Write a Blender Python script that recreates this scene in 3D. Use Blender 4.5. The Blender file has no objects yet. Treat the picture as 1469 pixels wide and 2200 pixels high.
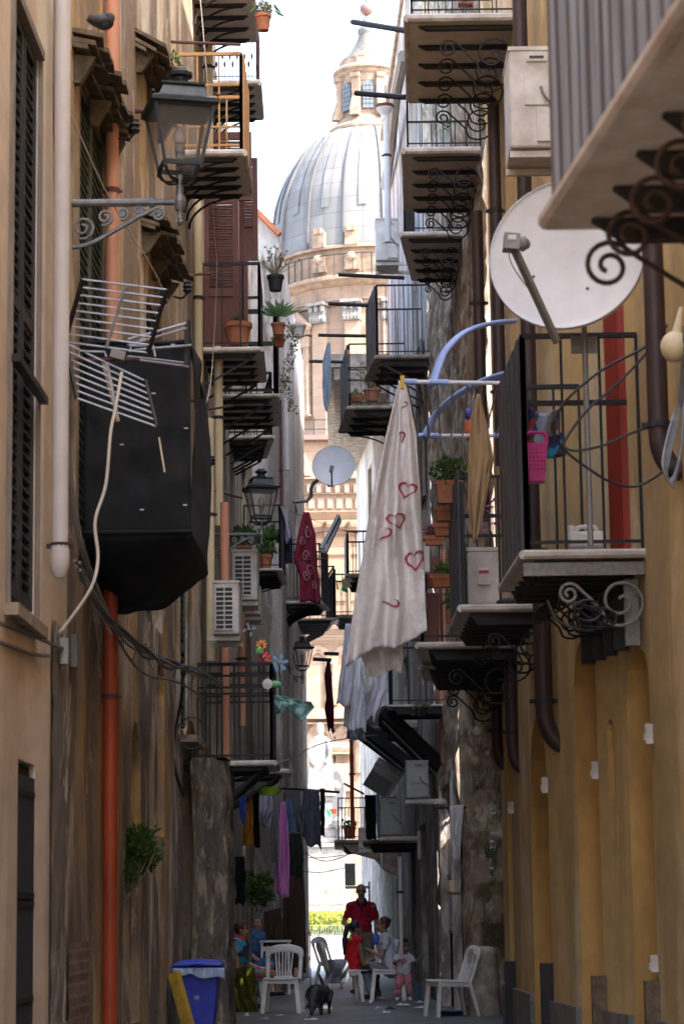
import bpy, bmesh, math, random
from mathutils import Vector, Matrix, noise
random.seed(7)
SC = bpy.context.scene
COL = SC.collection
PI = math.pi
F = 5200.0
CAM = Vector((0, 0, 1.28))
TILT = math.atan(860 / F); ROLL = -0.013
RM = Matrix.Rotation(PI/2 + TILT, 3, 'X') @ Matrix.Rotation(ROLL, 3, 'Z')

def ray(px, py):
    return RM @ Vector(((px-734.5)/F, (1100-py)/F, -1.0))
def W(px, py, d):
    r = ray(px, py); return CAM + r*(d/r.y)
def atz(px, py, z):
    r = ray(px, py); return CAM + r*((z-CAM.z)/r.z)
def G(px, py): return atz(px, py, 0.0)
def S(n, d): return n*d/F*1.01
def V(*a): return Vector(a)
def lerp(a, b, t): return a + (b-a)*t
def pl(table, t):
    if t <= table[0][0]: return table[0][1]
    for (a, x), (b, y) in zip(table, table[1:]):
        if t <= b: return x + (y-x)*(t-a)/(b-a)
    return table[-1][1]
def path(pts, t):
    n = len(pts)-1; k = min(int(t*n), n-1); return lerp(Vector(pts[k]), Vector(pts[k+1]), t*n-k)
def smoothp(pts, n=6):
    P = [Vector(p) for p in pts]; out = []
    for i in range(len(P)-1):
        p0 = P[max(i-1, 0)]; p1 = P[i]; p2 = P[i+1]; p3 = P[min(i+2, len(P)-1)]
        for k in range(n):
            t = k/n
            out.append(.5*((2*p1)+(p2-p0)*t+(2*p0-5*p1+4*p2-p3)*t*t+(3*p1-p0-3*p2+p3)*t**3))
    out.append(P[-1]); return out
# ------------------------------------------------------------------ meshes
class MB:
    def __init__(s): s.v = []; s.f = []; s.m = []; s.k = 0
    def add(s, vs, fs):
        b = len(s.v); s.v += [Vector(v) for v in vs]
        for f in fs: s.f.append([b+i for i in f]); s.m.append(s.k)
        return s
    def box(s, c, d, R=None):
        c = Vector(c); h = Vector(d)/2
        vs = [Vector((x*h.x, y*h.y, z*h.z)) for z in (-1, 1) for y in (-1, 1) for x in (-1, 1)]
        if R: vs = [R @ v for v in vs]
        return s.add([c+v for v in vs], [(0,2,3,1),(4,5,7,6),(0,1,5,4),(2,6,7,3),(0,4,6,2),(1,3,7,5)])
    def hexa(s, p):   # p: 4 bottom, 4 top
        return s.add(p, [(3,2,1,0),(4,5,6,7),(0,1,5,4),(1,2,6,5),(2,3,7,6),(3,0,4,7)])
    def beam(s, a, b, w, h, up=(0,0,1)):
        a = Vector(a); b = Vector(b); t = (b-a).normalized(); u = Vector(up)
        if abs(t.dot(u)) > .95: u = Vector((1,0,0))
        x = t.cross(u).normalized()*w/2; y = x.cross(t).normalized()*h/2
        return s.hexa([a-x-y, a+x-y, a+x+y, a-x+y, b-x-y, b+x-y, b+x+y, b-x+y])
    def tube(s, pts, r, n=6, r2=None, flat=None):
        pts = [Vector(p) for p in pts]; m = len(pts)
        if m < 2: return s
        vs = []; pu = None
        for i, p in enumerate(pts):
            t = (pts[min(i+1, m-1)]-pts[max(i-1, 0)])
            if t.length < 1e-9: t = Vector((0,0,1))
            t.normalize()
            if pu is None:
                pu = Vector((0,0,1)) if abs(t.z) < .9 else Vector((1,0,0))
            x = t.cross(pu)
            if x.length < 1e-6: x = t.cross(Vector((.3,.8,.5)))
            x.normalize(); y = x.cross(t).normalized(); pu = y
            rr = r if r2 is None else r+(r2-r)*i/(m-1)
            for k in range(n):
                a = 2*PI*(k+.5)/n
                ry = rr*(flat or 1)
                vs.append(p+x*math.cos(a)*rr+y*math.sin(a)*ry)
        fs = [(i*n+k, i*n+(k+1) % n, (i+1)*n+(k+1) % n, (i+1)*n+k) for i in range(m-1) for k in range(n)]
        fs += [tuple(range(n-1, -1, -1)), tuple((m-1)*n+k for k in range(n))]
        return s.add(vs, fs)
    def lathe(s, prof, c, n=20, M=None, a0=0, sx=1, sy=1):
        c = Vector(c); vs = []
        for r, z in prof:
            for k in range(n):
                a = a0+2*PI*k/n; p = Vector((r*math.cos(a)*sx, r*math.sin(a)*sy, z))
                vs.append(c+(M @ p if M else p))
        m = len(prof)
        fs = [(i*n+k, i*n+(k+1) % n, (i+1)*n+(k+1) % n, (i+1)*n+k) for i in range(m-1) for k in range(n)]
        if prof[0][0] > 1e-4: fs.append(tuple(range(n-1, -1, -1)))
        if prof[-1][0] > 1e-4: fs.append(tuple((m-1)*n+k for k in range(n)))
        return s.add(vs, fs)
    def ball(s, c, r, n=12, sc=(1,1,1), R=None):
        c = Vector(c); vs = []; h = max(4, n//2)
        for i in range(h+1):
            th = PI*i/h
            for k in range(n):
                a = 2*PI*k/n
                p = Vector((r*sc[0]*math.sin(th)*math.cos(a), r*sc[1]*math.sin(th)*math.sin(a), r*sc[2]*math.cos(th)))
                vs.append(c+(R @ p if R else p))
        return s.add(vs, [(i*n+k, (i+1)*n+k, (i+1)*n+(k+1) % n, i*n+(k+1) % n) for i in range(h) for k in range(n)])
    def prism(s, poly, e):
        e = Vector(e); n = len(poly); P = [Vector(p) for p in poly]
        return s.add(P+[p+e for p in P], [tuple(range(n-1, -1, -1)), tuple(range(n, 2*n))]+[(i, (i+1) % n, n+(i+1) % n, n+i) for i in range(n)])
    def grid(s, fn, nu, nv):
        vs = [fn(i/nu, j/nv) for j in range(nv+1) for i in range(nu+1)]; w = nu+1
        return s.add(vs, [(j*w+i, j*w+i+1, (j+1)*w+i+1, (j+1)*w+i) for j in range(nv) for i in range(nu)])
    def leaf(s, p, d, w, n=None):
        p = Vector(p); d = Vector(d); t = d.cross(n if n else Vector((random.uniform(-1,1), random.uniform(-1,1), random.uniform(-.2,1))))
        if t.length < 1e-6: t = Vector((1,0,0))
        t = t.normalized()*w/2; q = d.cross(t).normalized()*w*.25
        return s.add([p, p+d*.45+t+q, p+d, p+d*.45-t+q, p+d*.5], [(0,1,4),(1,2,4),(2,3,4),(3,0,4)])
    def clump(s, c, rad, n, size, up=.3, shell=.5):
        c = Vector(c); rad = Vector(rad)
        for i in range(n):
            while 1:
                v = Vector((random.uniform(-1,1), random.uniform(-1,1), random.uniform(-1,1)))
                l = v.length
                if shell*random.random() < l < 1: break
            k = .75+.25*noise.noise(v*2.3+c)*2
            p = c+Vector((v.x*rad.x, v.y*rad.y, v.z*rad.z))*k
            d = (v*.7+Vector((random.uniform(-.7,.7), random.uniform(-.7,.7), random.uniform(-.7,.7)+up))).normalized()
            sz = size*random.uniform(.6, 1.3); s.leaf(p, d*sz, sz*.5)
        return s
    def px(s, x0, y0, x1, y1, d, dep):
        a = W(x0, y1, d); b = W(x1, y0, d)
        return s.box(((a.x+b.x)/2, d+dep/2, (a.z+b.z)/2), (abs(b.x-a.x), dep, abs(b.z-a.z)))
    def build(s, name, mats, parent=None, smooth=False, at=None, mod=None):
        me = bpy.data.meshes.new(name)
        if parent is not None:
            o0 = parent
            off = Vector((0,0,0))
            while o0 is not None: off += o0.location; o0 = o0.parent
        elif at is not None: off = Vector(at)
        else:
            xs = [v.x for v in s.v]; ys = [v.y for v in s.v]; zs = [v.z for v in s.v]
            off = Vector(((min(xs)+max(xs))/2, (min(ys)+max(ys))/2, min(zs)))
        me.from_pydata([v-off for v in s.v], [], s.f)
        if not isinstance(mats, (list, tuple)): mats = [mats]
        for m in mats: me.materials.append(m)
        me.polygons.foreach_set('material_index', s.m)
        me.update()
        bm = bmesh.new(); bm.from_mesh(me); bmesh.ops.recalc_face_normals(bm, faces=bm.faces); bm.to_mesh(me); bm.free()
        if smooth:
            me.polygons.foreach_set('use_smooth', [True]*len(me.polygons))
            if smooth != 2:
                try: me.set_sharp_from_angle(angle=math.radians(40))
                except Exception: pass
        o = bpy.data.objects.new(name, me); COL.objects.link(o)
        if parent is not None: o.parent = parent
        else: o.location = off
        if mod: mod(o)
        return o
def tag(o, label, cat, group=None, kind=None):
    if label: o['label'] = label
    if cat: o['category'] = cat
    if group: o['group'] = group
    if kind: o['kind'] = kind
    return o
def thing(name, loc, label, cat, group=None):
    o = bpy.data.objects.new(name, None); COL.objects.link(o); o.location = Vector(loc); o.empty_display_size = .1
    return tag(o, label, cat, group)
def struct(name, mb, m, kind='structure', smooth=False):
    o = mb.build(name, m, smooth=smooth); o['kind'] = kind; return o
def dup(root, loc, rz=None, label=None, group=None, scale=None):
    r = root.copy(); COL.objects.link(r); r.location = Vector(loc)
    if rz is not None: r.rotation_euler = (0, 0, rz)
    if scale: r.scale = (scale,)*3
    if label: r['label'] = label
    if group: r['group'] = group
    for ch in list(root.children):
        c = ch.copy(); COL.objects.link(c); c.parent = r
        for g in list(ch.children):
            q = g.copy(); COL.objects.link(q); q.parent = c
    return r
def thick(o, t=.004):
    m = o.modifiers.new('thickness', 'SOLIDIFY'); m.thickness = t; m.offset = 0
# ------------------------------------------------------------------ materials
def nodes(name):
    m = bpy.data.materials.new(name); m.use_nodes = True; t = m.node_tree
    return m, t, t.nodes['Principled BSDF'], t.nodes, t.links
def mat(name, col, rough=.6, metal=0, var=.25, scale=8, bump=.15, bscale=60, tint=None, trans=0, spec=.4, streak=None, sss=0):
    m, t, b, N, L = nodes(name)
    tc = N.new('ShaderNodeTexCoord'); mp = N.new('ShaderNodeMapping'); L.new(tc.outputs['Object'], mp.inputs[0])
    if streak: mp.inputs['Scale'].default_value = streak
    n1 = N.new('ShaderNodeTexNoise'); n1.inputs['Scale'].default_value = scale; n1.inputs['Detail'].default_value = 6; n1.inputs['Roughness'].default_value = .65
    L.new(mp.outputs[0], n1.inputs['Vector'])
    r = N.new('ShaderNodeValToRGB'); c = Vector(col)
    d = c*(1-var); l = c*(1+var*.6)
    if tint: d = Vector(tint)
    r.color_ramp.elements[0].position = .32; r.color_ramp.elements[1].position = .68
    r.color_ramp.elements[0].color = (*d, 1); r.color_ramp.elements[1].color = (*l, 1)
    L.new(n1.outputs['Fac'], r.inputs[0]); L.new(r.outputs[0], b.inputs['Base Color'])
    b.inputs['Roughness'].default_value = rough; b.inputs['Metallic'].default_value = metal
    b.inputs['Specular IOR Level'].default_value = spec
    if bump:
        n2 = N.new('ShaderNodeTexNoise'); n2.inputs['Scale'].default_value = bscale; n2.inputs['Detail'].default_value = 4
        L.new(tc.outputs['Object'], n2.inputs['Vector'])
        bp = N.new('ShaderNodeBump'); bp.inputs['Strength'].default_value = bump; bp.inputs['Distance'].default_value = .01
        L.new(n2.outputs['Fac'], bp.inputs['Height']); L.new(bp.outputs[0], b.inputs['Normal'])
    if trans:
        b.inputs['Transmission Weight'].default_value = trans
    return m
def leafmat(name, col, col2):
    m, t, b, N, L = nodes(name)
    g = N.new('ShaderNodeNewGeometry'); r = N.new('ShaderNodeValToRGB')
    r.color_ramp.elements[0].color = (*col, 1); r.color_ramp.elements[1].color = (*col2, 1)
    L.new(g.outputs['Random Per Island'], r.inputs[0]); L.new(r.outputs[0], b.inputs['Base Color'])
    b.inputs['Roughness'].default_value = .5
    tr = N.new('ShaderNodeBsdfTranslucent'); L.new(r.outputs[0], tr.inputs[0])
    mx = N.new('ShaderNodeMixShader'); mx.inputs[0].default_value = .3
    L.new(b.outputs[0], mx.inputs[1]); L.new(tr.outputs[0], mx.inputs[2]); L.new(mx.outputs[0], N['Material Output'].inputs[0])
    return m
def plaster(name, base, stain, pale, scale=1.2, streak=.22, stain_amt=.5, pale_amt=.35, patch=None, bump=.35, dirt=None, low=None, vor=None):
    """old lime plaster: large patches, streaks running down, flaked spots"""
    m, t, b, N, L = nodes(name)
    tc = N.new('ShaderNodeTexCoord')
    def nz(sc, sv, det=8, ro=.6, dist=0):
        mp = N.new('ShaderNodeMapping'); mp.inputs['Scale'].default_value = sv; L.new(tc.outputs['Object'], mp.inputs[0])
        n = N.new('ShaderNodeTexNoise'); n.inputs['Scale'].default_value = sc; n.inputs['Detail'].default_value = det; n.inputs['Roughness'].default_value = ro; n.inputs['Distortion'].default_value = dist
        L.new(mp.outputs[0], n.inputs['Vector']); return n.outputs['Fac']
    def ramp(f, a, bb):
        r = N.new('ShaderNodeMapRange'); r.inputs[1].default_value = a; r.inputs[2].default_value = bb; L.new(f, r.inputs[0]); return r.outputs[0]
    def mix(fac, A, B):
        x = N.new('ShaderNodeMix'); x.data_type = 'RGBA'
        if isinstance(fac, float): x.inputs[0].default_value = fac
        else: L.new(fac, x.inputs[0])
        for i, c in ((6, A), (7, B)):
            if isinstance(c, tuple): x.inputs[i].default_value = (*c, 1)
            else: L.new(c, x.inputs[i])
        return x.outputs[2]
    def mul(f, k):
        x = N.new('ShaderNodeMath'); x.operation = 'MULTIPLY'; L.new(f, x.inputs[0])
        if isinstance(k, float): x.inputs[1].default_value = k
        else: L.new(k, x.inputs[1])
        return x.outputs[0]
    st = ramp(nz(scale*2.2, (1, .55, streak), 9, .62, .3), .53-stain_amt*.12, .60-stain_amt*.12)
    pa = ramp(nz(scale*1.5, (1, .5, .4), 10, .66, .6), .64-pale_amt*.22, .69-pale_amt*.2)
    fine = nz(9, (1, .22, .55), 7, .7)
    c = mix(mul(pa, .9), base, pale)
    c = mix(mul(st, .9), c, stain)
    if dirt:
        dk = ramp(nz(scale*3.1, (1, .5, .22), 10, .7, .4), .53, .62); c = mix(mul(dk, .85), c, dirt)
    if low:   # low stains and the alley's deep shade painted in together, upper edge ragged
        sp = N.new('ShaderNodeSeparateXYZ'); g = N.new('ShaderNodeNewGeometry'); L.new(g.outputs['Position'], sp.inputs[0])
        ad = N.new('ShaderNodeMath'); ad.operation = 'MULTIPLY_ADD'; L.new(nz(scale*1.7, (1, 1, .5), 9, .7), ad.inputs[0]); ad.inputs[1].default_value = -6.0; L.new(sp.outputs[2], ad.inputs[2])
        c = mix(mul(ramp(ad.outputs[0], low[1]-3.0, low[1]-4.2), mul(ramp(nz(scale*2.7, (1, .55, .28), 9, .68, .3), .56, .47), .88)), c, low[0])
        c = mix(mul(ramp(nz(scale*4.3, (1, .6, .35), 9, .7, .5), .575, .61), .75), c, tuple(v*.8 for v in pale))
    f2 = ramp(fine, .3, .75)
    x = N.new('ShaderNodeMix'); x.data_type = 'RGBA'; x.blend_type = 'MULTIPLY'; x.inputs[0].default_value = .28
    L.new(c, x.inputs[6]); L.new(f2, x.inputs[7])
    L.new(x.outputs[2], b.inputs['Base Color']); b.inputs['Roughness'].default_value = .88; b.inputs['Specular IOR Level'].default_value = .25
    bp = N.new('ShaderNodeBump'); bp.inputs['Strength'].default_value = bump; bp.inputs['Distance'].default_value = .03
    ad2 = N.new('ShaderNodeMath'); ad2.operation = 'ADD'; L.new(fine, ad2.inputs[0]); L.new(pa, ad2.inputs[1])
    if vor:
        vo = N.new('ShaderNodeTexVoronoi'); vo.feature = 'DISTANCE_TO_EDGE'; vo.inputs['Scale'].default_value = vor
        wn = N.new('ShaderNodeMapping'); wn.inputs['Scale'].default_value = (1,1,1.5); L.new(tc.outputs['Object'], wn.inputs[0]); L.new(wn.outputs[0], vo.inputs['Vector'])
        jr = N.new('ShaderNodeMapRange'); jr.inputs[1].default_value = 0; jr.inputs[2].default_value = .09; L.new(vo.outputs['Distance'], jr.inputs[0])
        ad3 = N.new('ShaderNodeMath'); ad3.operation = 'MULTIPLY_ADD'; L.new(jr.outputs[0], ad3.inputs[0]); ad3.inputs[1].default_value = 1.2; L.new(ad2.outputs[0], ad3.inputs[2]); ad2 = ad3
        y_ = N.new('ShaderNodeMix'); y_.data_type = 'RGBA'; y_.blend_type = 'MULTIPLY'; y_.inputs[0].default_value = .5; L.new(x.outputs[2], y_.inputs[6]); L.new(jr.outputs[0], y_.inputs[7]); L.new(y_.outputs[2], b.inputs['Base Color'])
    L.new(ad2.outputs[0], bp.inputs['Height']); L.new(bp.outputs[0], b.inputs['Normal'])
    return m
def blocks(name, c1, c2, mortar, w=1.0, h=.45, off=.5, rough=.85, stain=(.3,.24,.18), plane='xz', msize=.012):
    m, t, b, N, L = nodes(name)
    tc = N.new('ShaderNodeTexCoord'); sp = N.new('ShaderNodeSeparateXYZ'); cb = N.new('ShaderNodeCombineXYZ')
    L.new(tc.outputs['Object'], sp.inputs[0])
    L.new(sp.outputs['X' if plane[0] == 'x' else 'Y'], cb.inputs[0]); L.new(sp.outputs['Z' if plane[1] == 'z' else 'Y'], cb.inputs[1])
    br = N.new('ShaderNodeTexBrick'); br.inputs['Scale'].default_value = 1; br.inputs['Brick Width'].default_value = w; br.inputs['Row Height'].default_value = h
    br.inputs['Mortar Size'].default_value = msize; br.offset = off; br.inputs['Color1'].default_value = (*c1, 1); br.inputs['Color2'].default_value = (*c2, 1); br.inputs['Mortar'].default_value = (*mortar, 1)
    L.new(cb.outputs[0], br.inputs['Vector'])
    n = N.new('ShaderNodeTexNoise'); n.inputs['Scale'].default_value = .35/w*1.2; n.inputs['Detail'].default_value = 9; n.inputs['Roughness'].default_value = .7; L.new(tc.outputs['Object'], n.inputs['Vector'])
    r = N.new('ShaderNodeMapRange'); r.inputs[1].default_value = .48; r.inputs[2].default_value = .72; L.new(n.outputs['Fac'], r.inputs[0])
    x = N.new('ShaderNodeMix'); x.data_type = 'RGBA'; L.new(r.outputs[0], x.inputs[0]); L.new(br.outputs['Color'], x.inputs[6]); x.inputs[7].default_value = (*stain, 1)
    L.new(x.outputs[2], b.inputs['Base Color']); b.inputs['Roughness'].default_value = rough
    bp = N.new('ShaderNodeBump'); bp.inputs['Strength'].default_value = .5; bp.inputs['Distance'].default_value = .02; L.new(br.outputs['Fac'], bp.inputs['Height']); bp.invert = True
    L.new(bp.outputs[0], b.inputs['Normal'])
    return m
M = {}
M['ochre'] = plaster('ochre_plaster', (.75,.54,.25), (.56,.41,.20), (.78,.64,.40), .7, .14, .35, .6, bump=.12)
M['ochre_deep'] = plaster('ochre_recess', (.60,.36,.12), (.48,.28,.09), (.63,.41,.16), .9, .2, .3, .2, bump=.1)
M['cream'] = plaster('cream_plaster', (.78,.655,.53), (.62,.49,.37), (.77,.69,.57), .6, .08, .3, .35, bump=.12)
M['stained'] = plaster('stained_plaster', (.74,.57,.39), (.28,.205,.145), (.79,.70,.58), .62, .10, .55, .7, bump=.5, dirt=(.55,.33,.10), low=((.15,.115,.09), 5.6))
M['peach'] = plaster('peach_plaster', (.72,.61,.48), (.40,.31,.23), (.78,.72,.64), .8, .14, .6, .65, bump=.4, dirt=(.28,.2,.14), low=((.27,.225,.185), 4.8))
M['pier'] = plaster('peeling_pier', (.38,.30,.22), (.15,.115,.085), (.44,.37,.29), 3.2, .10, .6, .6, bump=.6, dirt=(.12,.095,.07), low=((.12,.10,.08), 5.2))
M['rubble'] = plaster('rubble_wall', (.60,.48,.34), (.34,.25,.165), (.68,.60,.50), 1.6, .6, .55, .6, bump=1.0, dirt=(.20,.145,.10), low=((.30,.21,.13), 3.4))
M['greywall'] = plaster('grey_plaster', (.60,.55,.50), (.28,.24,.2), (.70,.66,.62), .9, .12, .6, .65, bump=.4, dirt=(.18,.15,.12), low=((.17,.145,.125), 4.6))
M['pale'] = plaster('pale_plaster', (.74,.67,.60), (.5,.42,.34), (.8,.76,.7), 1.0, .2, .45, .5, bump=.3, dirt=(.42,.33,.26), low=((.22,.18,.15), 4.6))
M['ashlar'] = blocks('ashlar_stone', (.252,.172,.120), (.287,.202,.146), (.168,.118,.085), 1.5, .62, stain=(.208,.135,.092))
M['drum_stone'] = mat('drum_stone', (.268,.187,.134), .85, var=.3, scale=.9, bump=.3, bscale=6, tint=(.166,.119,.087), spec=.2)
M['trim_stone'] = mat('trim_stone', (.294,.212,.152), .85, var=.25, scale=1.5, bump=.3, bscale=10, tint=(.170,.122,.091), spec=.2)
M['marble'] = mat('statue_marble', (.22,.205,.19), .6, var=.2, scale=3, bump=.2, bscale=14, tint=(.115,.105,.095))
M['lead'] = blocks('lead_sheets', (.155,.152,.15), (.125,.124,.124), (.08,.08,.08), 1.6, 1.35, .0, .8, stain=(.105,.104,.104), msize=.03)
M['rib'] = mat('lead_rib', (.085,.082,.085), .6, var=.2, scale=1)
M['scales'] = mat('spire_tiles', (.105,.096,.083), .7, var=.4, scale=2.5, bump=.9, bscale=4)
M['pinkball'] = mat('pink_stone_ball', (.175,.095,.081), .6, var=.15, scale=2)
M['iron'] = mat('black_iron', (.022,.02,.02), .55, .3, var=.3, scale=30, bump=.1)
M['greyiron'] = mat('grey_painted_iron', (.22,.20,.175), .5, .3, var=.3, scale=25)
M['rust'] = mat('rusty_iron', (.42,.20,.07), .85, .1, var=.5, scale=14, bump=.4, tint=(.52,.33,.16))
M['redrust'] = mat('red_oxide_iron', (.13,.045,.04), .75, .1, var=.4, scale=20)
M['brownpipe'] = mat('brown_enamel_pipe', (.05,.029,.027), .5, .1, var=.2, scale=6)
M['lampblack'] = mat('dark_green_cast_iron', (.035,.04,.042), .4, .5, var=.3, scale=20)
M['lampgrey'] = mat('galvanised_arm', (.19,.19,.195), .5, .5, var=.35, scale=18)
M['marbleslab'] = mat('weathered_slab', (.60,.56,.50), .6, var=.25, scale=5, bump=.15, tint=(.36,.31,.26))
M['whiteslab'] = mat('whitewashed_slab', (.80,.77,.73), .7, var=.12, scale=4, tint=(.55,.47,.40))
M['underslab'] = mat('slab_underside', (.62,.565,.515), .8, var=.2, scale=3)
M['joist'] = mat('dark_joist', (.03,.026,.025), .7, .1, var=.3, scale=12)
M['stoneslab'] = mat('old_stone_slab', (.34,.27,.19), .85, var=.35, scale=6, bump=.4, tint=(.14,.11,.085))
M['panel'] = mat('dark_sheet_metal', (.05,.046,.05), .5, .2, var=.3, scale=3, streak=(1,1,.2))
M['terracotta'] = mat('terracotta', (.40,.145,.07), .8, var=.25, scale=12)
M['orangepipe'] = mat('orange_pvc', (.38,.058,.016), .55, var=.45, scale=5, bump=0, streak=(1,1,.2))
M['salmonpipe'] = mat('faded_orange_pvc', (.62,.285,.175), .55, var=.2, scale=3, bump=0, streak=(1,1,.3))
M['creampipe'] = mat('cream_painted_pipe', (.66,.545,.34), .5, var=.15, scale=3, bump=0)
M['palepipe'] = mat('pale_grey_pvc', (.55,.50,.47), .5, var=.12, scale=3, bump=0)
M['greycable'] = mat('grey_cable', (.16,.15,.145), .6, var=.2, bump=0)
M['blackcable'] = mat('black_cable', (.02,.019,.019), .5, var=.2, bump=0)
M['whitecable'] = mat('cream_cable', (.58,.52,.43), .5, var=.1, bump=0)
M['plastic'] = mat('white_plastic', (.70,.665,.61), .45, var=.25, scale=4, bump=.03)
M['acwhite'] = mat('aged_ac_enamel', (.64,.60,.54), .45, var=.12, scale=4, bump=.03, tint=(.42,.365,.305))
M['acgrey'] = mat('dirty_ac_enamel', (.31,.30,.27), .5, var=.2, scale=5, bump=.03)
M['acdark'] = mat('ac_fan_void', (.045,.045,.05), .6, bump=0)
M['dish'] = mat('dish_enamel', (.67,.66,.65), .4, var=.12, scale=3, bump=.02)
M['dishgrey'] = mat('dish_arm_metal', (.23,.215,.20), .5, .3, var=.2)
M['alu'] = mat('dull_aluminium', (.42,.42,.44), .4, .5, var=.2, bump=0)
M['net'] = mat('black_shade_cloth', (.011,.012,.014), .85, var=.2, scale=3, bump=.4, bscale=120)
M['corr2'] = mat('dark_reed', (.13,.13,.15), .6, var=.3, scale=6, streak=(3,3,.25))
M['brownscroll'] = mat('rust_brown_scroll', (.075,.042,.028), .65, .2, var=.4, scale=20)
M['corr'] = mat('grey_reed_screen', (.34,.35,.385), .6, var=.3, scale=6, streak=(3,3,.25))
M['shutter_green'] = mat('faded_green_shutter', (.085,.10,.07), .7, var=.3, scale=9, streak=(2,2,.4))
M['shutter_brown'] = mat('brown_shutter', (.13,.042,.026), .55, var=.25, scale=9, streak=(2,2,.4))
M['shutter_dark'] = mat('dark_shutter', (.022,.022,.025), .6, var=.3, scale=9)
M['woodframe'] = mat('worn_grey_wood', (.22,.18,.145), .75, var=.35, scale=12, streak=(3,3,.3))
M['rotwood'] = mat('rotten_timber', (.15,.11,.07), .9, var=.5, scale=10, bump=.7, bscale=30)
M['glass'] = mat('window_glass', (.05,.06,.065), .1, spec=.8, bump=0)
M['glassblue'] = mat('pale_leaded_glass', (.119,.147,.164), .25, var=.2, scale=2, bump=.05)
M['dark'] = mat('dark_interior', (.012,.011,.011), .9, bump=0)
M['reddoor'] = mat('red_painted_door', (.30,.028,.012), .5, var=.2, scale=8, streak=(2,2,.3))
M['rackblue'] = mat('blue_plastic_rack', (.29,.39,.68), .4, var=.08, bump=0)
M['rackwhite'] = mat('white_coated_tube', (.62,.62,.66), .35, var=.08, bump=0)
M['kerb'] = mat('grey_base_stone', (.20,.185,.17), .75, var=.3, scale=6)
M['bin'] = mat('blue_bin_plastic', (.035,.05,.40), .5, var=.35, scale=9, bump=.03)
M['binbag'] = mat('blue_grey_bag', (.26,.34,.46), .35, var=.2, scale=10)
M['paper'] = mat('litter_paper', (.66,.66,.67), .7, var=.2, scale=20)
M['bollard'] = mat('worn_limestone', (.42,.36,.29), .9, var=.4, scale=6, bump=.6, tint=(.2,.165,.13))
M['bush'] = leafmat('bush_leaves', (.035,.075,.008), (.09,.15,.02))
M['plant'] = leafmat('pot_plant_leaves', (.04,.10,.02), (.13,.24,.06))
M['succulent'] = leafmat('succulent_leaves', (.11,.24,.10), (.22,.36,.17))
M['drygreen'] = leafmat('dry_stems', (.20,.19,.09), (.33,.28,.16))
M['pinkfl'] = leafmat('magenta_petals', (.50,.02,.24), (.66,.06,.36))
M['yellowfl'] = leafmat('yellow_petals', (.50,.33,.015), (.6,.45,.05))
M['whitefl'] = leafmat('white_petals', (.75,.75,.7), (.8,.75,.6))
def cloth(name, col, var=.12, sc=5, rough=.85, bump=.2):
    return mat(name, col, rough, var=var, scale=sc, bump=bump, bscale=90, spec=.15)
# ================================================================== setting
XLT = [(-9,-2.05),(13,-1.9),(16.5,-1.85),(28,-1.62),(40,-1.5)]
XRT = [(-9,2.1),(16.6,2.08),(19.2,1.68),(24.6,1.57)]
def XL(d): return pl(XLT, d)
def XR(d): return pl(XRT, d)
def dR(px, py):   # depth where the sight line meets the right wall
    a, b = 4.0, 24.6
    for k in range(50):
        m = (a+b)/2
        if W(px, py, m).x > XR(m): b = m
        else: a = m
    return m
def paving(name):
    m, t, b, N, L = nodes(name)
    tc = N.new('ShaderNodeTexCoord')
    br = N.new('ShaderNodeTexBrick'); br.inputs['Scale'].default_value = 1; br.inputs['Brick Width'].default_value = .75; br.inputs['Row Height'].default_value = .42
    br.inputs['Mortar Size'].default_value = .012; br.inputs['Color1'].default_value = (.115,.108,.10,1); br.inputs['Color2'].default_value = (.135,.125,.115,1); br.inputs['Mortar'].default_value = (.085,.08,.074,1)
    L.new(tc.outputs['Object'], br.inputs['Vector'])
    n = N.new('ShaderNodeTexNoise'); n.inputs['Scale'].default_value = 3; n.inputs['Detail'].default_value = 9; L.new(tc.outputs['Object'], n.inputs['Vector'])
    x = N.new('ShaderNodeMix'); x.data_type = 'RGBA'; x.blend_type = 'MULTIPLY'; x.inputs[0].default_value = .8; L.new(br.outputs['Color'], x.inputs[6])
    r = N.new('ShaderNodeMapRange'); r.inputs[1].default_value = .25; r.inputs[2].default_value = .7; r.inputs[3].default_value = .45; r.inputs[4].default_value = 1.15; L.new(n.outputs['Fac'], r.inputs[0]); L.new(r.outputs[0], x.inputs[7])
    L.new(x.outputs[2], b.inputs['Base Color']); b.inputs['Roughness'].default_value = .55
    bp = N.new('ShaderNodeBump'); bp.inputs['Strength'].default_value = .4; bp.inputs['Distance'].default_value = .02; L.new(n.outputs['Fac'], bp.inputs['Height']); L.new(bp.outputs[0], b.inputs['Normal'])
    return m
M['paving'] = paving('worn_basalt_paving')
M['ground'] = mat('dusty_ground', (.36,.33,.29), .9, scale=.4)
M['square'] = blocks('square_paving', (.27,.255,.235), (.24,.225,.205), (.3,.28,.25), 1.2, .8, stain=(.4,.36,.32), plane='xy')
struct('ground', MB().grid(lambda u, v: V(-900+1800*u, -300+2300*v, -.008), 8, 8), M['ground'])
struct('alley_paving', MB().grid(lambda u, v: V(-2.6+5.6*u, -16+67*v, .0), 4, 20), M['paving'])
struct('square', MB().grid(lambda u, v: V(-60+120*u, 51+90*v, .0), 4, 4), M['square'])

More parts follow.
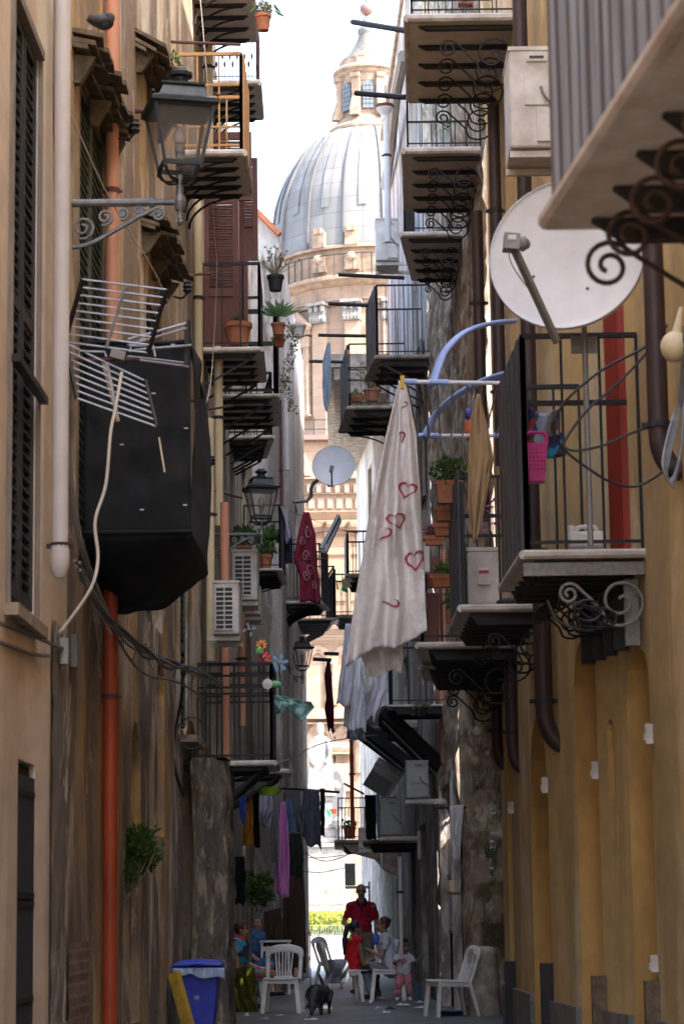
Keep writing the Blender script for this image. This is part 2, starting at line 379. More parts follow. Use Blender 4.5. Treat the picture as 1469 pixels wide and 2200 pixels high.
def wall_panel(side, Xf, d0, d1, z0, z1, ops, depth=.3, thick_=5.0, disp=0, caps=True):
    """facade along the alley with openings (da, db, za, zb, arch); returns front MB, recess back MBs"""
    mb = MB(); P = lambda d, z, o=0: V(Xf(d)+side*o, d, z)
    br = {d0, d1}
    for a, b_, za, zb, ar in ops:
        for k in range(13 if ar else 2): br.add(a+(b_-a)*k/(12 if ar else 1))
    dd = d0
    while dd < d1: br.add(dd); dd += .8
    br = sorted(br)
    def top(o, d):
        a, b_, za, zb, ar = o
        if not ar: return zb
        t = min(1, abs((d-(a+b_)/2)/((b_-a)/2))); return zb-ar*(1-math.sqrt(max(0, 1-t*t)))
    for a, b_ in zip(br, br[1:]):
        if b_-a < 1e-5: continue
        mid = (a+b_)/2
        cur = sorted([o for o in ops if o[0] < mid < o[1]], key=lambda o: o[2])
        la = lb = z0
        for o in cur:
            if o[2] > z0+1e-4: mb.add([P(a,la), P(b_,lb), P(b_,o[2]), P(a,o[2])], [(0,1,2,3)])
            la, lb = top(o, a), top(o, b_)
            mb.k = 1; mb.add([P(a,la), P(b_,lb), P(b_,lb,depth), P(a,la,depth)], [(0,1,2,3)]); mb.k = 0
            if o[2] > z0+1e-4: mb.add([P(a,o[2]), P(b_,o[2]), P(b_,o[2],depth), P(a,o[2],depth)], [(0,1,2,3)])
        mb.add([P(a,la), P(b_,lb), P(b_,z1), P(a,z1)], [(0,1,2,3)])
        mb.add([P(a,z1), P(b_,z1), P(b_,z1,thick_), P(a,z1,thick_)], [(0,1,2,3)])
    backs = []
    for o in ops:
        a, b_, za, zb, ar = o
        for d in (a, b_):
            zt = top(o, d); mb.k = 1; mb.add([P(d,za), P(d,zt), P(d,zt,depth), P(d,za,depth)], [(0,1,2,3)])
        bm_ = MB(); bm_.add([P(a-.02,za,depth), P(b_+.02,za,depth), P(b_+.02,zb,depth), P(a-.02,zb,depth)], [(0,1,2,3)]); backs.append(bm_)
    mb.k = 0
    if caps:
        for d in (d0, d1): mb.add([P(d,z0), P(d,z1), P(d,z1,thick_), P(d,z0,thick_)], [(0,1,2,3)])
    return mb, backs
def louvre(side, Xf, a, b_, za, zb, off, frame=.06, pitch=.07):
    """louvred shutter leaf between depths a..b at wall offset off"""
    mb = MB(); P = lambda d, z, o: V(Xf(d)+side*o, d, z)
    def bar(a0, z0, a1, z1, t): mb.hexa([P(a0,z0,off), P(a1,z0,off), P(a1,z0,off-t), P(a0,z0,off-t), P(a0,z1,off), P(a1,z1,off), P(a1,z1,off-t), P(a0,z1,off-t)])
    bar(a, za, a+frame, zb, .05); bar(b_-frame, za, b_, zb, .05)
    bar(a+frame, za, b_-frame, za+frame, .048); bar(a+frame, zb-frame, b_-frame, zb, .048); zm = (za+zb)/2; bar(a+frame, zm-.04, b_-frame, zm+.04, .048)
    z = za+frame
    while z < zb-frame-pitch:
        mb.hexa([P(a+frame,z,off), P(b_-frame,z,off), P(b_-frame,z+.01,off-.04), P(a+frame,z+.01,off-.04), P(a+frame,z+pitch*.7,off), P(b_-frame,z+pitch*.7,off), P(b_-frame,z+pitch*.35,off-.04), P(a+frame,z+pitch*.35,off-.04)])
        z += pitch
    return mb
# ---------------- left buildings
def dL(px, py):
    a, b = 4.0, 28.0
    for k in range(50):
        m = (a+b)/2
        if W(px, py, m).x < XL(m): b = m
        else: a = m
    return m
wa, wb = dL(19,700), dL(78,700); da, db = dL(37,1900), dL(74,1900)
bA = thing('cream_house', (-2.0, 5, 0), 'smooth cream plastered house at the left edge with a tall dark shuttered window', 'house')
opsA = [(wa, wb, 3.05, 6.62, 0), (da, db, 0, 2.18, 0)]
w, bk = wall_panel(-1, XL, -6, 16.15, 0, 13.2, opsA, .22, caps=True)
w.build('wall', [M['cream'], M['cream']], bA)
bk[0].build('window', M['dark'], bA); bk[1].build('door', M['rotwood'], bA)
wn = MB()
for a, b_ in ((wa,(wa+wb)/2),((wa+wb)/2,wb)):
    q = louvre(-1, XL, a+.02, b_-.02, 3.1, 6.6, .055); n0 = len(wn.v); wn.v += q.v; wn.f += [[i+n0 for i in f] for f in q.f]; wn.m += q.m
wn.build('shutter', M['shutter_dark'], bA)
mb = MB()
for z in (6.64,): mb.beam(V(XL(wa)+.01, wa-.03, z), V(XL(wb)+.01, wb+.03, z), .06, .06)
for d in (wa-.02, wb+.02): mb.beam(V(XL(d)+.005, d, 3.0), V(XL(d)+.005, d, 6.6), .03, .05)
mb.build('window_frame', M['woodframe'], bA)
MB().beam(V(XL(wa)+.01, wa-.06, 2.98), V(XL(wb)+.01, wb+.08, 2.98), .14, .07).build('sill', M['stoneslab'], bA)
MB().beam(V(XL(wa)+.05, wa-.05, 4.42), V(XL(wb)+.05, wb+.05, 4.42), .05, .045).build('window_rail', M['iron'], bA)
mb = MB()
n_ = 8
for k in range(n_+1): d = lerp(da+.02, db-.02, k/n_); mb.beam(V(XL(d)-.01, d, .05), V(XL(d)-.01, d, 2.1), .02, .02)
for z in (.1, .8, 1.35, 1.4, 2.0): mb.beam(V(XL(da)-.012, da, z), V(XL(db)-.012, db, z), .03, .035)
mb.build('door_grille', M['iron'], bA)
MB().add([V(XL(da)-.035,da+.003,0), V(XL(db)-.035,db-.003,0), V(XL(db)-.035,db-.003,2.17), V(XL(da)-.035,da+.003,2.17)], [(0,1,2,3)]).build('door_leaf', M['dark'], bA)
MB().beam(V(XL(13)+.012, 12.2, .3), V(XL(16)+.012, 16.14, .3), .03, .6).build('plinth', M['kerb'], bA)

bB = thing('stained_ochre_house', (-2.0, 22, 0), 'yellow stained plaster house with rotten timber canopies and a bright orange drainpipe', 'house')
opsB = [(16.75, 18.3, 3.6, 7.3, 0), (21.4, 22.9, 3.9, 6.85, 0), (24.9, 25.7, 3.1, 5.0, 0), (25.0, 27.4, 0, 3.35, 1.1), (20.2, 20.9, .4, 2.9, .35), (22.4,23.1,2.0,3.7,.35)]
w, bk = wall_panel(-1, XL, 16.2, 28.6, 0, 13.2, opsB, .28)
w.build('wall', [M['stained']]*2, bB)
for k, b_ in enumerate(bk): b_.build('window' if k < 3 else 'niche', M['dark'] if k < 3 else M['stained'], bB)
for a, b_, z0_, z1_ in ((16.75,17.52,3.6,7.28),(17.53,18.3,3.6,7.28),(21.4,22.15,3.9,6.8),(24.9,25.7,3.1,5.0)):
    louvre(-1, XL, a, b_, z0_, z1_, .07).build('shutter', M['shutter_green'], bB)
MB().beam(V(XL(25)+.05,24.7,3.05), V(XL(26)+.05,25.95,3.05), .25, .07).build('sill', M['stoneslab'], bB)
def canopy(a, b_, z, out, drop):
    mb = MB()
    def f(d, o, dz): return V(XL(d)-.02+o, d, z-drop*o/out+dz)
    for lay in range(3):
        n = 9; oo = out*(1-.28*lay); zz = -.055*lay
        for k in range(n):
            d0 = a+(b_-a)*(k+.02)/n; d1 = a+(b_-a)*(k+random.uniform(.9,1.0))/n; o = oo*random.uniform(.8, 1.08); jit = random.uniform(-.018,.018)+zz
            P8 = [f(d0,0,jit), f(d0,o,jit), f(d1,o*random.uniform(.93,1.05),jit), f(d1,0,jit)]
            mb.hexa(P8+[p+V(0,0,.035) for p in P8])
    for q in range(3):
        d = lerp(a+.1, b_-.15, q/2); mb.hexa([V(XL(d),d,z-.34), V(XL(d)+.05,d,z-.34), V(XL(d)+.05,d+.08,z-.34), V(XL(d),d+.08,z-.34), V(XL(d),d,z-.13), V(XL(d)+out*.55,d,z-.15), V(XL(d)+out*.55,d+.08,z-.15), V(XL(d),d+.08,z-.13)])
    return mb.build('canopy', M['rotwood'], bB)
z1c = W(240, 72, 16.3).z
canopy(16.25, 18.4, z1c, .28, .06); canopy(20.4, 22.6, W(350, 75, 20.5).z, .31, .18); canopy(20.9, 22.9, W(385, 465, 21).z, .32, .10)
brick = blocks('exposed_brick', (.15,.075,.05), (.20,.10,.07), (.2,.17,.14), .24, .075, stain=(.22,.17,.13), plane='yz')
MB().grid(lambda u, v: V(XL(16.25+1.1*u)+.012+.008*noise.noise(V(u*4,v*9,0)), 16.25+1.1*u+(.12*noise.noise(V(0,v*6,5)) if u > .9 else 0), .05+1.05*v), 8, 20).build('exposed_bricks', brick, bB)
MB().grid(lambda u, v: V(XL(15.3)+.018+.012*noise.noise(V(u*5,v*14,2)), 15.35+.78*u, .05+3.1*v), 10, 40).build('rough_render', M['greywall'], bB)
# stone pier
pB = MB(); zt = 2.96
def pier(u, v):
    a = u*3
    if a < 1: p = V(XL(26.4)-.02+(.02+.32)*a, 26.4, 0)
    elif a < 2: p = V(-1.29+.03*(a-1), 26.4+(a-1)*1.1, 0)
    else: p = V(-1.26-(a-2)*.45, 27.5, 0)
    k_ = max(.5, min(1, (3.05-zt*v)/.15)); p.x = lerp(XL(26.8)-.02, p.x, k_); p.z = zt*v; n_ = noise.fractal(p*2.4, 1, 2, 5)*.04; p.x += n_; p.y -= n_*.5; return p
pB.grid(pier, 60, 60); pB.add([V(-1.7,26.4,zt), V(-1.29,26.4,zt), V(-1.26,27.5,zt), V(-1.7,27.5,zt)], [(0,1,2,3)])
tag(pB.build('stone_pier', M['pier'], smooth=True), 'worn stone pier standing out from the left wall behind the blue bin', 'pier')

bC = thing('peach_house', (-1.6, 34, 0), 'peach plastered house with dark brown louvred shutters above the left balconies', 'house')
w, bk = wall_panel(-1, XL, 28.62, 40, 0, 12.3, [(28.9,30.3,6.6,9.0,0),(31,32,6.9,9.3,0),(29.2,30.5,2.95,5.2,0),(36.6,38,5.9,8.2,0)], .25)
w.build('wall', [M['peach']]*2, bC)
for b_ in bk: b_.build('window', M['dark'], bC)
w, bk = wall_panel(-1, XL, 28.62, 30.6, 12.31, 13.4, [], .25); w.build('upper_wall', M['cream'], bC)
# open shutter leaves standing out from the wall
def leaf_panel(x0, y0, x1, y1, d, parent, m, slats=True):
    mb = MB(); a = W(x0,y1,d); b_ = W(x1,y0,d); fr = .07
    mb.box(((a.x+fr/2), d, (a.z+b_.z)/2), (fr,.05,b_.z-a.z)); mb.box((b_.x-fr/2, d, (a.z+b_.z)/2), (fr,.05,b_.z-a.z))
    for z in (a.z+.05, a.z+(b_.z-a.z)*.36, b_.z-.05): mb.box(((a.x+b_.x)/2, d, z), (b_.x-a.x-2*fr, .046, .1))
    z = a.z+.1
    mb.box(((a.x+b_.x)/2, d+.005, a.z+(b_.z-a.z)*.18), (b_.x-a.x-2*fr, .02, (b_.z-a.z)*.32))
    z = a.z+(b_.z-a.z)*.36+.06
    while z < b_.z-.13:
        mb.box(((a.x+b_.x)/2, d, z), (b_.x-a.x-2*fr, .055, .012), Matrix.Rotation(.8, 3, 'X')); z += .042
    return mb.build('shutter', m, parent)
leaf_panel(438, 420, 512, 748, 28.3, bC, M['shutter_brown']); leaf_panel(514, 340, 553, 560, 30.2, bC, M['shutter_brown']); leaf_panel(512, 560, 532, 740, 29.6, bC, M['shutter_brown'])
leaf_panel(446, 284, 540, 432, 29.3, bC, M['shutter_brown'])

XD = lambda d: pl([(40,-1.02),(50,-.78)], d)
bD = thing('pale_corner_house', (-1.1, 44, 0), 'pale pinkish house at the far left corner of the alley with a white drainpipe', 'house')
zl = W(560, 440, 40).z; zr = W(610, 500, 40).z
w, bk = wall_panel(-1, XD, 40.02, 50, 0, zr, [(41.2,42.4,7.2,9.6,0),(42.2,43.4,3.3,5.6,0),(45.3,46.5,6.6,9,0)], .2)
w.build('wall', [M['pale']]*2, bD)
for b_ in bk: b_.build('window', M['dark'], bD)
fw = MB(); xa = -5.5
zA = zr+(zr-zl)*(XD(40)-xa)/(W(610,500,40).x-W(560,440,40).x)*-1
fw.add([V(xa,40.01,0), V(XD(40),40.01,0), V(XD(40),40.01,zr), V(-2.2,40.01,zr+(zl-zr)*2.4), V(xa,40.01,zr+(zl-zr)*2.4)], [(0,1,2,3,4)])
fw.build('end_wall', M['greywall'], bD)
rf = MB(); rf.beam(V(XD(40)+.02,39.95,zr-.05), V(-2.2,39.95,zr+(zl-zr)*2.4+.02), .2, .08); rf.add([V(XD(40)-.03,39.9,zr), V(XD(50)-.03,50,zr), V(-2.3,50,zr+(zl-zr)*2.4), V(-2.3,39.9,zr+(zl-zr)*2.4)], [(0,1,2,3)])
rf.build('roof', M['terracotta'], bD)
# ---------------- right buildings
bY = thing('ochre_house', (2.1, 20, 0), 'long ochre plastered house on the right with arched doorways and brown drainpipes', 'house')
def opx(x0, x1, yt, yb=None):
    a, b = dR(x1, 1750), dR(x0, 1750); return (a, b, 0 if yb is None else W(x0, yb, (a+b)/2).z, W(x0, yt, (a+b)/2).z, (b-a)/2*.98)
opsY = [(9.5,11,0,3.6,.75),opx(1352,1402,1390),opx(1309,1322,1545,1715),opx(1240,1287,1372),opx(1139,1177,1540),opx(1088,1098,1600)]
w, bk = wall_panel(1, XR, -6, 24.6, 0, 15.6, sorted(opsY), .3)
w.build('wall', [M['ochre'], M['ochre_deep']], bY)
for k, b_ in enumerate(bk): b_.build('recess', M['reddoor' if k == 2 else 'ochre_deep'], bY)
es = sorted(o[:2] for o in opsY if o[2] == 0)
for d0, d1 in [(a[1]+.06, b[0]-.06) for a, b in zip(es, es[1:])]+[(es[-1][1]+.04, 24.58)]:
    MB().hexa([V(XR(d0)-.04,d0,0), V(XR(d0)+.0,d0,0), V(XR(d1)+.0,d1,0), V(XR(d1)-.04,d1,0), V(XR(d0)-.04,d0,.55), V(XR(d0),d0,.55), V(XR(d1),d1,.55), V(XR(d1)-.04,d1,.55)]).build('plinth', M['kerb'], bY)
for d, h in ((es[1][0]-.02,.8),(es[2][0]-.02,.8),(es[3][0]-.02,.85),(es[4][0]-.02,.8)):
    MB().box((XR(d)-.03, d, h/2), (.14,.1,h)).build('door_post', M['rotwood'] if d < 20 else M['iron'], bY)
for x, y, d in ((1340,640,15.9),):
    d0, d1 = dR(1346,900), dR(1316,900); mb = MB(); z0_, z1_ = W(1330,1180,d0).z, W(1330,560,d0).z; mb.hexa([V(XR(d0)-.05,d0,z0_), V(XR(d0),d0,z0_), V(XR(d1),d1,z0_), V(XR(d1)-.05,d1,z0_), V(XR(d0)-.05,d0,z1_), V(XR(d0),d0,z1_), V(XR(d1),d1,z1_), V(XR(d1)-.05,d1,z1_)]); mb.build('shutter', M['reddoor'], bY)
# light switches / meter boxes on the ochre wall
for x, y, d, hh in ((1402,1577,15.85,.17),(1285,1655,19.6,.16),(1177,1687,24.4,.16),(1104,1735,26.65,.14),(1413,2070,15.75,.14)):
    d = dR(x, y); p = W(x, y, d)
    tag(MB().box((XR(d)-.03, d, p.z), (.05,.075,hh*.8)).box((XR(d)-.058, d, p.z-.02), (.012,.04,hh*.3)).build('wall_box', M['acwhite']), {1402:'white bell box high on the ochre wall at the right edge', 1285:'grey bell box beside the second arched doorway', 1177:'small pale bell box beside the far ochre doorway', 1104:'tiny bell box on the ochre wall behind the drainpipe elbows', 1413:'cream bell box low on the ochre wall at the right edge'}[x], 'bell box', 'small boxes beside the ochre doorways')

# stone rubble house
XS = lambda d: pl([(24.65,1.54),(31.2,1.47),(35,1.30)], d)
bS = thing('rubble_house', (1.7, 31, 0), 'crumbling bare stone house between the ochre house and the dark doorway', 'house')
sw = MB()
def srub(u, v):
    d = 24.65+10.35*u; z = 17*v; p = V(XS(d), d, z)
    k = max(0, min(1, (6.5-z)/2))
    n_ = noise.fractal(p*2.4, .9, 2, 5)*.07+max(0, noise.noise(V(d*.9, z*.9, 3.3))-.05)*.30*k
    p.x += n_; p.y += n_*.3
    return p
opsS = (31.9, 33.6, 2.55)
def skip(d, z): return (opsS[0] < d < opsS[1] and z < opsS[2]) or (d < 31.15 and z < 4.3)
nu, nv = 120, 240
sw.v = [srub(i/nu, j/nv) for j in range(nv+1) for i in range(nu+1)]
for j in range(nv):
    for i in range(nu):
        if skip(24.65+10.35*(i+.5)/nu, 17*(j+.5)/nv): continue
        sw.f.append([j*(nu+1)+i, j*(nu+1)+i+1, (j+1)*(nu+1)+i+1, (j+1)*(nu+1)+i]); sw.m.append(0)
sw.build('wall', M['rubble'], bS, smooth=True)
def send(u, v):
    p = V(1.46+3.2*u, 31.15, 4.5*v); k = min(1, u*12)
    p.y += (noise.fractal(p*2.6, .9, 2, 5)*.10+max(0, noise.noise(p*1.25)-.02)*.34)*k; p.x += noise.noise(p*3)*.03*(1-k); return p
MB().grid(send, 110, 150).build('end_wall', M['rubble'], bS, smooth=True)
MB().add([V(1.54,24.66,17), V(7,24.66,17), V(7,35,17), V(1.3,35,17)], [(0,1,2,3)]).add([V(1.56,24.64,4.3), V(4.6,24.64,4.3), V(4.6,31.2,4.3), V(1.48,31.2,4.3)], [(0,1,2,3)]).build('roof', M['stoneslab'], bS)
MB().add([V(4.6,24.6,0), V(4.6,31.2,0), V(4.6,31.2,4.3), V(4.6,24.6,4.3)], [(0,1,2,3)]).build('passage_wall', M['rubble'], bS)
dk = MB(); dk.add([V(XS(31.8)+.35,31.8,0), V(XS(33.7)+.35,33.7,0), V(XS(33.7)+.35,33.7,2.7), V(XS(31.8)+.35,31.8,2.7)], [(0,1,2,3)])
for d in (31.88, 33.62): dk.add([V(XS(d),d,0), V(XS(d)+.4,d,0), V(XS(d)+.4,d,2.6), V(XS(d),d,2.6)], [(0,1,2,3)])
dk.build('doorway', M['dark'], bS)
gr = MB()
for k in range(7): gr.beam(V(XS(31.95+k*.26)+.03,31.95+k*.26,1.0), V(XS(31.95+k*.26)+.03,31.95+k*.26,2.5), .025, .025)
for z in (1.0, 1.75, 2.5): gr.beam(V(XS(31.9)+.03,31.9,z), V(XS(33.6)+.03,33.6,z), .03, .04)
gr.build('door_grille', M['greyiron'], bS)
MB().beam(V(XS(31.86)-.02,31.86,0), V(XS(31.86)-.02,31.86,3.0), .1, .12).beam(V(XS(33.64)-.02,33.64,0), V(XS(33.64)-.02,33.64,3.0), .1, .12).beam(V(XS(31.8)-.02,31.8,3.02), V(XS(33.7)-.02,33.7,3.02), .1, .14).build('door_frame', M['pale'], bS)

XT = lambda d: pl([(35,1.30),(39,1.12),(46,W(829,470,46).x)], d)
bT = thing('grey_house', (1.0, 40, 0), 'dingy grey house with white upper wall behind the standing man', 'house')
w, bk = wall_panel(1, XT, 35.02, 46, 0, 16.5, [(35.6,36.7,7.4,9.8,0),(37,38.3,0,2.6,0),(40.2,41.4,7.3,9.6,0),(39.5,40.6,0,2.5,0),(36.2,37.3,3.6,5.7,0),(41,42.2,3.4,5.6,0)], .25)
w.build('wall', [M['greywall']]*2, bT)
for k, b_ in enumerate(bk): b_.build('window' if k not in (1, 3) else 'doorway', M['dark'], bT)
for a in (35.6, 36.15, 40.2): louvre(1, XT, a, a+.53, 7.4, 9.8, -.02).build('shutter', M['woodframe'], bT)
cr = MB(); cr.beam(V(XT(35)-.02,35.1,16.4), V(XT(46)-.02,46,16.4), .14, .18); cr.build('cornice', M['stoneslab'], bT)
XU = lambda d: pl([(46,XT(46)-.005),(54,.33)], d)
bU = thing('far_white_house', (.5, 50, 0), 'sunlit white house with iron balconies at the far right end of the alley', 'house')
zu = W(720, 935, 52).z
w, bk = wall_panel(1, XU, 46.02, 54, 0, zu, [(47,47.9,6.4,8.7,0),(49.5,50.4,6.4,8.7,0),(47,47.9,2.9,4.9,0),(50,50.9,9.2,10.6,0)], .2)
w.build('wall', [M['pale']]*2, bU)
for b_ in bk: b_.build('window', M['woodframe'], bU)
cr = MB()
for k, (o, h) in enumerate(((.62,.26),(.45,.22),(.28,.25))): cr.box((XU(54)-.0-o/2+.4, 50, zu+.24-k*.26), (o+.8, 8.2+o*.4, h))
cr.build('cornice', M['bollard'], bU)

# ================================================================== cathedral
cath = thing('domed_church', (2, 180, 0), 'huge sandstone church with grey lead dome and lantern rising behind the alley', 'church')
DD = 200.0; cx0 = 794
def prof(lst, cx=cx0):
    return [(S(r, DD)*1.0, W(cx, y, DD-S(r, DD)*(.9 if len(lst) < 14 else .3+.6*max(0,min(1,(y-440)/88)))).z) for r, y in lst]
def zc(y, r=0): return W(cx0, y, DD-S(r, DD)*.95).z
cpx = W(cx0, 500, DD)
ctr = V(cpx.x, DD, 0)
def lat(lst, n=48): return MB().lathe(prof(list(reversed(lst))), ctr, n)
# solid dome
dome = [(2,284),(60,285),(90,289),(124,304),(155,337),(182,380),(199,422),(208,458),(214,500),(217,528)]
domes = []
for i in range(len(dome)-1):
    for k in range(4):
        t = k/4; p0 = dome[max(i-1,0)]; p1 = dome[i]; p2 = dome[i+1]; p3 = dome[min(i+2, len(dome)-1)]
        domes.append(tuple(.5*((2*p1[q])+(p2[q]-p0[q])*t+(2*p0[q]-5*p1[q]+4*p2[q]-p3[q])*t*t+(3*p1[q]-p0[q]-3*p2[q]+p3[q])*t**3) for q in (0,1)))
domes.append(dome[-1])
def bp(mb, name, m, smooth=False):  # part of the church
    return mb.build(name, m, cath, smooth=smooth)
dome_o = bp(lat(domes, 64), 'dome', M['lead'], True)
for k in range(16):
    a = 2*PI*k/16+.12
    if math.sin(a) > .35: continue
    pr = prof(domes[7:]); rb = MB()
    for (r, z), (r2, z2) in zip(pr, pr[1:]):
        for e0, e1, h in ((-.006,.006,.22),):
            rb.hexa([ctr+V(math.cos(a+e)*(q+o), math.sin(a+e)*(q+o), zz) for q, zz, e, o in ((r,z,e0,-.1),(r,z,e1,-.1),(r2,z2,e1,-.1),(r2,z2,e0,-.1),(r,z,e0,h),(r,z,e1,h),(r2,z2,e1,h),(r2,z2,e0,h))])
    rb.build('rib', M['rib'], dome_o)
    pn = MB(); a += PI/16; pr = prof(domes[12:30]); e = .045
    for (r, z), (r2, z2) in zip(pr, pr[1:]):
        pn.add([ctr+V(math.cos(a+s_*e)*(q+.1), math.sin(a+s_*e)*(q+.1), zz) for q, zz, s_ in ((r,z,-1),(r,z,1),(r2,z2,1),(r2,z2,-1))], [(0,1,2,3)])
    pn.build('flat_band', M['lead'], dome_o)
bp(MB().ball(V(W(787,20,DD).x, DD, zc(20)), S(15, DD), 24), 'finial_ball', M['pinkball'], True)
bp(MB().tube([V(W(786,5,DD).x,DD,zc(6)), V(W(786,5,DD).x,DD,zc(-40))], .06), 'lightning_rod', M['iron'])
ctr_l = V(W(789,60,DD).x, DD, 0)
bp(lat([(4,34),(7,38),(12,46),(13,56),(20,58),(21,64),(18,70)], 24), 'spire_collar', M['lead'], True)
bp(lat([(18,70),(22,82),(30,95),(42,108),(60,118),(62,120)], 40), 'spire', M['scales'], True)
bp(lat([(1,112),(62,119),(63,132),(62,133)], 16), 'lantern_attic', M['trim_stone'])
bp(lat([(66,133),(77,138),(77,142),(71,147),(70,152),(65,158),(64,172),(62,175)], 32), 'lantern_cornice', M['trim_stone'])
bp(lat([(62,172),(62,252)], 32), 'lantern_drum', M['drum_stone'])
bp(lat([(62,246),(74,252),(74,256),(86,260),(92,264),(92,270),(86,276),(80,284)], 40), 'lantern_base', M['trim_stone'])
for k in range(8):
    a = -PI/2+2*PI*k/8
    if math.sin(a) > .3: continue
    r = S(62, DD); c = ctr+V(math.cos(a)*r, math.sin(a)*r, 0); tx = V(-math.sin(a), math.cos(a), 0); nn = V(math.cos(a), math.sin(a), 0)
    z0 = zc(234,60); z1 = zc(186,60); hw = S(11, DD); pts = [c+tx*hw*s_+V(0,0,z) for s_, z in ((-1,z0),(1,z0),(1,z1))]+[c+tx*hw*math.cos(t*PI/8)+V(0,0,z1+hw*1.1*math.sin(t*PI/8)) for t in range(1, 8)]+[c-tx*hw+V(0,0,z1)]
    wo = MB().prism([p+nn*.02 for p in pts], nn*.18).build('lantern_window', M['glassblue'], cath)
    fr = MB()
    fr.tube(pts[2:]+[pts[0], pts[1], pts[2]], .12, 4)
    for s_ in (-.4, .4): fr.tube([c+tx*hw*s_+nn*.22+V(0,0,z0), c+tx*hw*s_+nn*.22+V(0,0,z1+hw*.9)], .035, 4)
    for q in range(1, 6): zz = z0+(z1-z0)*q/5; fr.tube([c-tx*hw+nn*.22+V(0,0,zz), c+tx*hw+nn*.22+V(0,0,zz)], .035, 4)
    fr.build('leading', M['rib'], wo)
    a2 = a+PI/8; c2 = ctr+V(math.cos(a2)*r, math.sin(a2)*r, 0); n2 = V(math.cos(a2), math.sin(a2), 0); t2 = V(-n2.y, n2.x, 0)
    bt = MB()
    bt.prism([c2-t2*.35+V(0,0,zc(160,62)), c2-t2*.35+n2*.5+V(0,0,zc(160,62)), c2-t2*.35+n2*.35+V(0,0,zc(205,62)), c2-t2*.35+n2*.75+V(0,0,zc(232,62)), c2-t2*.35+n2*.9+V(0,0,zc(250,62)), c2-t2*.35+V(0,0,zc(250,62))], t2*.7)
    bt.box(c2+n2*.22+V(0,0,zc(163,62)), (.8,.8,.35), Matrix.Rotation(a2, 3, 'Z'))
    bt.build('lantern_buttress', M['trim_stone'], cath)
# drum
bp(lat([(217,527),(224,529),(224,534),(214,537),(213,590),(212,592)], 64), 'attic', M['drum_stone'])
bp(lat([(214,590),(233,594),(233,600),(222,606),(216,612),(210,616)], 64), 'drum_cornice', M['trim_stone'])
bp(lat([(208,612),(208,640),(212,642),(212,646),(208,648),(208,655),(203,657)], 64), 'frieze', M['drum_stone'])
bp(lat([(200,655),(200,945)], 64), 'drum', M['ashlar'])
def on_drum(px, r):  # angle on the drum whose picture x is px (front side)
    x = (px-cx0)/r; return math.asin(max(-1, min(1, x)))
def drum_box(px, hw, y0, y1, r, dep, mb):
    th = on_drum(px, r); R_ = S(r, DD)
    n = V(math.sin(th), -math.cos(th), 0); t = V(math.cos(th), math.sin(th), 0)
    mb.box(ctr+n*(R_+dep/2-.05)+V(0,0,(zc(y0,r)+zc(y1,r))/2), (S(hw, DD)*2, dep+.1, abs(zc(y0,r)-zc(y1,r))), Matrix.Rotation(th, 3, 'Z'))
    return n, t
for px in (688, 754, 830, 900):
    mb = MB(); drum_box(px, 16, 690, 940, 200, .55, mb); drum_box(px, 19, 925, 945, 200, .8, mb); mb.build('pilaster', M['ashlar'], cath)
    cp = MB(); n, t = drum_box(px, 16, 652, 692, 200, .65, cp); drum_box(px, 22, 650, 656, 200, 1.2, cp); drum_box(px, 18, 688, 692, 200, .8, cp)
    th = on_drum(px, 200); base = ctr+n*(S(200, DD)+.62)
    for row, (y, k_) in enumerate(((672,5),(684,5),(662,3))):
        for q in range(k_):
            o = (q-(k_-1)/2)*S(7.6 if k_ == 5 else 14, DD)
            cp.ball(base+t*o+n*(.12*row)+V(0,0,zc(y,200)), .3, 8, (.75,.7,1.25))
    cp.build('capital', M['marble'], cath)
    bs = MB()
    drum_box(px, 14, 496, 529, 213, .5, bs); drum_box(px, 8, 488, 500, 213, .7, bs)
    bs.build('dome_urn', M['trim_stone'], cath)
    br_ = MB(); drum_box(px, 15, 548, 582, 213, .5, br_); th2 = on_drum(px, 213); nn = V(math.sin(th2), -math.cos(th2), 0)
    br_.ball(ctr+nn*(S(213, DD)+.35)+V(0,0,zc(555,213)), .55, 10, (1,.8,.8)); br_.build('scroll_bracket', M['trim_stone'], cath)
# window of the drum with pediment
mb = MB(); n, t = drum_box(643, 20, 738, 862, 200, .05, mb)
wo = mb.build('drum_window', M['glassblue'], cath)
fr = MB(); base = ctr+n*(S(200, DD)+.16); rz = Matrix.Rotation(on_drum(643, 200), 3, 'Z')
for q in range(7): fr.box(base+V(0,0,lerp(zc(740,200), zc(860,200), q/6)), (S(40, DD), .12, .12), rz)
for s_ in (-20,-10,0,10,20): fr.box(base+t*S(s_, DD)+V(0,0,(zc(738,200)+zc(862,200))/2), (.1 if s_ else .42, .14, zc(738,200)-zc(862,200)), rz)
fr.build('frame', M['shutter_brown'], wo)
sr = MB(); bs_ = ctr+n*(S(200, DD)+.3)
for s_, y0, y1, hw in ((-30,715,880,6.5),(30,715,880,6.5)): sr.box(bs_+t*S(s_, DD)+V(0,0,(zc(y0,200)+zc(y1,200))/2), (S(hw*2, DD), .6, zc(y0,200)-zc(y1,200)), rz)
for y0, y1, hw in ((864,884,38),(716,738,38),(702,712,43),(884,888,42)): sr.box(bs_+V(0,0,(zc(y0,200)+zc(y1,200))/2), (S(hw*2, DD), .75, zc(y0,200)-zc(y1,200)), rz)
sr.prism([bs_+t*S(-46, DD)-n*.2+V(0,0,zc(700,200)), bs_+t*S(46, DD)-n*.2+V(0,0,zc(700,200)), bs_+t*S(0, DD)-n*.2+V(0,0,zc(662,200))], n*.7)
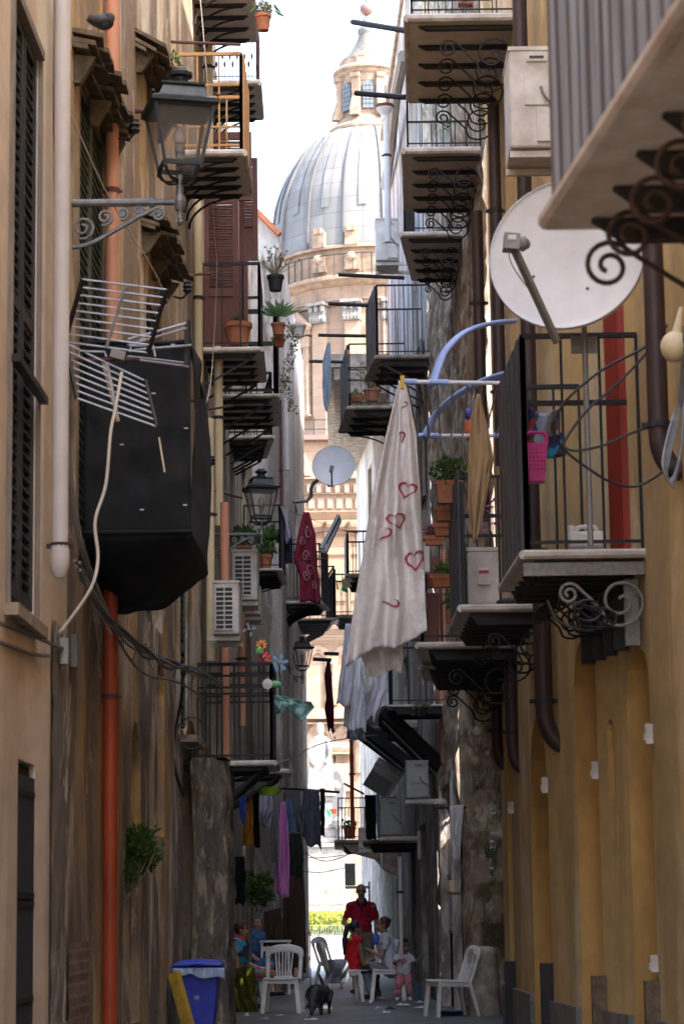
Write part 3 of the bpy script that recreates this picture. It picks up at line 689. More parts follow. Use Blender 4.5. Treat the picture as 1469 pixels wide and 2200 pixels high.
for sg in (-1, 1): sr.beam(bs_+t*S(50*sg, DD)+n*.5+V(0,0,zc(700,200)), bs_+n*.5+V(0,0,zc(660,200)), .5, .5)
sr.build('window_surround', M['trim_stone'], cath)
rl = MB(); R_ = S(229, DD)
angs = [math.radians(a) for a in range(-75, 40, 5)]
for y in (545,): rl.tube([ctr+V(math.sin(a)*R_, -math.cos(a)*R_, zc(y,229)) for a in angs], .05, 4)
for a in angs: rl.tube([ctr+V(math.sin(a)*R_, -math.cos(a)*R_, zc(594,229)), ctr+V(math.sin(a)*R_, -math.cos(a)*R_, zc(545,229))], .05 if int(a*100) % 3 else .09, 4)
rl.build('gallery_railing', M['iron'], cath)
# lower body of the church: pink roof, merloned wall, arcades
D1 = 152.0
def body(x0, y0, x1, y1, name, m, d=D1, dep=2.0): return MB().px(x0, y0, x1, y1, d, dep).build(name, m, cath)
body(380, 940, 1150, 2200, 'nave_wall', M['ashlar'], D1, 20); body(378, 928, 1152, 948, 'nave_parapet', M['pinkball'], D1-.6, 22)
tr = MB()
for x in range(600, 800, 37): a = W(x, 950, D1-.5); b_ = W(x, 895, D1-.5); tr.tube([a, b_], .05, 4)
for y in (902, 922): tr.tube([W(590,y,D1-.5), W(830,y,D1-.5)], .04, 4)
tr.build('terrace_railing', M['iron'], cath)
D2 = 146.0
mw = MB(); mw.px(590, 1022, 840, 1100, D2, 3)
mw.build('merlon_wall', M['ashlar'], cath)
for cxm in (648, 716, 784):
    mb = MB()
    mb.prism([W(cxm+dx, y, D2-.05) for dx, y in ((-14,1022),(-14,985),(0,966),(14,985),(14,1022))], (0,1.6,0))
    mb.prism([W(cxm+dx, y, D2-.35) for dx, y in ((-9,1018),(-9,988),(0,976),(9,988),(9,1018))], (0,.3,0))
    mb.px(cxm-19, 1016, cxm+19, 1022, D2-.3, 2)
    mb.build('merlon', M['trim_stone'], cath)
for y0, y1, o in ((1023,1029,.5),(1058,1062,.35),(1096,1101,.4),(1112,1115,.3),(1330,1340,.5),(1366,1370,.3),(1520,1545,.6),(1550,1556,.4)): MB().px(585, y0, 850, y1, D2-o-(.0 if y1 < 1105 else -5.5), o+.3).build('string_course', M['trim_stone'], cath)
for x in range(600, 840, 20): MB().px(x, 1040, x+9, 1058, D2-.3, .35).build('corbel', M['trim_stone'], cath); MB().px(x+3, 1070, x+15, 1092, D2-.16, .2).build('blind_panel', M['trim_stone'], cath)
def garch(mb, cx, y0, yt, hw, d, w=.22):
    L_ = [W(cx-hw, y0, d), W(cx-hw, yt+hw*1.3, d)]+[W(cx-hw*math.cos(q)*1.0, yt+hw*1.3-hw*1.3*math.sin(q), d) for q in (.35,.7,1.1,1.4)]+[W(cx, yt, d)]
    R2 = [W(cx+hw, y0, d), W(cx+hw, yt+hw*1.3, d)]+[W(cx+hw*math.cos(q), yt+hw*1.3-hw*1.3*math.sin(q), d) for q in (.35,.7,1.1,1.4)]+[W(cx, yt, d)]
    mb.tube(L_, w, 4); mb.tube(R2, w, 4)
ga = MB()
for cx in (682, 742): garch(ga, cx, 1515, 1392, 27, D1-.1); garch(ga, cx, 1515, 1400, 20, D1-.1, .14)
for cx in (690, 748): garch(ga, cx, 1660, 1556, 26, D1-.1); garch(ga, cx, 1660, 1566, 19, D1-.1, .14)
for cx, y in ((650,1180),(700,1180),(750,1180)): ga.px(cx-1, y-60, cx+1, y+150, D1-.15, .3)
for y in (1148,1190,1246,1290): ga.px(600, y, 800, y+2.2, D1-.13, .25)
ga.build('blind_arcade', M['trim_stone'], cath)
pc = MB(); pc.px(688, 1612, 760, 1620, D1-1, 1); pc.px(690, 1640, 760, 1700, D1-.9, .9); 
for k in range(9): pc.ball(W(700+k*6, 1606, D1-.8), .35, 8)
pc.build('porch', M['trim_stone'], cath)
dw = MB(); dw.prism([W(722+dx, y, D1-1.05) for dx, y in ((-16,1960),(-16,1690),(-9,1664),(0,1655),(9,1664),(16,1690),(16,1960))], (0,.1,0)); dw.build('doorway', M['rib'], cath)
tower = MB(); tower.px(606, 1030, 628, 1200, 140, 3)
for y in range(1042, 1200, 13): tower.px(604, y, 630, y+4, 139.7, .4)
tower.build('side_turret', M['trim_stone'], cath)

# statue monument
D3 = 112.0
mon = thing('statue_monument', G(700, 2020), 'white marble statue of a robed figure on a tall pedestal before the church', 'monument')
mx = 688
def mpx(x0, y0, x1, y1, mb, ex=0): 
    a = W(x0, y1, D3); b_ = W(x1, y0, D3); wdt = b_.x-a.x
    return mb.box(((a.x+b_.x)/2, D3, (a.z+b_.z)/2), (wdt, wdt*.9+ex, b_.z-a.z))
pd = MB()
for x0, y0, x1, y1 in ((655,1700,722,1712),(660,1712,717,1722),(664,1722,713,1772),(658,1772,726,1782),(650,1782,736,1800),(645,1800,742,1812),(640,1820,752,1935),(632,1812,760,1822),(628,1930,766,1945),(622,1945,772,1990),(610,1990,790,2030)): mpx(x0, y0, x1, y1, pd)
for k, x in enumerate((648, 735)): pd.ball(W(x, 1768, D3-1), .35, 10, (1.4,1,1)); pd.tube([W(x,1800,D3-1), W(x,1772,D3-1), W(x-4,1752,D3-1), W(x,1740,D3-1)], .26, 10, .1)
pd.tube([W(737,1735,D3), W(740,1680,D3)], .12, 8, .05)
pd.build('pedestal', M['marble'], mon)
fg = MB()
bprof = [(0,1552),(7,1556),(9,1566),(7,1576),(6,1580),(15,1584),(20,1592),(19,1606),(14,1620),(16,1640),(20,1668),(24,1690),(26,1701),(0,1702)]
fg.lathe([(S(r, D3)*(1), W(mx, y, D3).z) for r, y in reversed(bprof)], V(W(mx,1600,D3).x, D3, 0), 22, sx=1, sy=.75)
fg.tube([W(672,1592,D3-.2), W(664,1612,D3-.5), W(668,1636,D3-.6), W(676,1646,D3-.6)], S(6, D3), 8, S(4, D3))
fg.tube([W(704,1592,D3-.2), W(709,1610,D3-.5), W(707,1628,D3-.5), W(699,1640,D3-.9)], S(6, D3), 8, S(4, D3))
for k in range(9):
    a = W(674+k*4, 1596, D3-.25); b_ = W(666+k*5.5+3*math.sin(k*2), 1700, D3-.5); fg.tube([a, lerp(a, b_, .5)+V(.1*math.sin(k*3),-.12,0), b_], .1, 5, .2)
fg.ball(W(717,1688,D3), S(15, D3), 12, (1,.8,.8)); fg.ball(W(660,1688,D3), S(9, D3), 10)
fg.build('statue', M['marble'], mon, smooth=True)
# flower bed with kerb
kb = MB(); a = W(590, 2026, 100); 
kb.box((W(700,2020,101).x, 101, .16), (30, .5, .34)); tag(kb.build('bed_kerb', M['marbleslab']), 'pale stone kerb in front of the yellow flower bed', 'kerb')
fl = MB(); zz = .3
for k in range(5200):
    x = random.uniform(-3.2, 3.0); d = random.uniform(101.6, 105); z = random.uniform(0, 1)**.8*1.15
    fl.k = 0; fl.leaf(V(x, d, z), V(random.uniform(-.1,.1), random.uniform(-.1,.1), random.uniform(.15,.3)), .05)
for k in range(900):
    x = random.uniform(-3.2, 3.0); d = random.uniform(101.5, 105); z = .55+random.uniform(0, 1)**.7*.75
    fl.k = 1
    for q in range(3): fl.leaf(V(x, d, z), V(random.uniform(-.13,.13), random.uniform(-.13,.05), random.uniform(-.03,.12)), .12)
tag(fl.build('flower_bed', [M['plant'], M['yellowfl']]), 'bed of yellow flowers and green stems glowing beyond the alley', 'flower bed', kind='stuff')
fn = MB()
for k in range(60): x = -3.2+k*.105; fn.tube([V(x,101.35,.3), V(x,101.35,.78)], .012, 4)
for z in (.4,.76): fn.tube([V(-3.2,101.35,z), V(3.1,101.35,z)], .015, 4)
tag(fn.build('bed_fence', M['greyiron']), 'low thin metal fence edging the yellow flower bed', 'fence')
# ================================================================== balconies
def scroll(A, out, L, lw=1.0):
    """S-scroll under a balcony: A = wall point under the slab, out = horizontal unit towards the alley"""
    pts = []
    for k in range(27):
        t = k/26; a = math.radians(-430+560*t); r = .02+.07*t; pts.append((.62+r*math.cos(a), -.17+r*math.sin(a)))
    pts.append((.45,-.21)); pts.append((.36,-.30))
    for k in range(34):
        t = k/33; a = math.radians(305-600*t); r = .19*(1-t)**.8+.02; pts.append((.2+r*math.cos(a), -.235+r*math.sin(a)))
    return [A+out*(u*L)+V(0,0,v*L*lw) for u, v in pts]
def scroll_long(A, out, L):
    pts = []
    for k in range(30):
        t = k/29; a = math.radians(-430+575*t); r = .018+.072*t; pts.append((.86*L+r*math.cos(a), -.075+r*math.sin(a)))
    pts += [(.70*L,-.12),(.35*L,-.42),(.0,-.78)]
    return [A+out*u+V(0,0,v) for u, v in pts]
def balcony(name, label, cat, no, fo, dn, Xw, group, t=.06, nj=5, jh=.1, br='scroll', rail=1.05, sp=.13, rr=.008, bars=(), panel=None, slab='marbleslab', under=True, ironm='iron', near=True, outer=True, bscale=1.0, brn=None, deco=False, jv=.9, underm='underslab'):
    A = W(*no, dn); z = A.z; B = atz(*fo, z)
    D = V(Xw(dn), dn, z); C = V(Xw(B.y), B.y, z)
    root = thing(name, (D.x, (A.y+B.y)/2, z), label, cat, group)
    P = lambda u, v, h=0: lerp(lerp(D, C, u), lerp(A, B, u), v)+V(0,0,h)
    mb = MB(); mb.hexa([P(0,0), P(0,1), P(1,1), P(1,0), P(0,0,t), P(0,1,t), P(1,1,t), P(1,0,t)])
    # rounded nosing strip standing a little proud of the slab
    mb.k = 0
    for a, b_ in ((P(0,0,t*.5), P(0,1,t*.5)), (P(0,1,t*.5), P(1,1,t*.5)), (P(1,1,t*.5), P(1,0,t*.5))): mb.tube([a, b_], t*.56, 8)
    if under: mb.k = 1; mb.add([P(.02,.0,-.004), P(.02,.98,-.004), P(.98,.98,-.004), P(.98,.0,-.004)], [(0,1,2,3)])
    mb.build('slab', [M[slab], M[underm]], root)
    out = (A-D).normalized(); L = (A-D).length
    for k in range(nj):
        u = .05+.9*k/(nj-1); w_ = .03
        j = MB(); al = (P(1,0)-P(0,0)).normalized()*w_
        j.prism([P(u,0,-.006)-al, P(u,jv,-.006)-al, P(u,jv-.08,-jh)-al, P(u,0,-jh)-al], al*2); j.build('joist', M['joist'], root)
        o2 = (P(u,1)-P(u,0)).normalized(); L2 = (P(u,1)-P(u,0)).length
        if br and (brn is None or k in brn):
            b_ = MB()
            if br == 'long': b_.tube(scroll_long(P(u,0,-jh-.01), o2, L2), .0095, 8)
            elif br == 'scroll': b_.tube(scroll(P(u,0,-jh-.01), o2, L2*bscale), .009, 6)
            elif br == 'arc': b_.tube([P(u,0,-jh)+o2*L2*(.04+.8*(1-math.cos(q)))+V(0,0,-L2*.5*(1-math.sin(q))) for q in [i*PI/2/9 for i in range(10)]], .014, 5)
            elif br == 'strut': b_.beam(P(u,.85,-jh), P(u,.02,-L2*.55), .018, .026)
            b_.build('bracket', M['brownscroll' if br == 'long' else ironm if br == 'scroll' and ironm != 'rust' else 'iron'], root)
    if rail:
        r = MB(); i_ = .96
        def run(p, q, n):
            for k in range(n+1):
                b0 = lerp(p, q, k/n); big = 1.7 if k in (0, n) else 1
                r.tube([b0+V(0,0,t), b0+V(0,0,t+rail)], rr*big, 4)
                if deco and 0 < k < n:
                    for h in (.22,.8): r.ball(b0+V(0,0,t+rail*h), rr*2.6, 6, (1,1,2.6))
            for h in (.06, rail)+tuple(bars): r.tube([p+V(0,0,t+h), q+V(0,0,t+h)], rr*(1.9 if h == rail else 1.2), 4)
        if near: run(P(.02,.0), P(.02,i_), max(2, int((P(0,0)-P(0,1)).length/sp)))
        if outer: run(P(.02,i_), P(.98,i_), max(2, int((P(0,1)-P(1,1)).length/sp)))
        run(P(.98,i_), P(.98,0), max(2, int((P(0,0)-P(0,1)).length/sp)))
        r.build('railing', M[ironm], root)
    if panel:
        pm, ph = panel; q = MB(); e = (A-D).normalized()*.012; i_ = .985; n = 10
        for k in range(n):
            u0 = .03+.94*k/n; u1 = .03+.94*(k+1)/n; w_ = e*(1 if k % 2 else 1.6)
            q.hexa([P(u0,i_,t), P(u1,i_,t), P(u1,i_,t)+w_, P(u0,i_,t)+w_, P(u0,i_,t+ph), P(u1,i_,t+ph), P(u1,i_,t+ph)+w_, P(u0,i_,t+ph)+w_])
        q.build('screen', M[pm], root)
    root_P[root.name] = P
    return root, P
root_P = {}
RG = 'iron balconies along the right wall'; LG = 'iron balconies along the left wall'
# ---- right
B0, P0 = balcony('balcony','big near balcony at top right with rusty scroll brackets and grey reed screen','balcony',(1560,-104),(1172,492),8.7*.66,XR,RG,t=.055,nj=7,jh=.085,rail=1.1,sp=.16,rr=.011,ironm='redrust',br='long',panel=None,slab='whiteslab',underm='whiteslab')
sc = MB()
sc2 = MB()
for k in range(44):
    u = k/43+random.uniform(-.006,.006); a = P0(.98-.96*u,.975,.055); (sc if k % 3 else sc2).tube([a, a+V(random.uniform(-.006,.006),random.uniform(-.006,.006),.7), a+V(0,0,1.15)], random.uniform(.014,.021), 6)
sc.build('reed_screen', M['corr'], B0); sc2.build('dark_reeds', M['corr2'], B0)
scb = MB(); scb.hexa([P0(.02,.955,.06), P0(.98,.955,.06), P0(.98,.945,.06), P0(.02,.945,.06), P0(.02,.955,1.2), P0(.98,.955,1.2), P0(.98,.945,1.2), P0(.02,.945,1.2)]); scb.build('screen_backing', M['corr2'], B0)
L1, P1 = balcony('balcony','balcony with tall iron bars, black side screen and grey scroll bracket below the white dish','balcony',(1124,1201),(1078,1272),16.5,XR,RG,nj=7,rail=1.52,sp=.21,rr=.013,panel=('panel',1.5),ironm='iron',brn=(1,2,3,4,5,6),bscale=.95)
gb = MB(); gb.tube(scroll(P1(.02,0,-.1), (P1(0,1)-P1(0,0)).normalized(), .84), .013, 8); gb.build('bracket', M['greyiron'], L1)
MB().beam(P1(.02,.0,-.07), P1(.02,1,-.07), .03, .09).build('edge_bar', M['greyiron'], L1)
MB().beam(P1(.02,.1,1.1), P1(.02,.97,1.1), .03, .035).build('cross_rail', M['iron'], L1)
for k in range(5):
    a = P1(.1+.18*k,.0,-.12); MB().box(a+V(-.06,0,-.24), (.1,.06,.46)).build('wall_plate', M['joist'] if k else M['greyiron'], L1)
L2, P2 = balcony('balcony','balcony holding a pale air conditioner, with a black side screen, behind the tan cloth','balcony',(990,1315),(968,1366),19.5,XR,RG,nj=7,brn=(0,3,6),rail=1.0,sp=.3,rr=.012,panel=('panel',1.12),near=False,ironm='iron')
np_ = MB()
for v_ in (.55,): np_.tube([P2(.02,v_,.06), P2(.02,v_,1.12)], .013, 4)
np_.tube([P2(.02,.35,1.12), P2(.02,.97,1.12)], .016, 4); np_.build('front_post', M['iron'], L2)
L3, P3 = balcony('balcony','low balcony crowded with planters and a brown cupboard behind the heart tablecloth','balcony',(898,1394),(911,1432),22.4,XR,RG,nj=7,brn=(0,6),rail=1.0,sp=.16,rr=.01,ironm='iron')
L4, P4 = balcony('balcony','thin white edged balcony slab lowest in the right row, fans of curved iron beneath','balcony',(902,1437),(914,1464),23.6,XR,RG,t=.03,nj=7,rail=0,brn=(5,),bscale=1.0)
U1, _u1 = balcony('balcony','highest right balcony with terracotta pots at the top edge of the picture','balcony',(875,47),(880,221),21.2,XR,RG,t=.07,nj=5,jh=.045,rail=1.0,sp=.16)
U2, _u2 = balcony('balcony','upper right balcony with railing, lemon pot plant and dark joists','balcony',(869,331),(873,455),25.0,XS,RG,t=.07,nj=5,jh=.045,rail=1.0,sp=.14)
U3, _u3 = balcony('balcony','third upper right balcony above the brown downpipe, small pot on it','balcony',(863,509),(888,604),28.4,XS,RG,t=.06,nj=5,jh=.045,rail=1.0,sp=.16)
M1, _m1 = balcony('balcony','old stone balcony with tall thin bars and dark side screen, first right of the dome','balcony',(807,772),(786,820),34.6,lambda d: 1.34,RG,t=.06,nj=4,jh=.07,br='strut',rail=1.06,sp=.125,rr=.009,panel=('panel',1.06),slab='stoneslab',under=False)
M2, _m2 = balcony('balcony','old balcony with dark side screen and two terracotta pots right of the hanging scarf','balcony',(747,880),(730,931),40,lambda d: XT(d)+.02,RG,t=.06,nj=4,jh=.07,br='arc',rail=1.08,sp=.3,rr=.009,panel=('panel',1.08),slab='stoneslab',under=False)
FB, _fb = balcony('balcony','small far balcony with dark screen and open bars over the alley exit','balcony',(745,1241),(741,1262),47,XU,RG,t=.07,nj=3,br='arc',rail=.85,sp=.15,rr=.012,panel=('panel',.8),slab='stoneslab',under=False)
FB2, _fb2 = balcony('balcony','far balcony hung with a green pennant, closest to the church','balcony',(716,1328),(714,1342),50,XU,RG,t=.07,nj=3,br='arc',rail=.85,sp=.14,rr=.011,slab='stoneslab',under=False)
DB, _db = balcony('balcony','low balcony with a white edged slab above the folded black awnings','balcony',(832,1519),(838,1532),33.6,lambda d: 1.4,RG,t=.03,nj=4,rail=.9,sp=.22,rr=.01,br=None,near=True)
DB2, _db2 = balcony('balcony','low balcony with thick beige edge below the hanging white laundry','balcony',(762,1571),(766,1582),38.5,lambda d: XT(d)+.02,RG,t=.16,nj=3,rail=0,br='strut',slab='stoneslab',under=False)
SB, _sb = balcony('balcony','small stone balcony with bent black railing and planter at the alley exit','balcony',(722,1813),(722,1826),45.5,lambda d: XT(d)+.06,RG,t=.07,nj=3,rail=.78,sp=.07,rr=.009,br=None,slab='stoneslab',under=False)
cb = MB(); a = _sb(.5,.95,0); 
cb.prism([_sb(0,.9,-.01), _sb(0,.75,-.16), _sb(0,.4,-.28), _sb(0,.25,-.5), _sb(0,0,-.62), _sb(0,0,-.01)], V(0,.9,0)); cb.build('corbel', M['stoneslab'], SB)
LB_, _lb = balcony('ledge','short stone ledge under the black trousers hanging on the right','ledge',(781,1812),(784,1820),38.8,lambda d: XT(d)+.02,None,t=.05,nj=3,rail=0,br=None,slab='stoneslab',under=False)
# ---- left
K1, _k1 = balcony('balcony','topmost left balcony seen from below, pale slab with dark joists and a hanging flowerpot','balcony',(541,-25),(548,89),26.5,XL,LG,t=.07,nj=5,jh=.04,br='arc',rail=1.0,sp=.2,ironm='redrust')
K2, _k2 = balcony('balcony','upper left balcony with white sky behind its fine ornate bars','balcony',(556,183),(562,258),29.2,XL,LG,t=.07,nj=5,jh=.04,br='arc',rail=1.0,sp=.1,rr=.0065,ironm='redrust',deco=True)
K3, _k3 = balcony('balcony','left balcony with orange rusted railing and rusted side sheet behind the big lamp','balcony',(524,335),(537,421),24.4,XL,LG,t=.07,nj=5,jh=.04,br='arc',rail=1.06,sp=.2,rr=.013,ironm='rust',panel=('rust',1.06),bars=(.72,))
K4, _k4 = balcony('balcony','left balcony with dark railing, terracotta pot and brown shutters','balcony',(562,756),(568,822),28,XL,LG,t=.06,nj=5,jh=.05,br='strut',brn=(0,2,4),rail=1.03,sp=.22,rr=.012,ironm='iron',panel=None)
K5, _k5 = balcony('balcony','left balcony slab directly below the one with the terracotta pot','balcony',(597,854),(601,916),30.5,XL,LG,t=.05,nj=5,jh=.05,br='strut',brn=(0,2,4),rail=1.1,sp=.6,rr=.02,ironm='iron')
K6, _k6 = balcony('balcony','left balcony with steep dark struts just above the second lamp','balcony',(587,943),(571,985),33.2,XL,LG,t=.05,nj=5,jh=.05,br='strut',brn=(0,2,3,4),rail=.9,sp=.2,rr=.012)
K7, _k7 = balcony('balcony','narrow left balcony with stacked terracotta pots beside the second lamp','balcony',(604,1226),(616,1257),37.2,XL,LG,t=.035,nj=6,jh=.06,br='arc',rail=1.0,sp=.2,rr=.01)
K8, _k8 = balcony('balcony','left balcony under the hanging maroon cloth with dark side screen','balcony',(690,1297),(707,1312),41.5,lambda d: -1.06,LG,t=.05,nj=6,jh=.06,br='arc',rail=1.0,sp=.2,rr=.01,panel=('panel',.95))
K9, _k9 = balcony('balcony','far left balcony with louvred underside and black side screen beside the green pennant','balcony',(722,1332),(703,1356),46,XD,LG,t=.04,nj=6,jh=.07,br='strut',rail=1.0,sp=.22,rr=.01,panel=('panel',.95))
N1, _n1 = balcony('balcony','low left balcony with black bars and colourful pinwheels','balcony',(590,1645),(597,1658),27,XL,LG,t=.06,nj=6,jh=.05,br=None,rail=1.08,sp=.13,rr=.014,bars=(.75,.82,.95))
N2, _n2 = balcony('balcony','lowest left balcony slab with long dark struts to the wall','balcony',(618,1662),(622,1670),30,XL,LG,t=.06,nj=5,jh=.05,br='strut',rail=0)
for k in range(4):
    MB().beam(_n1(.15+.25*k,.8,-.05), _n1(.15+.25*k,0,-.62), .03, .035).build('strut', M['iron'], N1)
# ---- black shade-cloth balcony
bb = thing('wrapped_balcony', V(-1.45,18,W(300,1150,17).z), 'balcony wrapped all round in black shade cloth, sagging below, behind the aerial', 'balcony')
zt_ = W(300,737,17).z; zb_ = W(300,1150,17).z; xo = W(405,900,17).x
fm = MB()
for (x, d) in ((xo,17),(xo,19),(XL(17)+.02,17)): fm.tube([V(x,d,zb_-.02), V(x,d,zt_+.16)], .016, 6)
fm.tube([V(XL(17),17,zt_), V(xo,17,zt_), V(xo,19,zt_), V(XL(19),19,zt_)], .016, 6)
fm.build('frame', M['iron'], bb)
MB().box(((XL(18)+xo)/2-.02, 18.02, zb_+.06), (xo-XL(18)-.06, 1.9, .07)).build('slab', M['stoneslab'], bb)
def cl_near(u, v):
    x = lerp(XL(17)+.01, xo+.02, u); z = lerp(zt_+.01, belly(u,0).z-.004, v)
    return V(x, 16.97-(.03*math.sin(u*7+v*3)+.02*noise.noise(V(u*6,v*8,1))+.02*math.sin(v*21+u*6)*v*v+.05*v)*(1-v**6)*1.0, z)
def cl_side(u, v):
    d = lerp(16.97, 19.05, u); z = lerp(zt_+.01, belly(1,u).z-.004, v)
    sag = .12*math.sin(PI*u)*(1-v)**2
    return V(xo+.02+(.03*math.sin(u*6+v*4)+.02*noise.noise(V(u*5,v*6,4)))*(1-v**6), d, z-sag*.3)
def belly(u, v):   # hanging cloth under the slab, lowest along the middle, rising to the wall
    a = u; x = lerp(XL(17)+.01, xo+.02, a); d = lerp(16.97, 19.05, v)
    drop = .34*(1-a)**.7*v**.8+.20*math.sin(PI*a)**.8*math.sin(PI*v)**.7+(.012*math.sin(v*11+a*7)+.010*math.sin(a*15-v*8)+.03*noise.noise(V(a*5, v*6, 2)))*min(1, v*5)*(1-a**8)
    return V(x, d, zb_-drop)
cm = MB().grid(cl_near, 26, 26).grid(cl_side, 26, 26).grid(belly, 30, 30)
for (x, y) in ((300,742),(330,845),(262,955),(400,920),(398,1085),(305,1095),(165,960),(190,742),(372,740)):
    q = W(x, y, 16.9); MB().box(q, (.028,.012,.008)).build('tie', M['plastic'], bb)
for v_ in (0.0,):
    MB().tube([cl_near(k/14, .012)+V(0,-.008,0) for k in range(15)], .011, 6).build('hem', M['net'], bb); MB().tube([cl_near(k/20, .985)+V(0,-.01,0) for k in range(21)], .014, 6).build('hem', M['net'], bb)
o = cm.build('shade_cloth', M['net'], bb, smooth=True); thick(o, .006)

# ================================================================== street lamps
def make_lamp():
    root = thing('street_lamp', (0,0,0), 'large wall lantern on scrolled arm, nearest of the three on the left wall', 'lamp', 'wall lanterns on scrolled arms')
    ar = MB(); ar.tube([V(0,0,0), V(.56,0,0)], .028, 10); ar.tube([V(.54,0,0), V(.75,0,0)], .022, 8); ar.tube([V(.54,0,0), V(.58,0,0)], .038, 8)
    ar.tube([V(.75,0,-.12), V(.75,0,.19)], .02, 8); ar.ball(V(.75,0,-.14), .025, 8); ar.lathe([(.03,-.06),(.045,0),(.03,.05)], V(.75,0,0), 10)
    ar.box((.0,0,-.14), (.03,.09,.42)); ar.build('arm', M['lampgrey'], root)
    s_ = MB()
    s_.tube(smoothp([V(.02,0,-.31), V(.14,0,-.285), V(.30,0,-.20), V(.46,0,-.105), V(.60,0,-.035)]), .016, 6)
    for cx, cz, r, a0, sg in ((.09,-.17,.085,250,1),(.24,-.10,.06,250,1),(.36,-.075,.045,250,1),(.47,-.055,.035,250,1),(.6,-.085,.05,110,-1)):
        s_.tube([V(cx+(r*(1-t/18*.85))*math.cos(math.radians(a0+sg*t*34)), 0, cz+(r*(1-t/18*.85))*math.sin(math.radians(a0+sg*t*34))) for t in range(18)], .011, 5)
    s_.build('scrollwork', M['lampgrey'], root)
    R_ = Matrix.Rotation(math.radians(14), 3, 'Z'); C = V(.75,0,0)
    def ring(w, z): return [C+R_ @ V(x*w/2, y*w/2, 0)+V(0,0,z) for x, y in ((-1,-1),(1,-1),(1,1),(-1,1))]
    b0 = ring(.25,.245); b1 = ring(.40,.64)
    gl = MB()
    i0 = ring(.238,.25); i1 = ring(.388,.635)
    for k in range(4): gl.add([i0[k], i0[(k+1) % 4], i1[(k+1) % 4], i1[k]], [(0,1,2,3)])
    gl.build('glass_panes', M['lampglass'], root)
    fr = MB()
    for k in range(4):
        fr.beam(b0[k], b1[k], .022, .022); fr.beam(b0[k], b0[(k+1) % 4], .022, .03); fr.beam(b1[k], b1[(k+1) % 4], .022, .03)
        fr.tube(smoothp([C+V(0,0,.13), lerp(C, b0[k], .6)+V(0,0,.03)*0+V(0,0,.0), b0[k]]), .008, 5)
        fr.ball(b0[k]+V(0,0,-.03), .014, 6)
        d = (b0[k]-C); d.z = 0
        fr.tube([C+V(0,0,.15)]+[C+d*(.35+.65*math.sin(t*.3))+V(0,0,.15+.09*(1-math.cos(t*.3))) for t in range(1, 6)], .009, 5)
    fr.build('frame', M['lampblack'], root)
    rf = MB()
    def tier(w0, z0, w1, z1): rf.hexa(ring(w0, z0)+ring(w1, z1))
    tier(.40,.62,.465,.645); tier(.465,.646,.465,.675); tier(.455,.676,.36,.70); tier(.34,.701,.27,.79); tier(.30,.791,.30,.805)
    rf.lathe([(.13,.806),(.075,.83),(.055,.86),(.055,.875),(.085,.885),(.088,.91),(.06,.925),(.05,.94),(.0,.95)], C, 16)
    for p in ring(.44,.70): rf.ball(p+V(0,0,0), .014, 6)
    rf.build('roof', M['lampblack'], root)
    MB().lathe([(.0,.40),(.035,.41),(.05,.44),(.048,.475),(.03,.51),(.028,.53)][::-1], C, 14).build('bulb', M['bulb'], root, smooth=True)
    MB().lathe([(.024,.26),(.028,.34),(.036,.345),(.036,.40)], C, 12).build('lamp_socket', M['dishgrey'], root)
    return root
def glassmat(name, tint, alpha=.35):
    m, t, b, N, L = nodes(name)
    tr = N.new('ShaderNodeBsdfTransparent'); tr.inputs[0].default_value = (*tint, 1)
    b.inputs['Base Color'].default_value = (.72,.69,.67,1); b.inputs['Roughness'].default_value = .25
    mx = N.new('ShaderNodeMixShader'); mx.inputs[0].default_value = alpha
    tl = N.new('ShaderNodeBsdfTranslucent'); tl.inputs[0].default_value = (.85,.82,.8,1); m2 = N.new('ShaderNodeMixShader'); m2.inputs[0].default_value = .6; L.new(b.outputs[0], m2.inputs[1]); L.new(tl.outputs[0], m2.inputs[2])
    L.new(tr.outputs[0], mx.inputs[1]); L.new(m2.outputs[0], mx.inputs[2]); L.new(mx.outputs[0], N['Material Output'].inputs[0])
    return m
M['lampglass'] = glassmat('dusty_lamp_glass', (.96,.93,.9), .2)
M['bulb'] = mat('frosted_bulb', (.42,.38,.37), .3, bump=0)
lamp = make_lamp()
a = W(150,437,16.3); b_ = W(387,437,16.3); k = (b_.x-a.x)/.75
lamp.location = a; lamp.scale = (k,)*3
for x0, x1, y, d, lab in ((449,562,1149,29.3,'middle wall lantern on scrolled arm, above the air conditioners on the left wall'),(580,650,1455,44,'farthest and smallest wall lantern, beside the blue flower pinwheel')):
    a = W(x0,y,d); b_ = W(x1,y,d); dup(lamp, a, 0, lab, scale=(b_.x-a.x)/.75)

# ================================================================== satellite dishes
def dish(name, label, c, rad, aim, arm_px, lnb_px, d_arm, mount):
    c = Vector(c); aim = Vector(aim).normalized(); q = aim.to_track_quat('Z', 'Y').to_matrix()
    root = thing(name, c-V(0,0,rad), label, 'satellite dish', 'white satellite dishes')
    dp = rad*.16
    pr = [(rad*t, -dp*(1-t*t)) for t in [i/12 for i in range(13)]]
    pr += [(rad*1.012, .004), (rad*1.02, -.018), (rad*.985, -.03)]+[(rad*t, -dp*(1-t*t)-.02) for t in (.9,.6,.3,.01)]
    MB().lathe(pr, c, 56, q).build('reflector', M['dish'], root, smooth=True)
    return root, q
big, qb = dish('satellite_dish', 'large white satellite dish on a pole above the barred right balcony', W(1217,545,15.2), S(172,15.2), (-.30,-1,.12), 0, 0, 0, 0)
cB = W(1217,545,15.2)
lp = W(1098,522,14.55); ab = W(1196,735,14.95)
MB().beam(ab, lp, .035, .045).build('arm', M['dishgrey'], big)
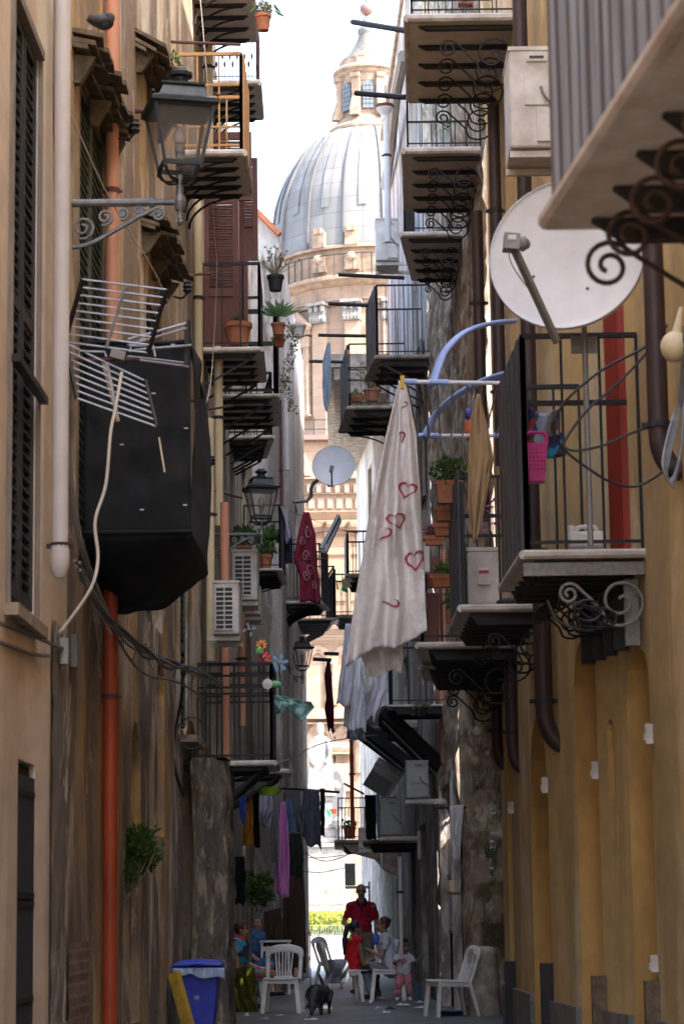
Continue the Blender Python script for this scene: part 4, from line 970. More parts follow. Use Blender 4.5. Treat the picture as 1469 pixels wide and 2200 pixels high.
ln = MB(); ln.box(lp, (.1,.12,.1), Matrix.Rotation(.1, 3, 'Y')); ln.lathe([(.04,0),(.045,.05),(.03,.07)], lp+V(.05,.06,-.01), 12, Matrix.Rotation(.9, 3, 'Y')); ln.build('receiver', M['dishgrey'], big)
MB().box(lp+V(0,-.062,.02), (.05,.004,.03)).build('receiver_label', M['plastic'], big)
MB().tube(smoothp([lp+V(-.02,0,-.05), lp+V(0,0,-.14), lp+V(.08,.05,-.25), lerp(lp, ab, .55)]), .004, 5).build('cable', M['greycable'], big)
mt = MB(); pm = W(1253,735,15.5); mt.box(pm+V(0,0,-.02), (.17,.02,.11)); mt.tube([V(pm.x,15.45,W(1253,1175,15.5).z), V(pm.x,15.45,cB.z)], .02, 8); mt.tube([V(pm.x,15.45,cB.z-.05), cB+V(.02,.12,-.05)], .03, 8)
for dx in (-.06,.06): mt.tube([pm+V(dx,-.015,-.06), pm+V(dx,-.03,-.06)], .008, 6)
mt.build('mount', M['dishgrey'], big)
sm, qs = dish('satellite_dish', 'smaller white satellite dish on a bent wall arm in the middle of the alley', W(716,1000,44), S(46,44), (-.05,-1,.25), 0, 0, 0, 0)
cS = W(716,1000,44); lp = W(712,1008,43.4); ab = W(713,1046,43.8)
MB().tube([ab, lp], .018, 6).build('arm', M['dishgrey'], sm); MB().box(lp, (.07,.09,.12), Matrix.Rotation(.2, 3, 'Y')).build('receiver', M['dishgrey'], sm)
MB().tube([W(706,1045,44.1), cS+V(0,.2,0), W(672,1040,44.3), W(668,1050,44.3), W(668,1066,44.3), W(660,1076,44.3), V(XD(44.3),44.3,W(640,1078,44.3).z)], .035, 8).build('mount', M['lampgrey'], sm)
for cx_, cy_, rr_, q_, root_, cc_ in ((0,0,.42,qb,big,cB),):
    for a_ in (.3, 1.9, 3.6, 5.2):
        pt = cc_+q_ @ V(math.cos(a_)*rr_*.62, math.sin(a_)*rr_*.62, -.055); MB().ball(pt, .011, 8).build('bolt', M['dishgrey'], root_)
    MB().tube([cc_+q_ @ V(math.cos(k*PI/36)*S(172,15.2)*1.005, math.sin(k*PI/36)*S(172,15.2)*1.005, .004) for k in range(73)], .006, 5).build('rim', M['alu'], root_)

# ================================================================== TV aerial
ae = thing('television_aerial', W(240,770,16.2), 'old grid television aerial with four folded wing reflectors in front of the black cloth', 'aerial')
d = 16.1
def wing(tl, tr, bl, br_, n, da, db, dc, dd, extra=None):
    A, B, C, D = W(*tl, da), W(*tr, db), W(*bl, dc), W(*br_, dd)
    el = MB()
    for k in range(n): t = k/(n-1); el.tube([lerp(A, C, t), lerp(B, D, t)], .0066, 6)
    el.build('reflector_rods', M['alu'], ae)
    MB().beam(A, C, .02, .03).build('end_bar', M['iron'], ae); MB().beam(B, D, .02, .03).build('end_bar', M['iron'], ae)
    MB().tube([lerp(A, B, .52), lerp(C, D, .5)], .012, 6).build('spine', M['alu'], ae)
wing((178,600),(358,622),(140,734),(318,758),9, 15.95,15.95,16.1,16.1)
wing((142,738),(312,818),(165,855),(336,916),8, 16.1,16.15,15.9,15.95)
bm_ = MB()
bm_.tube([W(86,775,16.1), W(300,772,16.15)], .013, 6); bm_.build('boom', M['redrust'], ae)
ds = MB()
for (x0,y0,x1,y1) in ((275,730,400,695),(275,742,402,705),(290,752,410,742),(285,772,405,788),(275,766,395,780)): ds.tube([W(x0,y0,16.15), W(x1,y1,16.6)], .009, 6)
for (x0,y0,x1,y1) in ((300,748,330,752),(190,760,225,752)):
    ds.tube([W(x0-20,y0+8,16.1), W(x0-18,y0-6,16.1), W(x1,y0-4,16.1), W(x1+4,y1+14,16.1)], .008, 6)
ds.build('dipoles', M['alu'], ae)
MB().beam(W(402,695,16.6), W(400,788,16.6), .02, .03).build('end_bar', M['iron'], ae); MB().beam(W(240,760,16.1), W(270,768,16.1), .1, .06).build('junction', M['dishgrey'], ae)
MB().tube([W(222,775,16.15), W(254,905,16.15)], .014, 6).tube([W(342,940,15.95), W(354,1014,15.9)], .006, 5).build('stub_rods', M['creampipe'], ae)
tag(MB().tube(smoothp([W(262,800,16.0), W(248,880,15.9), W(238,930,15.85), W(228,1040,15.8), W(205,1120,15.75), W(211,1200,15.75), W(195,1265,15.7), W(140,1345,15.7), W(110,1378,15.7), W(96,1410,15.7), W(106,1440,15.75), W(100,1464,15.8), W(60,1455,15.6), W(22,1440,15)], 8), .011, 7).build('aerial_cable', M['whitecable'], smooth=True), 'thick cream cable dangling from the television aerial and looping to the wall', 'cable')

# ================================================================== pigeon
pg = thing('pigeon', V(-1.6,16.3,z1c), 'dark pigeon perched on the rotten timber canopy at the upper left', 'pigeon')
pc_ = W(218,46,16.3)
b_ = MB(); s_ = S(1,16.3)
prof_ = [(0,-34),(5,-30),(10,-22),(15,-10),(19,2),(19,12),(14,22),(8,27),(0,29)]
b_.lathe([(r*s_, z*s_) for r, z in prof_], pc_, 18, Matrix.Rotation(math.radians(98), 3, 'Y') , sy=.85)
b_.ball(pc_+V(20*s_,-.03,4*s_), 12*s_, 12, (1,.9,1.1)); b_.lathe([(3*s_,0),(0,9*s_)], pc_+V(24*s_,-.06,-6*s_), 8, Matrix.Rotation(2.6, 3, 'Y'))
b_.build('body', M['pigeon'] if 'pigeon' in M else mat('pigeon_feathers', (.055,.05,.055), .7, var=.5, scale=22, bump=.4), pg, smooth=True)
w_ = MB().ball(pc_+V(-6*s_,-.055,2*s_), 15*s_, 12, (1.5,.35,.7), Matrix.Rotation(.12, 3, 'Y')); w_.build('wing', mat('pigeon_wing', (.085,.08,.085), .7, var=.5, scale=30), pg, smooth=True)
for dx in (-.02,.03): MB().tube([pc_+V(dx,0,-14*s_), pc_+V(dx+.005,0,-23*s_)], .005, 5).build('leg', M['terracotta'], pg)
# ================================================================== air conditioners
def ac_unit(label, x0, y0, x1, y1, d, dep, side, m, grille='front', name='air_conditioner', split=None, rz=0):
    """body with grille towards the alley side and the bracket to the wall"""
    a = W(x0,y1,d); b2 = W(x1,y0,d); w_, h_ = b2.x-a.x, b2.z-a.z
    c = V((a.x+b2.x)/2, d+dep/2, (a.z+b2.z)/2)
    root = thing(name, (c.x, c.y, a.z), label, 'air conditioner', 'air conditioner boxes on the walls'); root.rotation_euler.z = rz
    bd = MB(); bd.box(c, (w_*.985, dep*.985, h_*.985)); o = bd.build('body', M[m], root)
    bv = o.modifiers.new('bevel', 'BEVEL'); bv.width = .018; bv.segments = 2
    lid = MB().box(c+V(0,0,h_/2+.004), (w_*1.01, dep*1.01, .03)); lid.build('lid', M[m], root)
    if grille == 'front':
        MB().box(c+V(0,-dep/2-.002,0)+V(-w_*.06,0,0), (w_*.64,.008,h_*.8)).build('fan_void', M['acdark'], root)
        g = MB(); y = c.y-dep/2-.012
        for k in range(10): g.box((c.x-w_*.06, y, c.z-h_*.4+h_*.8*k/9), (w_*.66,.012,.014))
        for k in range(3): g.box((c.x-w_*.06+w_*.32*(k-1), y-.003, c.z), (.012,.012,h_*.82))
        g.build('grille', M[m], root)
    elif grille == 'end':
        p = MB(); y = c.y-dep/2-.008
        p.box((c.x+w_*.05, y, c.z+h_*.40), (w_*.4,.012,h_*.06)); p.box((c.x+w_*.22, y-.004, c.z-h_*.27), (w_*.4,.02,h_*.34)); p.box((c.x+w_*.05, y, c.z+h_*.1), (w_*.5,.008,h_*.34)); p.build('service_cover', M[m], root)
        l_ = MB(); l_.box((c.x+w_*.05, y-.006, c.z+h_*.41), (w_*.28,.008,h_*.025)); l_.build('handle_slot', M['acdark'], root)
        MB().tube(smoothp([V(c.x+w_*.12,y-.02,c.z+h_*.1), V(c.x+w_*.2,y-.05,c.z-h_*.02), V(c.x+w_*.5,y-.04,c.z-h_*.18)]), .011, 6).build('hose', M['greycable'], root)
    zz = a.z-.03
    for q in (.12,.88): 
        b3 = MB(); d2 = d+dep*q; b3.beam(V(c.x-side*w_*.5, d2, zz), V(c.x+side*w_*.5+side*(.06 if side < 0 else .25), d2, zz), .04, .05)
        side < 0 or b3.beam(V(c.x+side*w_*.5+side*.25, d2, zz+.1), V(c.x+side*w_*.5+side*.25, d2, zz-.3), .035, .035)
        b3.build('bracket', M['acwhite'], root)
    return root, c, w_, h_
ac_unit('big cream air conditioner at the upper right between balcony and reed screen', 1096,104,1200,318,17.6,.6,1,'acwhite','end')
ac_unit('white air conditioner high on the wall in front of the dome base', 807,470,856,560,36.5,.7,1,'acwhite','end')
ac_unit('front air conditioner with a two column grille on the left wall under the lamp', 457,1250,514,1364,26.2,.8,-1,'acwhite','front')
ac_unit('tall cream air conditioner behind the front one on the left wall', 498,1183,553,1290,29.6,.7,-1,'acwhite','front')
ac_unit('lowest air conditioner, half hidden behind two others on the left wall', 512,1262,560,1322,32,.7,-1,'acwhite','front')
r_, c_, w_, h_ = ac_unit('air conditioner with a small red label standing on the right balcony floor', 1003,1180,1074,1302,20.0,.7,1,'acwhite',None)
MB().box((c_.x-.0, c_.y-.36, c_.z+.02), (.1,.02,.16)).build('switch_box', M['acwhite'], r_); MB().box((c_.x-.0, c_.y-.372, c_.z+.045), (.08,.006,.025)).build('red_label', mat('red_label', (.6,.04,.1), .5, bump=0), r_); MB().box((c_.x, c_.y-.372, c_.z+.07), (.08,.005,.022)).build('white_label', M['plastic'], r_)
ac_unit('dirty air conditioner on a bracket above the grilled doorway', 872,1636,920,1716,33.0,.6,1,'acgrey','end')
ac_unit('dusty grey air conditioner left of the grilled doorway, below the tilted box', 816,1718,862,1796,35.4,.6,1,'acgrey','end')
r_, c_, w_, h_ = ac_unit('pale slim meter box fixed beside the low stone balcony', 770,1780,788,1824,43,.3,1,'acwhite',None)
r_['category'] = 'meter box'; r_.name = 'meter_box'; r_['group'] = 'grey meter boxes at the end of the alley'
r_, c_, w_, h_ = ac_unit('grey meter box with two doors at the end of the alley', 741,1857,763,1903,45,.25,1,'acgrey',None)
r_['category'] = 'meter box'; r_.name = 'meter_box'; r_['group'] = 'grey meter boxes at the end of the alley'
tb = thing('floodlight_box', W(822,1672,36), 'big grey box lamp tilted downwards over the alley on the right', 'box lamp')
Rt = Matrix.Rotation(math.radians(33), 3, 'Y') @ Matrix.Rotation(.5, 3, 'X'); c_ = W(822,1675,35.5)
MB().box(c_, (.42,.3,.34), Rt).build('housing', M['acgrey'], tb); MB().box(c_+Rt @ V(0,0,.19), (.44,.2,.08), Rt).build('lid', M['acgrey'], tb); MB().box(c_+Rt @ V(-.02,-.155,-.02), (.36,.02,.26), Rt).build('lens', M['greycable'], tb)
MB().tube([c_+V(.1,.1,.1), V(XT(35.6),35.6,c_.z+.1)], .02, 6).build('bracket', M['iron'], tb)
# ================================================================== pipes
def pipe(label, pts, r, m, clamps=(), name='drainpipe', group=None, n=12, cat='drainpipe'):
    pts = [Vector(p) for p in pts]
    root = thing(name, (pts[-1].x, pts[-1].y, min(p.z for p in pts)), label, cat, group)
    MB().tube(pts, r, n).build('pipe', M[m], root, smooth=True)
    if clamps:
        c = MB()
        for p in clamps: c.tube([Vector(p)-V(0,0,.02), Vector(p)+V(0,0,.02)], r*1.12, n); c.beam(Vector(p)+V(-r*1.6,0,0), Vector(p)+V(r*1.6,0,0), .015, .03)
        c.build('clamp', M['joist'], root)
    return root
def vp(x, d, y0, y1, n=2):   # a vertical pipe: x of its middle at y of the picture
    p = W(x, (y0+y1)/2, d); return [V(p.x, d, lerp(W(x,y0,d).z, W(x,y1,d).z, k/(n-1))) for k in range(n)]
p = vp(133, 15.0, -60, 1180); e = p[1]
pipe('pale grey drainpipe with a capped elbow on the cream wall at the upper left', p+[e+V(0,0,-.03)], .052, 'palepipe', (e+V(0,0,.02),))
MB_ = MB().lathe([(.058,.1),(.062,.02),(.055,-.05),(.03,-.1),(0,-.11)][::-1], e+V(-.0,0,-.08), 14); tag(MB_.build('pipe_end', M['palepipe'], smooth=True), 'bulbous pale cap ending the grey drainpipe on the left', 'pipe cap')
p = vp(239, 18.1, -20, 2260, 3); zm = W(236, 900, 18.1).z
pr = thing('drainpipe', (p[0].x,18.1,0), 'bright orange drainpipe running down the stained left wall', 'drainpipe')
MB().tube([V(p[0].x,18.1,zm), p[0]], .052, 14).build('upper_pipe', M['salmonpipe'], pr, smooth=True)
MB().tube([V(p[0].x,18.1,0.05), V(p[0].x,18.1,zm)], .054, 14).build('pipe', M['orangepipe'], pr, smooth=True)
c = MB()
for y in (410, 1497): q = W(236,y,18.1); c.tube([V(p[0].x,18.1,q.z-.02), V(p[0].x,18.1,q.z+.02)], .06, 14); c.beam(V(p[0].x-.1,18.12,q.z), V(p[0].x+.08,18.12,q.z), .012, .02)
c.build('clamp', M['redrust'], pr)
for x, d, y0, y1, r, m, lab in ((426,26.6,405,1000,.05,'creampipe','cream drainpipe on the left wall beside the black shade cloth'),(449,28.1,-30,410,.05,'creampipe','cream drainpipe at the top left behind the rusted railing'),
        (470,28.3,745,1130,.055,'creampipe','short cream drainpipe under the balcony with the terracotta pot'),(452,27.4,900,1420,.05,'creampipe','cream drainpipe left of the stacked air conditioners'),
        (484,28.0,1080,1640,.052,'salmonpipe','salmon pink drainpipe passing behind the left air conditioners'),(520,31.5,1320,1560,.05,'salmonpipe','salmon pink drainpipe behind the pinwheels'),
        (615,39.6,695,1010,.055,'palepipe','white drainpipe on the corner of the pale house in front of the dome'),(604,39.3,860,1240,.025,'redrust','thin rust red pipe beside the white corner drainpipe')):
    p = vp(x, d, y0, y1); pipe(lab, p, r, m, (lerp(p[0], p[1], .4),))
for x, d, y0, y1, r, m, lab in ((1031,24.3,455,1120,.062,'brownpipe','brown downpipe beneath the third upper right balcony'),(1068,22.6,225,1000,.06,'brownpipe','brown downpipe between the second and third upper right balconies'),
        (1130,19.4,-30,1190,.062,'brownpipe','long brown downpipe beside the upper right air conditioner')):
    p = vp(x, d, y0, y1); pipe(lab, p, r, m, (lerp(p[0], p[1], .3), lerp(p[0], p[1], .8)))
def elbow(x, d, y0, y1, xe, ye, r, lab, m='brownpipe'):
    p = W(x, y1, d); q = W(xe, ye, d); top = V(p.x, d, W(x,y0,d).z)
    mid = [V(p.x,d,p.z)]
    for k in range(1, 8): t = k/7; mid.append(V(lerp(p.x, q.x, 1-math.cos(t*PI/2)), d, lerp(p.z, q.z, math.sin(t*PI/2))))
    pipe(lab, [top]+mid, r, m, (V(p.x,d,p.z+.05),))
elbow(1168,19.3,1180,1520,1212,1600,.073,'dark brown downpipe with an elbow into the ochre wall, nearest the camera')
elbow(1100,22.6,1330,1585,1121,1650,.062,'middle dark brown downpipe elbow on the ochre wall')
elbow(1067,24.3,1300,1580,1084,1645,.055,'farthest dark brown downpipe elbow at the end of the ochre wall')
elbow(1414,14.6,440,930,1462,1012,.065,'thick dark downpipe with white paint marks behind the coil of cable at the right edge')
for x, d, y0, y1, r, m, lab in ((945,34.4,610,930,.05,'salmonpipe','pale orange drainpipe beside the tall barred balcony on the right'),(953,34.2,1460,1640,.06,'salmonpipe','orange drainpipe above the crumbling stone wall on the right'),
        (756,45.6,1590,1800,.04,'orangepipe','thin bright orange pipe at the right end of the alley'),(831,36,235,520,.05,'palepipe','white roof downpipe at the upper right in front of the dome'),(860,35.6,1840,2060,.03,'palepipe','thin white pipe beside the standing man')):
    p = vp(x, d, y0, y1); pipe(lab, p, r, m, (lerp(p[0], p[1], .35),))
hp = thing('rain_hopper', W(826,245,36), 'rusty rain hopper on the white downpipe before the dome', 'rain hopper')
MB().lathe([(.05,-.18),(.06,-.1),(.13,0),(.14,.06),(.12,.06)], W(826,235,36), 14).build('funnel', M['palepipe'], hp); MB().lathe([(.142,.02),(.15,.05),(.142,.07)], W(826,235,36), 14).build('rim', M['redrust'], hp)
gt = MB().tube([W(866,120,35.2), W(850,200,37), W(838,330,41), W(827,400,44)], .09, 8); tag(gt.build('roof_gutter', M['greyiron']), 'grey gutter along the roof edge at the upper right, before the lantern', 'gutter')
# ================================================================== cables
def cable(label, pts, r, m, k=6, cat='cable', group=None, name='cable'):
    return tag(MB().tube(smoothp(pts, k), r, 5).build(name, M[m]), label, cat, group)
cable('grey cable running down beside the pale drainpipe on the left', [W(112,-20,15.3), W(120,200,15.3), W(128,500,15.4), W(138,760,15.4), W(140,900,15.5), W(155,1060,15.6), W(180,1190,15.9), W(230,1320,17)], .022, 'greycable')
cb = MB()
for j in range(5):
    o = random.uniform(-6,6)
    pts = [W(150,1215+o,15.8), W(200,1300+o*2,16.6), W(260,1370+o,18.2), W(300,1400+o*1.5,19.6), W(350,1425-o*2,21.5), W(400,1440+o,24), W(462,1468+o,26.2)]
    pts = [p+V(.02*math.sin(i*3+j*2)+.05,0,.03*math.sin(i*2.3+j)) for i, p in enumerate(pts)]
    cb.tube(smoothp(pts, 7), random.choice((.008,.012,.016)), 5)
for j in range(26):
    t = random.random(); p = path([W(200,1300,16.6), W(260,1370,18.2), W(300,1400,19.6), W(350,1425,21.5), W(400,1440,24), W(462,1468,26.2)], t)
    cb.tube([p, p+V(random.uniform(-.08,.1), random.uniform(-.1,.1), random.uniform(-.16,.1))], .006, 4)
tag(cb.build('cable_bundle', M['greycable']), 'tangled bundle of old cables sagging along the stained left wall', 'cables')
cable('second loose cable drooping under the bundle on the left wall', [W(230,1330,17.5), W(300,1440,19.8), W(380,1465,23), W(430,1500,25.5), W(436,1560,26)], .011, 'greycable')
cable('black cable hanging in a loop on the stone pier wall at the left', [W(398,1440,24), W(385,1530,24.2), W(372,1600,24.2), W(380,1670,24.2), W(395,1710,24.4), W(375,1640,24.3), W(378,1560,24.2)], .014, 'blackcable')
cable('thin ring of black cable on the stained left wall', [W(412+30*math.cos(t),1575+34*math.sin(t),24.6) for t in [i*PI/6 for i in range(13)]], .008, 'blackcable')
cable('grey cable pair along the cream wall at the left edge', [W(-10,1335,13.2), W(20,1345,13.6), W(60,1360,14.2), W(105,1380,15), W(150,1400,16)], .014, 'greycable')
cable('lower grey cable along the cream wall at the left edge', [W(-10,1375,13.2), W(30,1390,13.7), W(70,1405,14.4), W(110,1410,15)], .012, 'greycable')
cable('thin cream cord slanting across the green shutter at the upper left', [W(150,240,16.2), W(215,385,17), W(262,470,18), W(330,580,20), W(362,650,21)], .006, 'whitecable')
cable('pale cord hanging down past the brown shutters', [W(430,-10,25), W(447,200,25), W(460,480,26), W(466,590,26.5), W(455,800,26.8), W(440,880,26)], .006, 'whitecable')
cable('long grey washing line crossing the alley low down', [W(455,1690,28), W(600,1640,31), W(700,1595,34), W(840,1575,36)], .008, 'greycable')
cable('white wire crossing in front of the monument pedestal', [W(652,1842,44), W(700,1842,44.5), W(800,1828,41)], .007, 'whitecable')
cable('dark wire crossing below the statue', [W(600,1790,44), W(660,1835,45), W(700,1850,45.5), W(745,1838,45)], .008, 'blackcable')
cable('dark wire low across the alley exit', [W(650,1872,47), W(690,1874,47), W(742,1864,46)], .007, 'blackcable')
cable('wire sagging under the church merlons', [W(600,1175,43), W(660,1150,44), W(720,1140,46), W(770,1145,47)], .006, 'blackcable')
cable('wire stretched behind the maroon cloth', [W(590,1085,42), W(680,1120,45), W(770,1148,47)], .005, 'blackcable')
for j, (pts, lab) in enumerate(((([(1440,690),(1385,745),(1300,790),(1225,850),(1190,900),(1187,930),(1215,970),(1260,1005),(1310,1035),(1365,1045),(1420,1015),(1446,985)]), 'black cable looping across the barred balcony on the right'),
        (([(1448,640),(1400,740),(1330,820),(1262,880),(1220,935),(1212,960),(1240,968),(1300,955),(1370,925),(1420,918),(1455,945),(1469,1000)]), 'second black cable loop crossing the barred balcony on the right'))):
    cable(lab, [W(x,y,15.0+.1*j) for x, y in pts], .009, 'blackcable')
wc = MB()
for j in range(5):
    wc.tube(smoothp([W(1469+j*3,700+j*20,13.8), W(1462,820+j*12,13.9), W(1455-j*3,900,13.9), W(1438-j*4,980+j*4,13.8), W(1430+j*3,1028+j*3,13.8), W(1448,1020+j*5,13.8), W(1462,960,13.85), W(1468,900-j*12,13.9)], 6), .008, 5)
tag(wc.build('cable_coil', M['lampgrey']), 'untidy coil of grey cables hanging at the right edge', 'cables')
cl = MB()
for j in range(5):
    r = .06+.02*j; c = W(1040-3*j, 1475, 23.5); cl.tube([c+V(r*math.cos(t)*1.5, 0, r*math.sin(t)*.9+.02*j) for t in [i*PI/8 for i in range(17)]], .008, 5)
tag(cl.build('wire_coil', M['blackcable']), 'coils of black wire hanging beneath the lowest right slab', 'cables')
tg = MB()
for j in range(4):
    c = W(1262+6*j,1312+4*j,15.8); tg.tube([c+V(.09*math.cos(t+j)*(1+.2*j),.02*j,.07*math.sin(t)) for t in [i*PI/8 for i in range(17)]], .009, 5)
tg.tube(smoothp([W(1175,1290,15.9), W(1200,1335,15.9), W(1265,1355,15.9), W(1290,1340,15.9)]), .011, 5)
tag(tg.build('wire_tangle', M['blackcable']), 'tangle of black wire under the barred right balcony', 'cables')
ins = MB()
for x, y, d in ((290,272,17.5),(403,618,22),(455,990,27)):
    p = W(x,y,d); ins = MB(); ins.lathe([(.03,-.05),(.045,-.03),(.03,-.01),(.045,.01),(.03,.03),(.035,.05)], p, 10); ins.tube(smoothp([p+V(0,0,-.05), p+V(-.05,0,-.1), p+V(-.13,.1,-.06)]), .01, 5)
    tag(ins.build('insulator', M['blackcable']), {290:'black insulator on a hook left of the big lantern', 403:'black insulator on a hook right of the aerial', 455:'black insulator clamp beside the shade cloth balcony'}[x], 'insulator', 'black cable insulators')
# ================================================================== rods
RODG = 'washing line rods sticking out over the alley'
for (x0,y0,d0,x1,y1,d1,r,lab) in ((757,47,28.5,872,66,27.5,.035,'dark rod crossing the finial ball of the dome'),(764,200,29,870,209,28.5,.035,'dark rod crossing the lantern windows of the dome'),
    (727,590,34.6,868,597,34.8,.03,'rod on top of the tall barred balcony crossing the drum cornice'),(706,652,35.8,790,656,35.6,.03,'rod under the stone capitals'),(684,720,40,792,722,40.2,.03,'upper rod holding the scarf line'),
    (664,776,41,742,778,41,.03,'lower rod before the church window'),(672,1416,44,712,1418,44,.035,'short dark rod holding the dark red rag'),(696,1404,46,728,1405,46,.035,'shorter rod just above the dark red rag'),
    (600,1693,33,728,1702,34,.018,'black rod carrying the grey sheets'),(738,1683,38,782,1706,38,.016,'black rod carrying the black trousers'),(640,1205,39,700,1200,39,.012,'thin rod beside the maroon cloth'),
    (1000,1735,31,932,1736,32.5,.014,'rod holding the white towel'),(290,238,16.8,330,238,16.8,.02,'short rusty rod behind the big lantern'),(410,590,24,455,588,24,.014,'short rusty rod with white knobs beside the brown shutters'),
    (445,880,27.6,500,872,28,.014,'rusty rod with white knobs below the terracotta pot balcony'),(440,1050,28,520,1070,29,.014,'rusty rod beside the middle lantern'),(370,90,23,515,96,24.4,.016,'rusty rod above the rusted railing')):
    tag(MB().tube([W(x0,y0,d0), W(x1,y1,d1)], r, 6).build('washing_rod', M['redrust' if 'rust' in lab else 'iron']), lab, 'rod', RODG)
fr_ = MB()
A = [W(672,1240,40.5), W(690,1265,40.5), W(705,1140,42), W(698,1105,42)]
tag(MB().beam(W(690,1180,41), W(727,1108,43), .06, .05).beam(W(698,1188,41), W(730,1118,43), .06, .05).beam(W(690,1180,41), W(698,1188,41), .06, .05).beam(W(727,1108,43), W(730,1118,43), .06, .05).build('ladder_frame', M['greyiron']), 'tilted weathered metal frame above the maroon cloth balcony', 'frame')
# ================================================================== laundry
def cloth_px(label, L, R, d, m, nf=4, amp=.05, jag=6, name='hanging_cloth', cat='laundry', group='washing hung out along the alley', nu=26, nv=36, deco=None, seed=1, dz=.0, m2=None):
    ph = seed*1.7
    def px(u, v):
        l = path([V(*p, 0) for p in L], v); r = path([V(*p, 0) for p in R], v); p = lerp(l, r, u)
        p.y += jag*math.sin(u*9+ph)*v*v+jag*.6*noise.noise(V(u*7, ph, 0))*v*v
        p.x += 1.2*noise.noise(V(v*6, u*2, ph))
        return p
    def fn(u, v):
        p = px(u, v); q = (v**.6)
        off = amp*q*(.65*math.sin(u*nf*2*PI+2.2*math.sin(v*2.3+ph)+ph+2*noise.noise(V(u*2,v*2.2,ph+9)))+1.3*noise.noise(V(u*4.2, v*1.6, ph))+.5*noise.noise(V(u*9, v*5, ph))) + dz*v + .02*noise.noise(V(u*11, v*9, ph+3))*q + .008*noise.noise(V(u*30, v*60, ph))*min(1,amp*20)
        return W(p.x, p.y, d+off)
    mb = MB().grid(fn, nu, nv)
    if deco: mb.k = 1; deco(mb, fn)
    o = mb.build(name, [m]+([m2] if m2 else []), smooth=2); thick(o, .006)
    return tag(o, label, cat, group)
def heart(mb, fn, u0, v0, su, sv, rot, part=1.0):
    rows = []
    for k in range(33):
        t = 2*PI*k/32*part; x = .94*math.sin(t)**3; y = -(13*math.cos(t)-5*math.cos(2*t)-2*math.cos(3*t)-math.cos(4*t))/16
        q = []
        for sc in (.86, 1.13+.06*math.sin(k*2.1)):
            xr = (x*math.cos(rot)-y*math.sin(rot))*sc; yr = (x*math.sin(rot)+y*math.cos(rot))*sc
            q.append(fn(min(.99,max(.01,u0+xr*su*1.25)), min(.99,max(.01,v0+yr*sv*1.2)))+V(0,-.007,0))
        rows.append(q)
    for a, b_ in zip(rows, rows[1:]): mb.add([a[0], a[1], b_[1], b_[0]], [(0,1,2,3)])
def hearts(mb, fn):
    for h in ((.72,.405,.16,.027,.25),(.53,.535,.14,.028,-.35),(.86,.69,.12,.031,-.1),(.33,.59,.10,.026,.5),(.45,.215,.17,.016,-.4),(.6,.09,.2,.012,.3),(.52,.83,.09,.022,1.1)):
        heart(mb, fn, *h, part=1.0 if h[0] > .4 and h[1] < .75 and h[1] > .36 else .55)
M['heartcloth'] = mat('quilted_cream_cotton', (.74,.69,.65), .95, var=.09, scale=22, bump=.7, bscale=34, spec=.1)
M['heartred'] = mat('red_printed_heart', (.48,.05,.10), .9, bump=0)
cloth_px('large cream tablecloth printed with red outlined hearts, pegged to the blue rack', [(857,818),(830,930),(803,1050),(785,1150),(765,1270),(741,1425)], [(870,818),(893,930),(902,1050),(907,1150),(913,1270),(917,1362)], 19.0, M['heartcloth'], 2.7, .10, 7, name='tablecloth', cat='tablecloth', nu=60, nv=90, deco=hearts, m2=M['heartred'])
cloth_px('folded back flap of the heart tablecloth hanging lower behind it', [(770,1340),(772,1400),(790,1456)], [(865,1340),(866,1380),(862,1440)], 19.25, M['heartcloth'], 1.5, .04, 6, name='tablecloth_flap', cat='tablecloth', seed=3)
C_ = {}
def cc(n, c, **k):
    if n not in C_: C_[n] = cloth('cloth_'+n, c, **k)
    return C_[n]
cloth_px('tan square of cloth pegged by one corner to the blue rack', [(1024,846),(1010,900),(1006,1000),(1006,1090),(1016,1164)], [(1030,846),(1046,910),(1060,985),(1044,1075),(1022,1166)], 18.3, cc('tan', (.40,.26,.135)), 1.2, .06, 2, seed=2)
mr = cc('maroon', (.22,.025,.045))
def swirl(mb, fn):
    for (u0, v0, s_, q) in ((.3,.30,.14,1),(.62,.66,.2,-1),(.35,.72,.18,1),(.5,.48,.16,-1),(.55,.2,.2,1),(.75,.8,.12,1)):
        mb.tube([fn(min(.97,max(.03,u0+s_*(1-t/20)*math.cos(q*t*.45))), min(.97,max(.03,v0+s_*.45*(1-t/20)*math.sin(q*t*.45))))+V(0,-.02,0) for t in range(19)], .012, 4, flat=.4)
cloth_px('deep red cloth with pale scroll pattern over the left balcony', [(652,1100),(640,1150),(630,1200),(644,1238),(643,1292)], [(664,1100),(678,1150),(682,1200),(685,1245),(689,1296)], 40.6, mr, 1.8, .08, 2, seed=4, deco=swirl, m2=cc('palepink', (.42,.22,.22)))
cloth_px('pale grey shirt hanging beside the maroon cloth', [(598,1088),(599,1120),(606,1165)], [(606,1088),(622,1130),(624,1160)], 39, cc('lilacgrey', (.36,.35,.43)), 2, .04, 6, seed=5)
cloth_px('dark navy top hanging beside the maroon cloth', [(612,1120),(606,1160),(606,1208)], [(622,1120),(627,1160),(629,1212)], 39.2, cc('navy', (.02,.022,.035)), 2, .03, 2, seed=6)
cloth_px('blue grey checked scarf hanging from a rod before the church', [(704,735),(693,775),(692,830),(695,868),(699,882)], [(709,735),(711,775),(711,830),(707,868),(701,884)], 40.8, cc('scarf', (.26,.31,.35), var=.3, sc=30), 1.5, .03, 2, seed=7)
cloth_px('tattered dark red rag hanging from a short rod above the statue', [(702,1420),(697,1450),(700,1500),(697,1520),(706,1566)], [(709,1420),(713,1460),(716,1510),(718,1555),(717,1574)], 44, cc('darkred', (.075,.014,.024)), 2, .04, 5, seed=8)
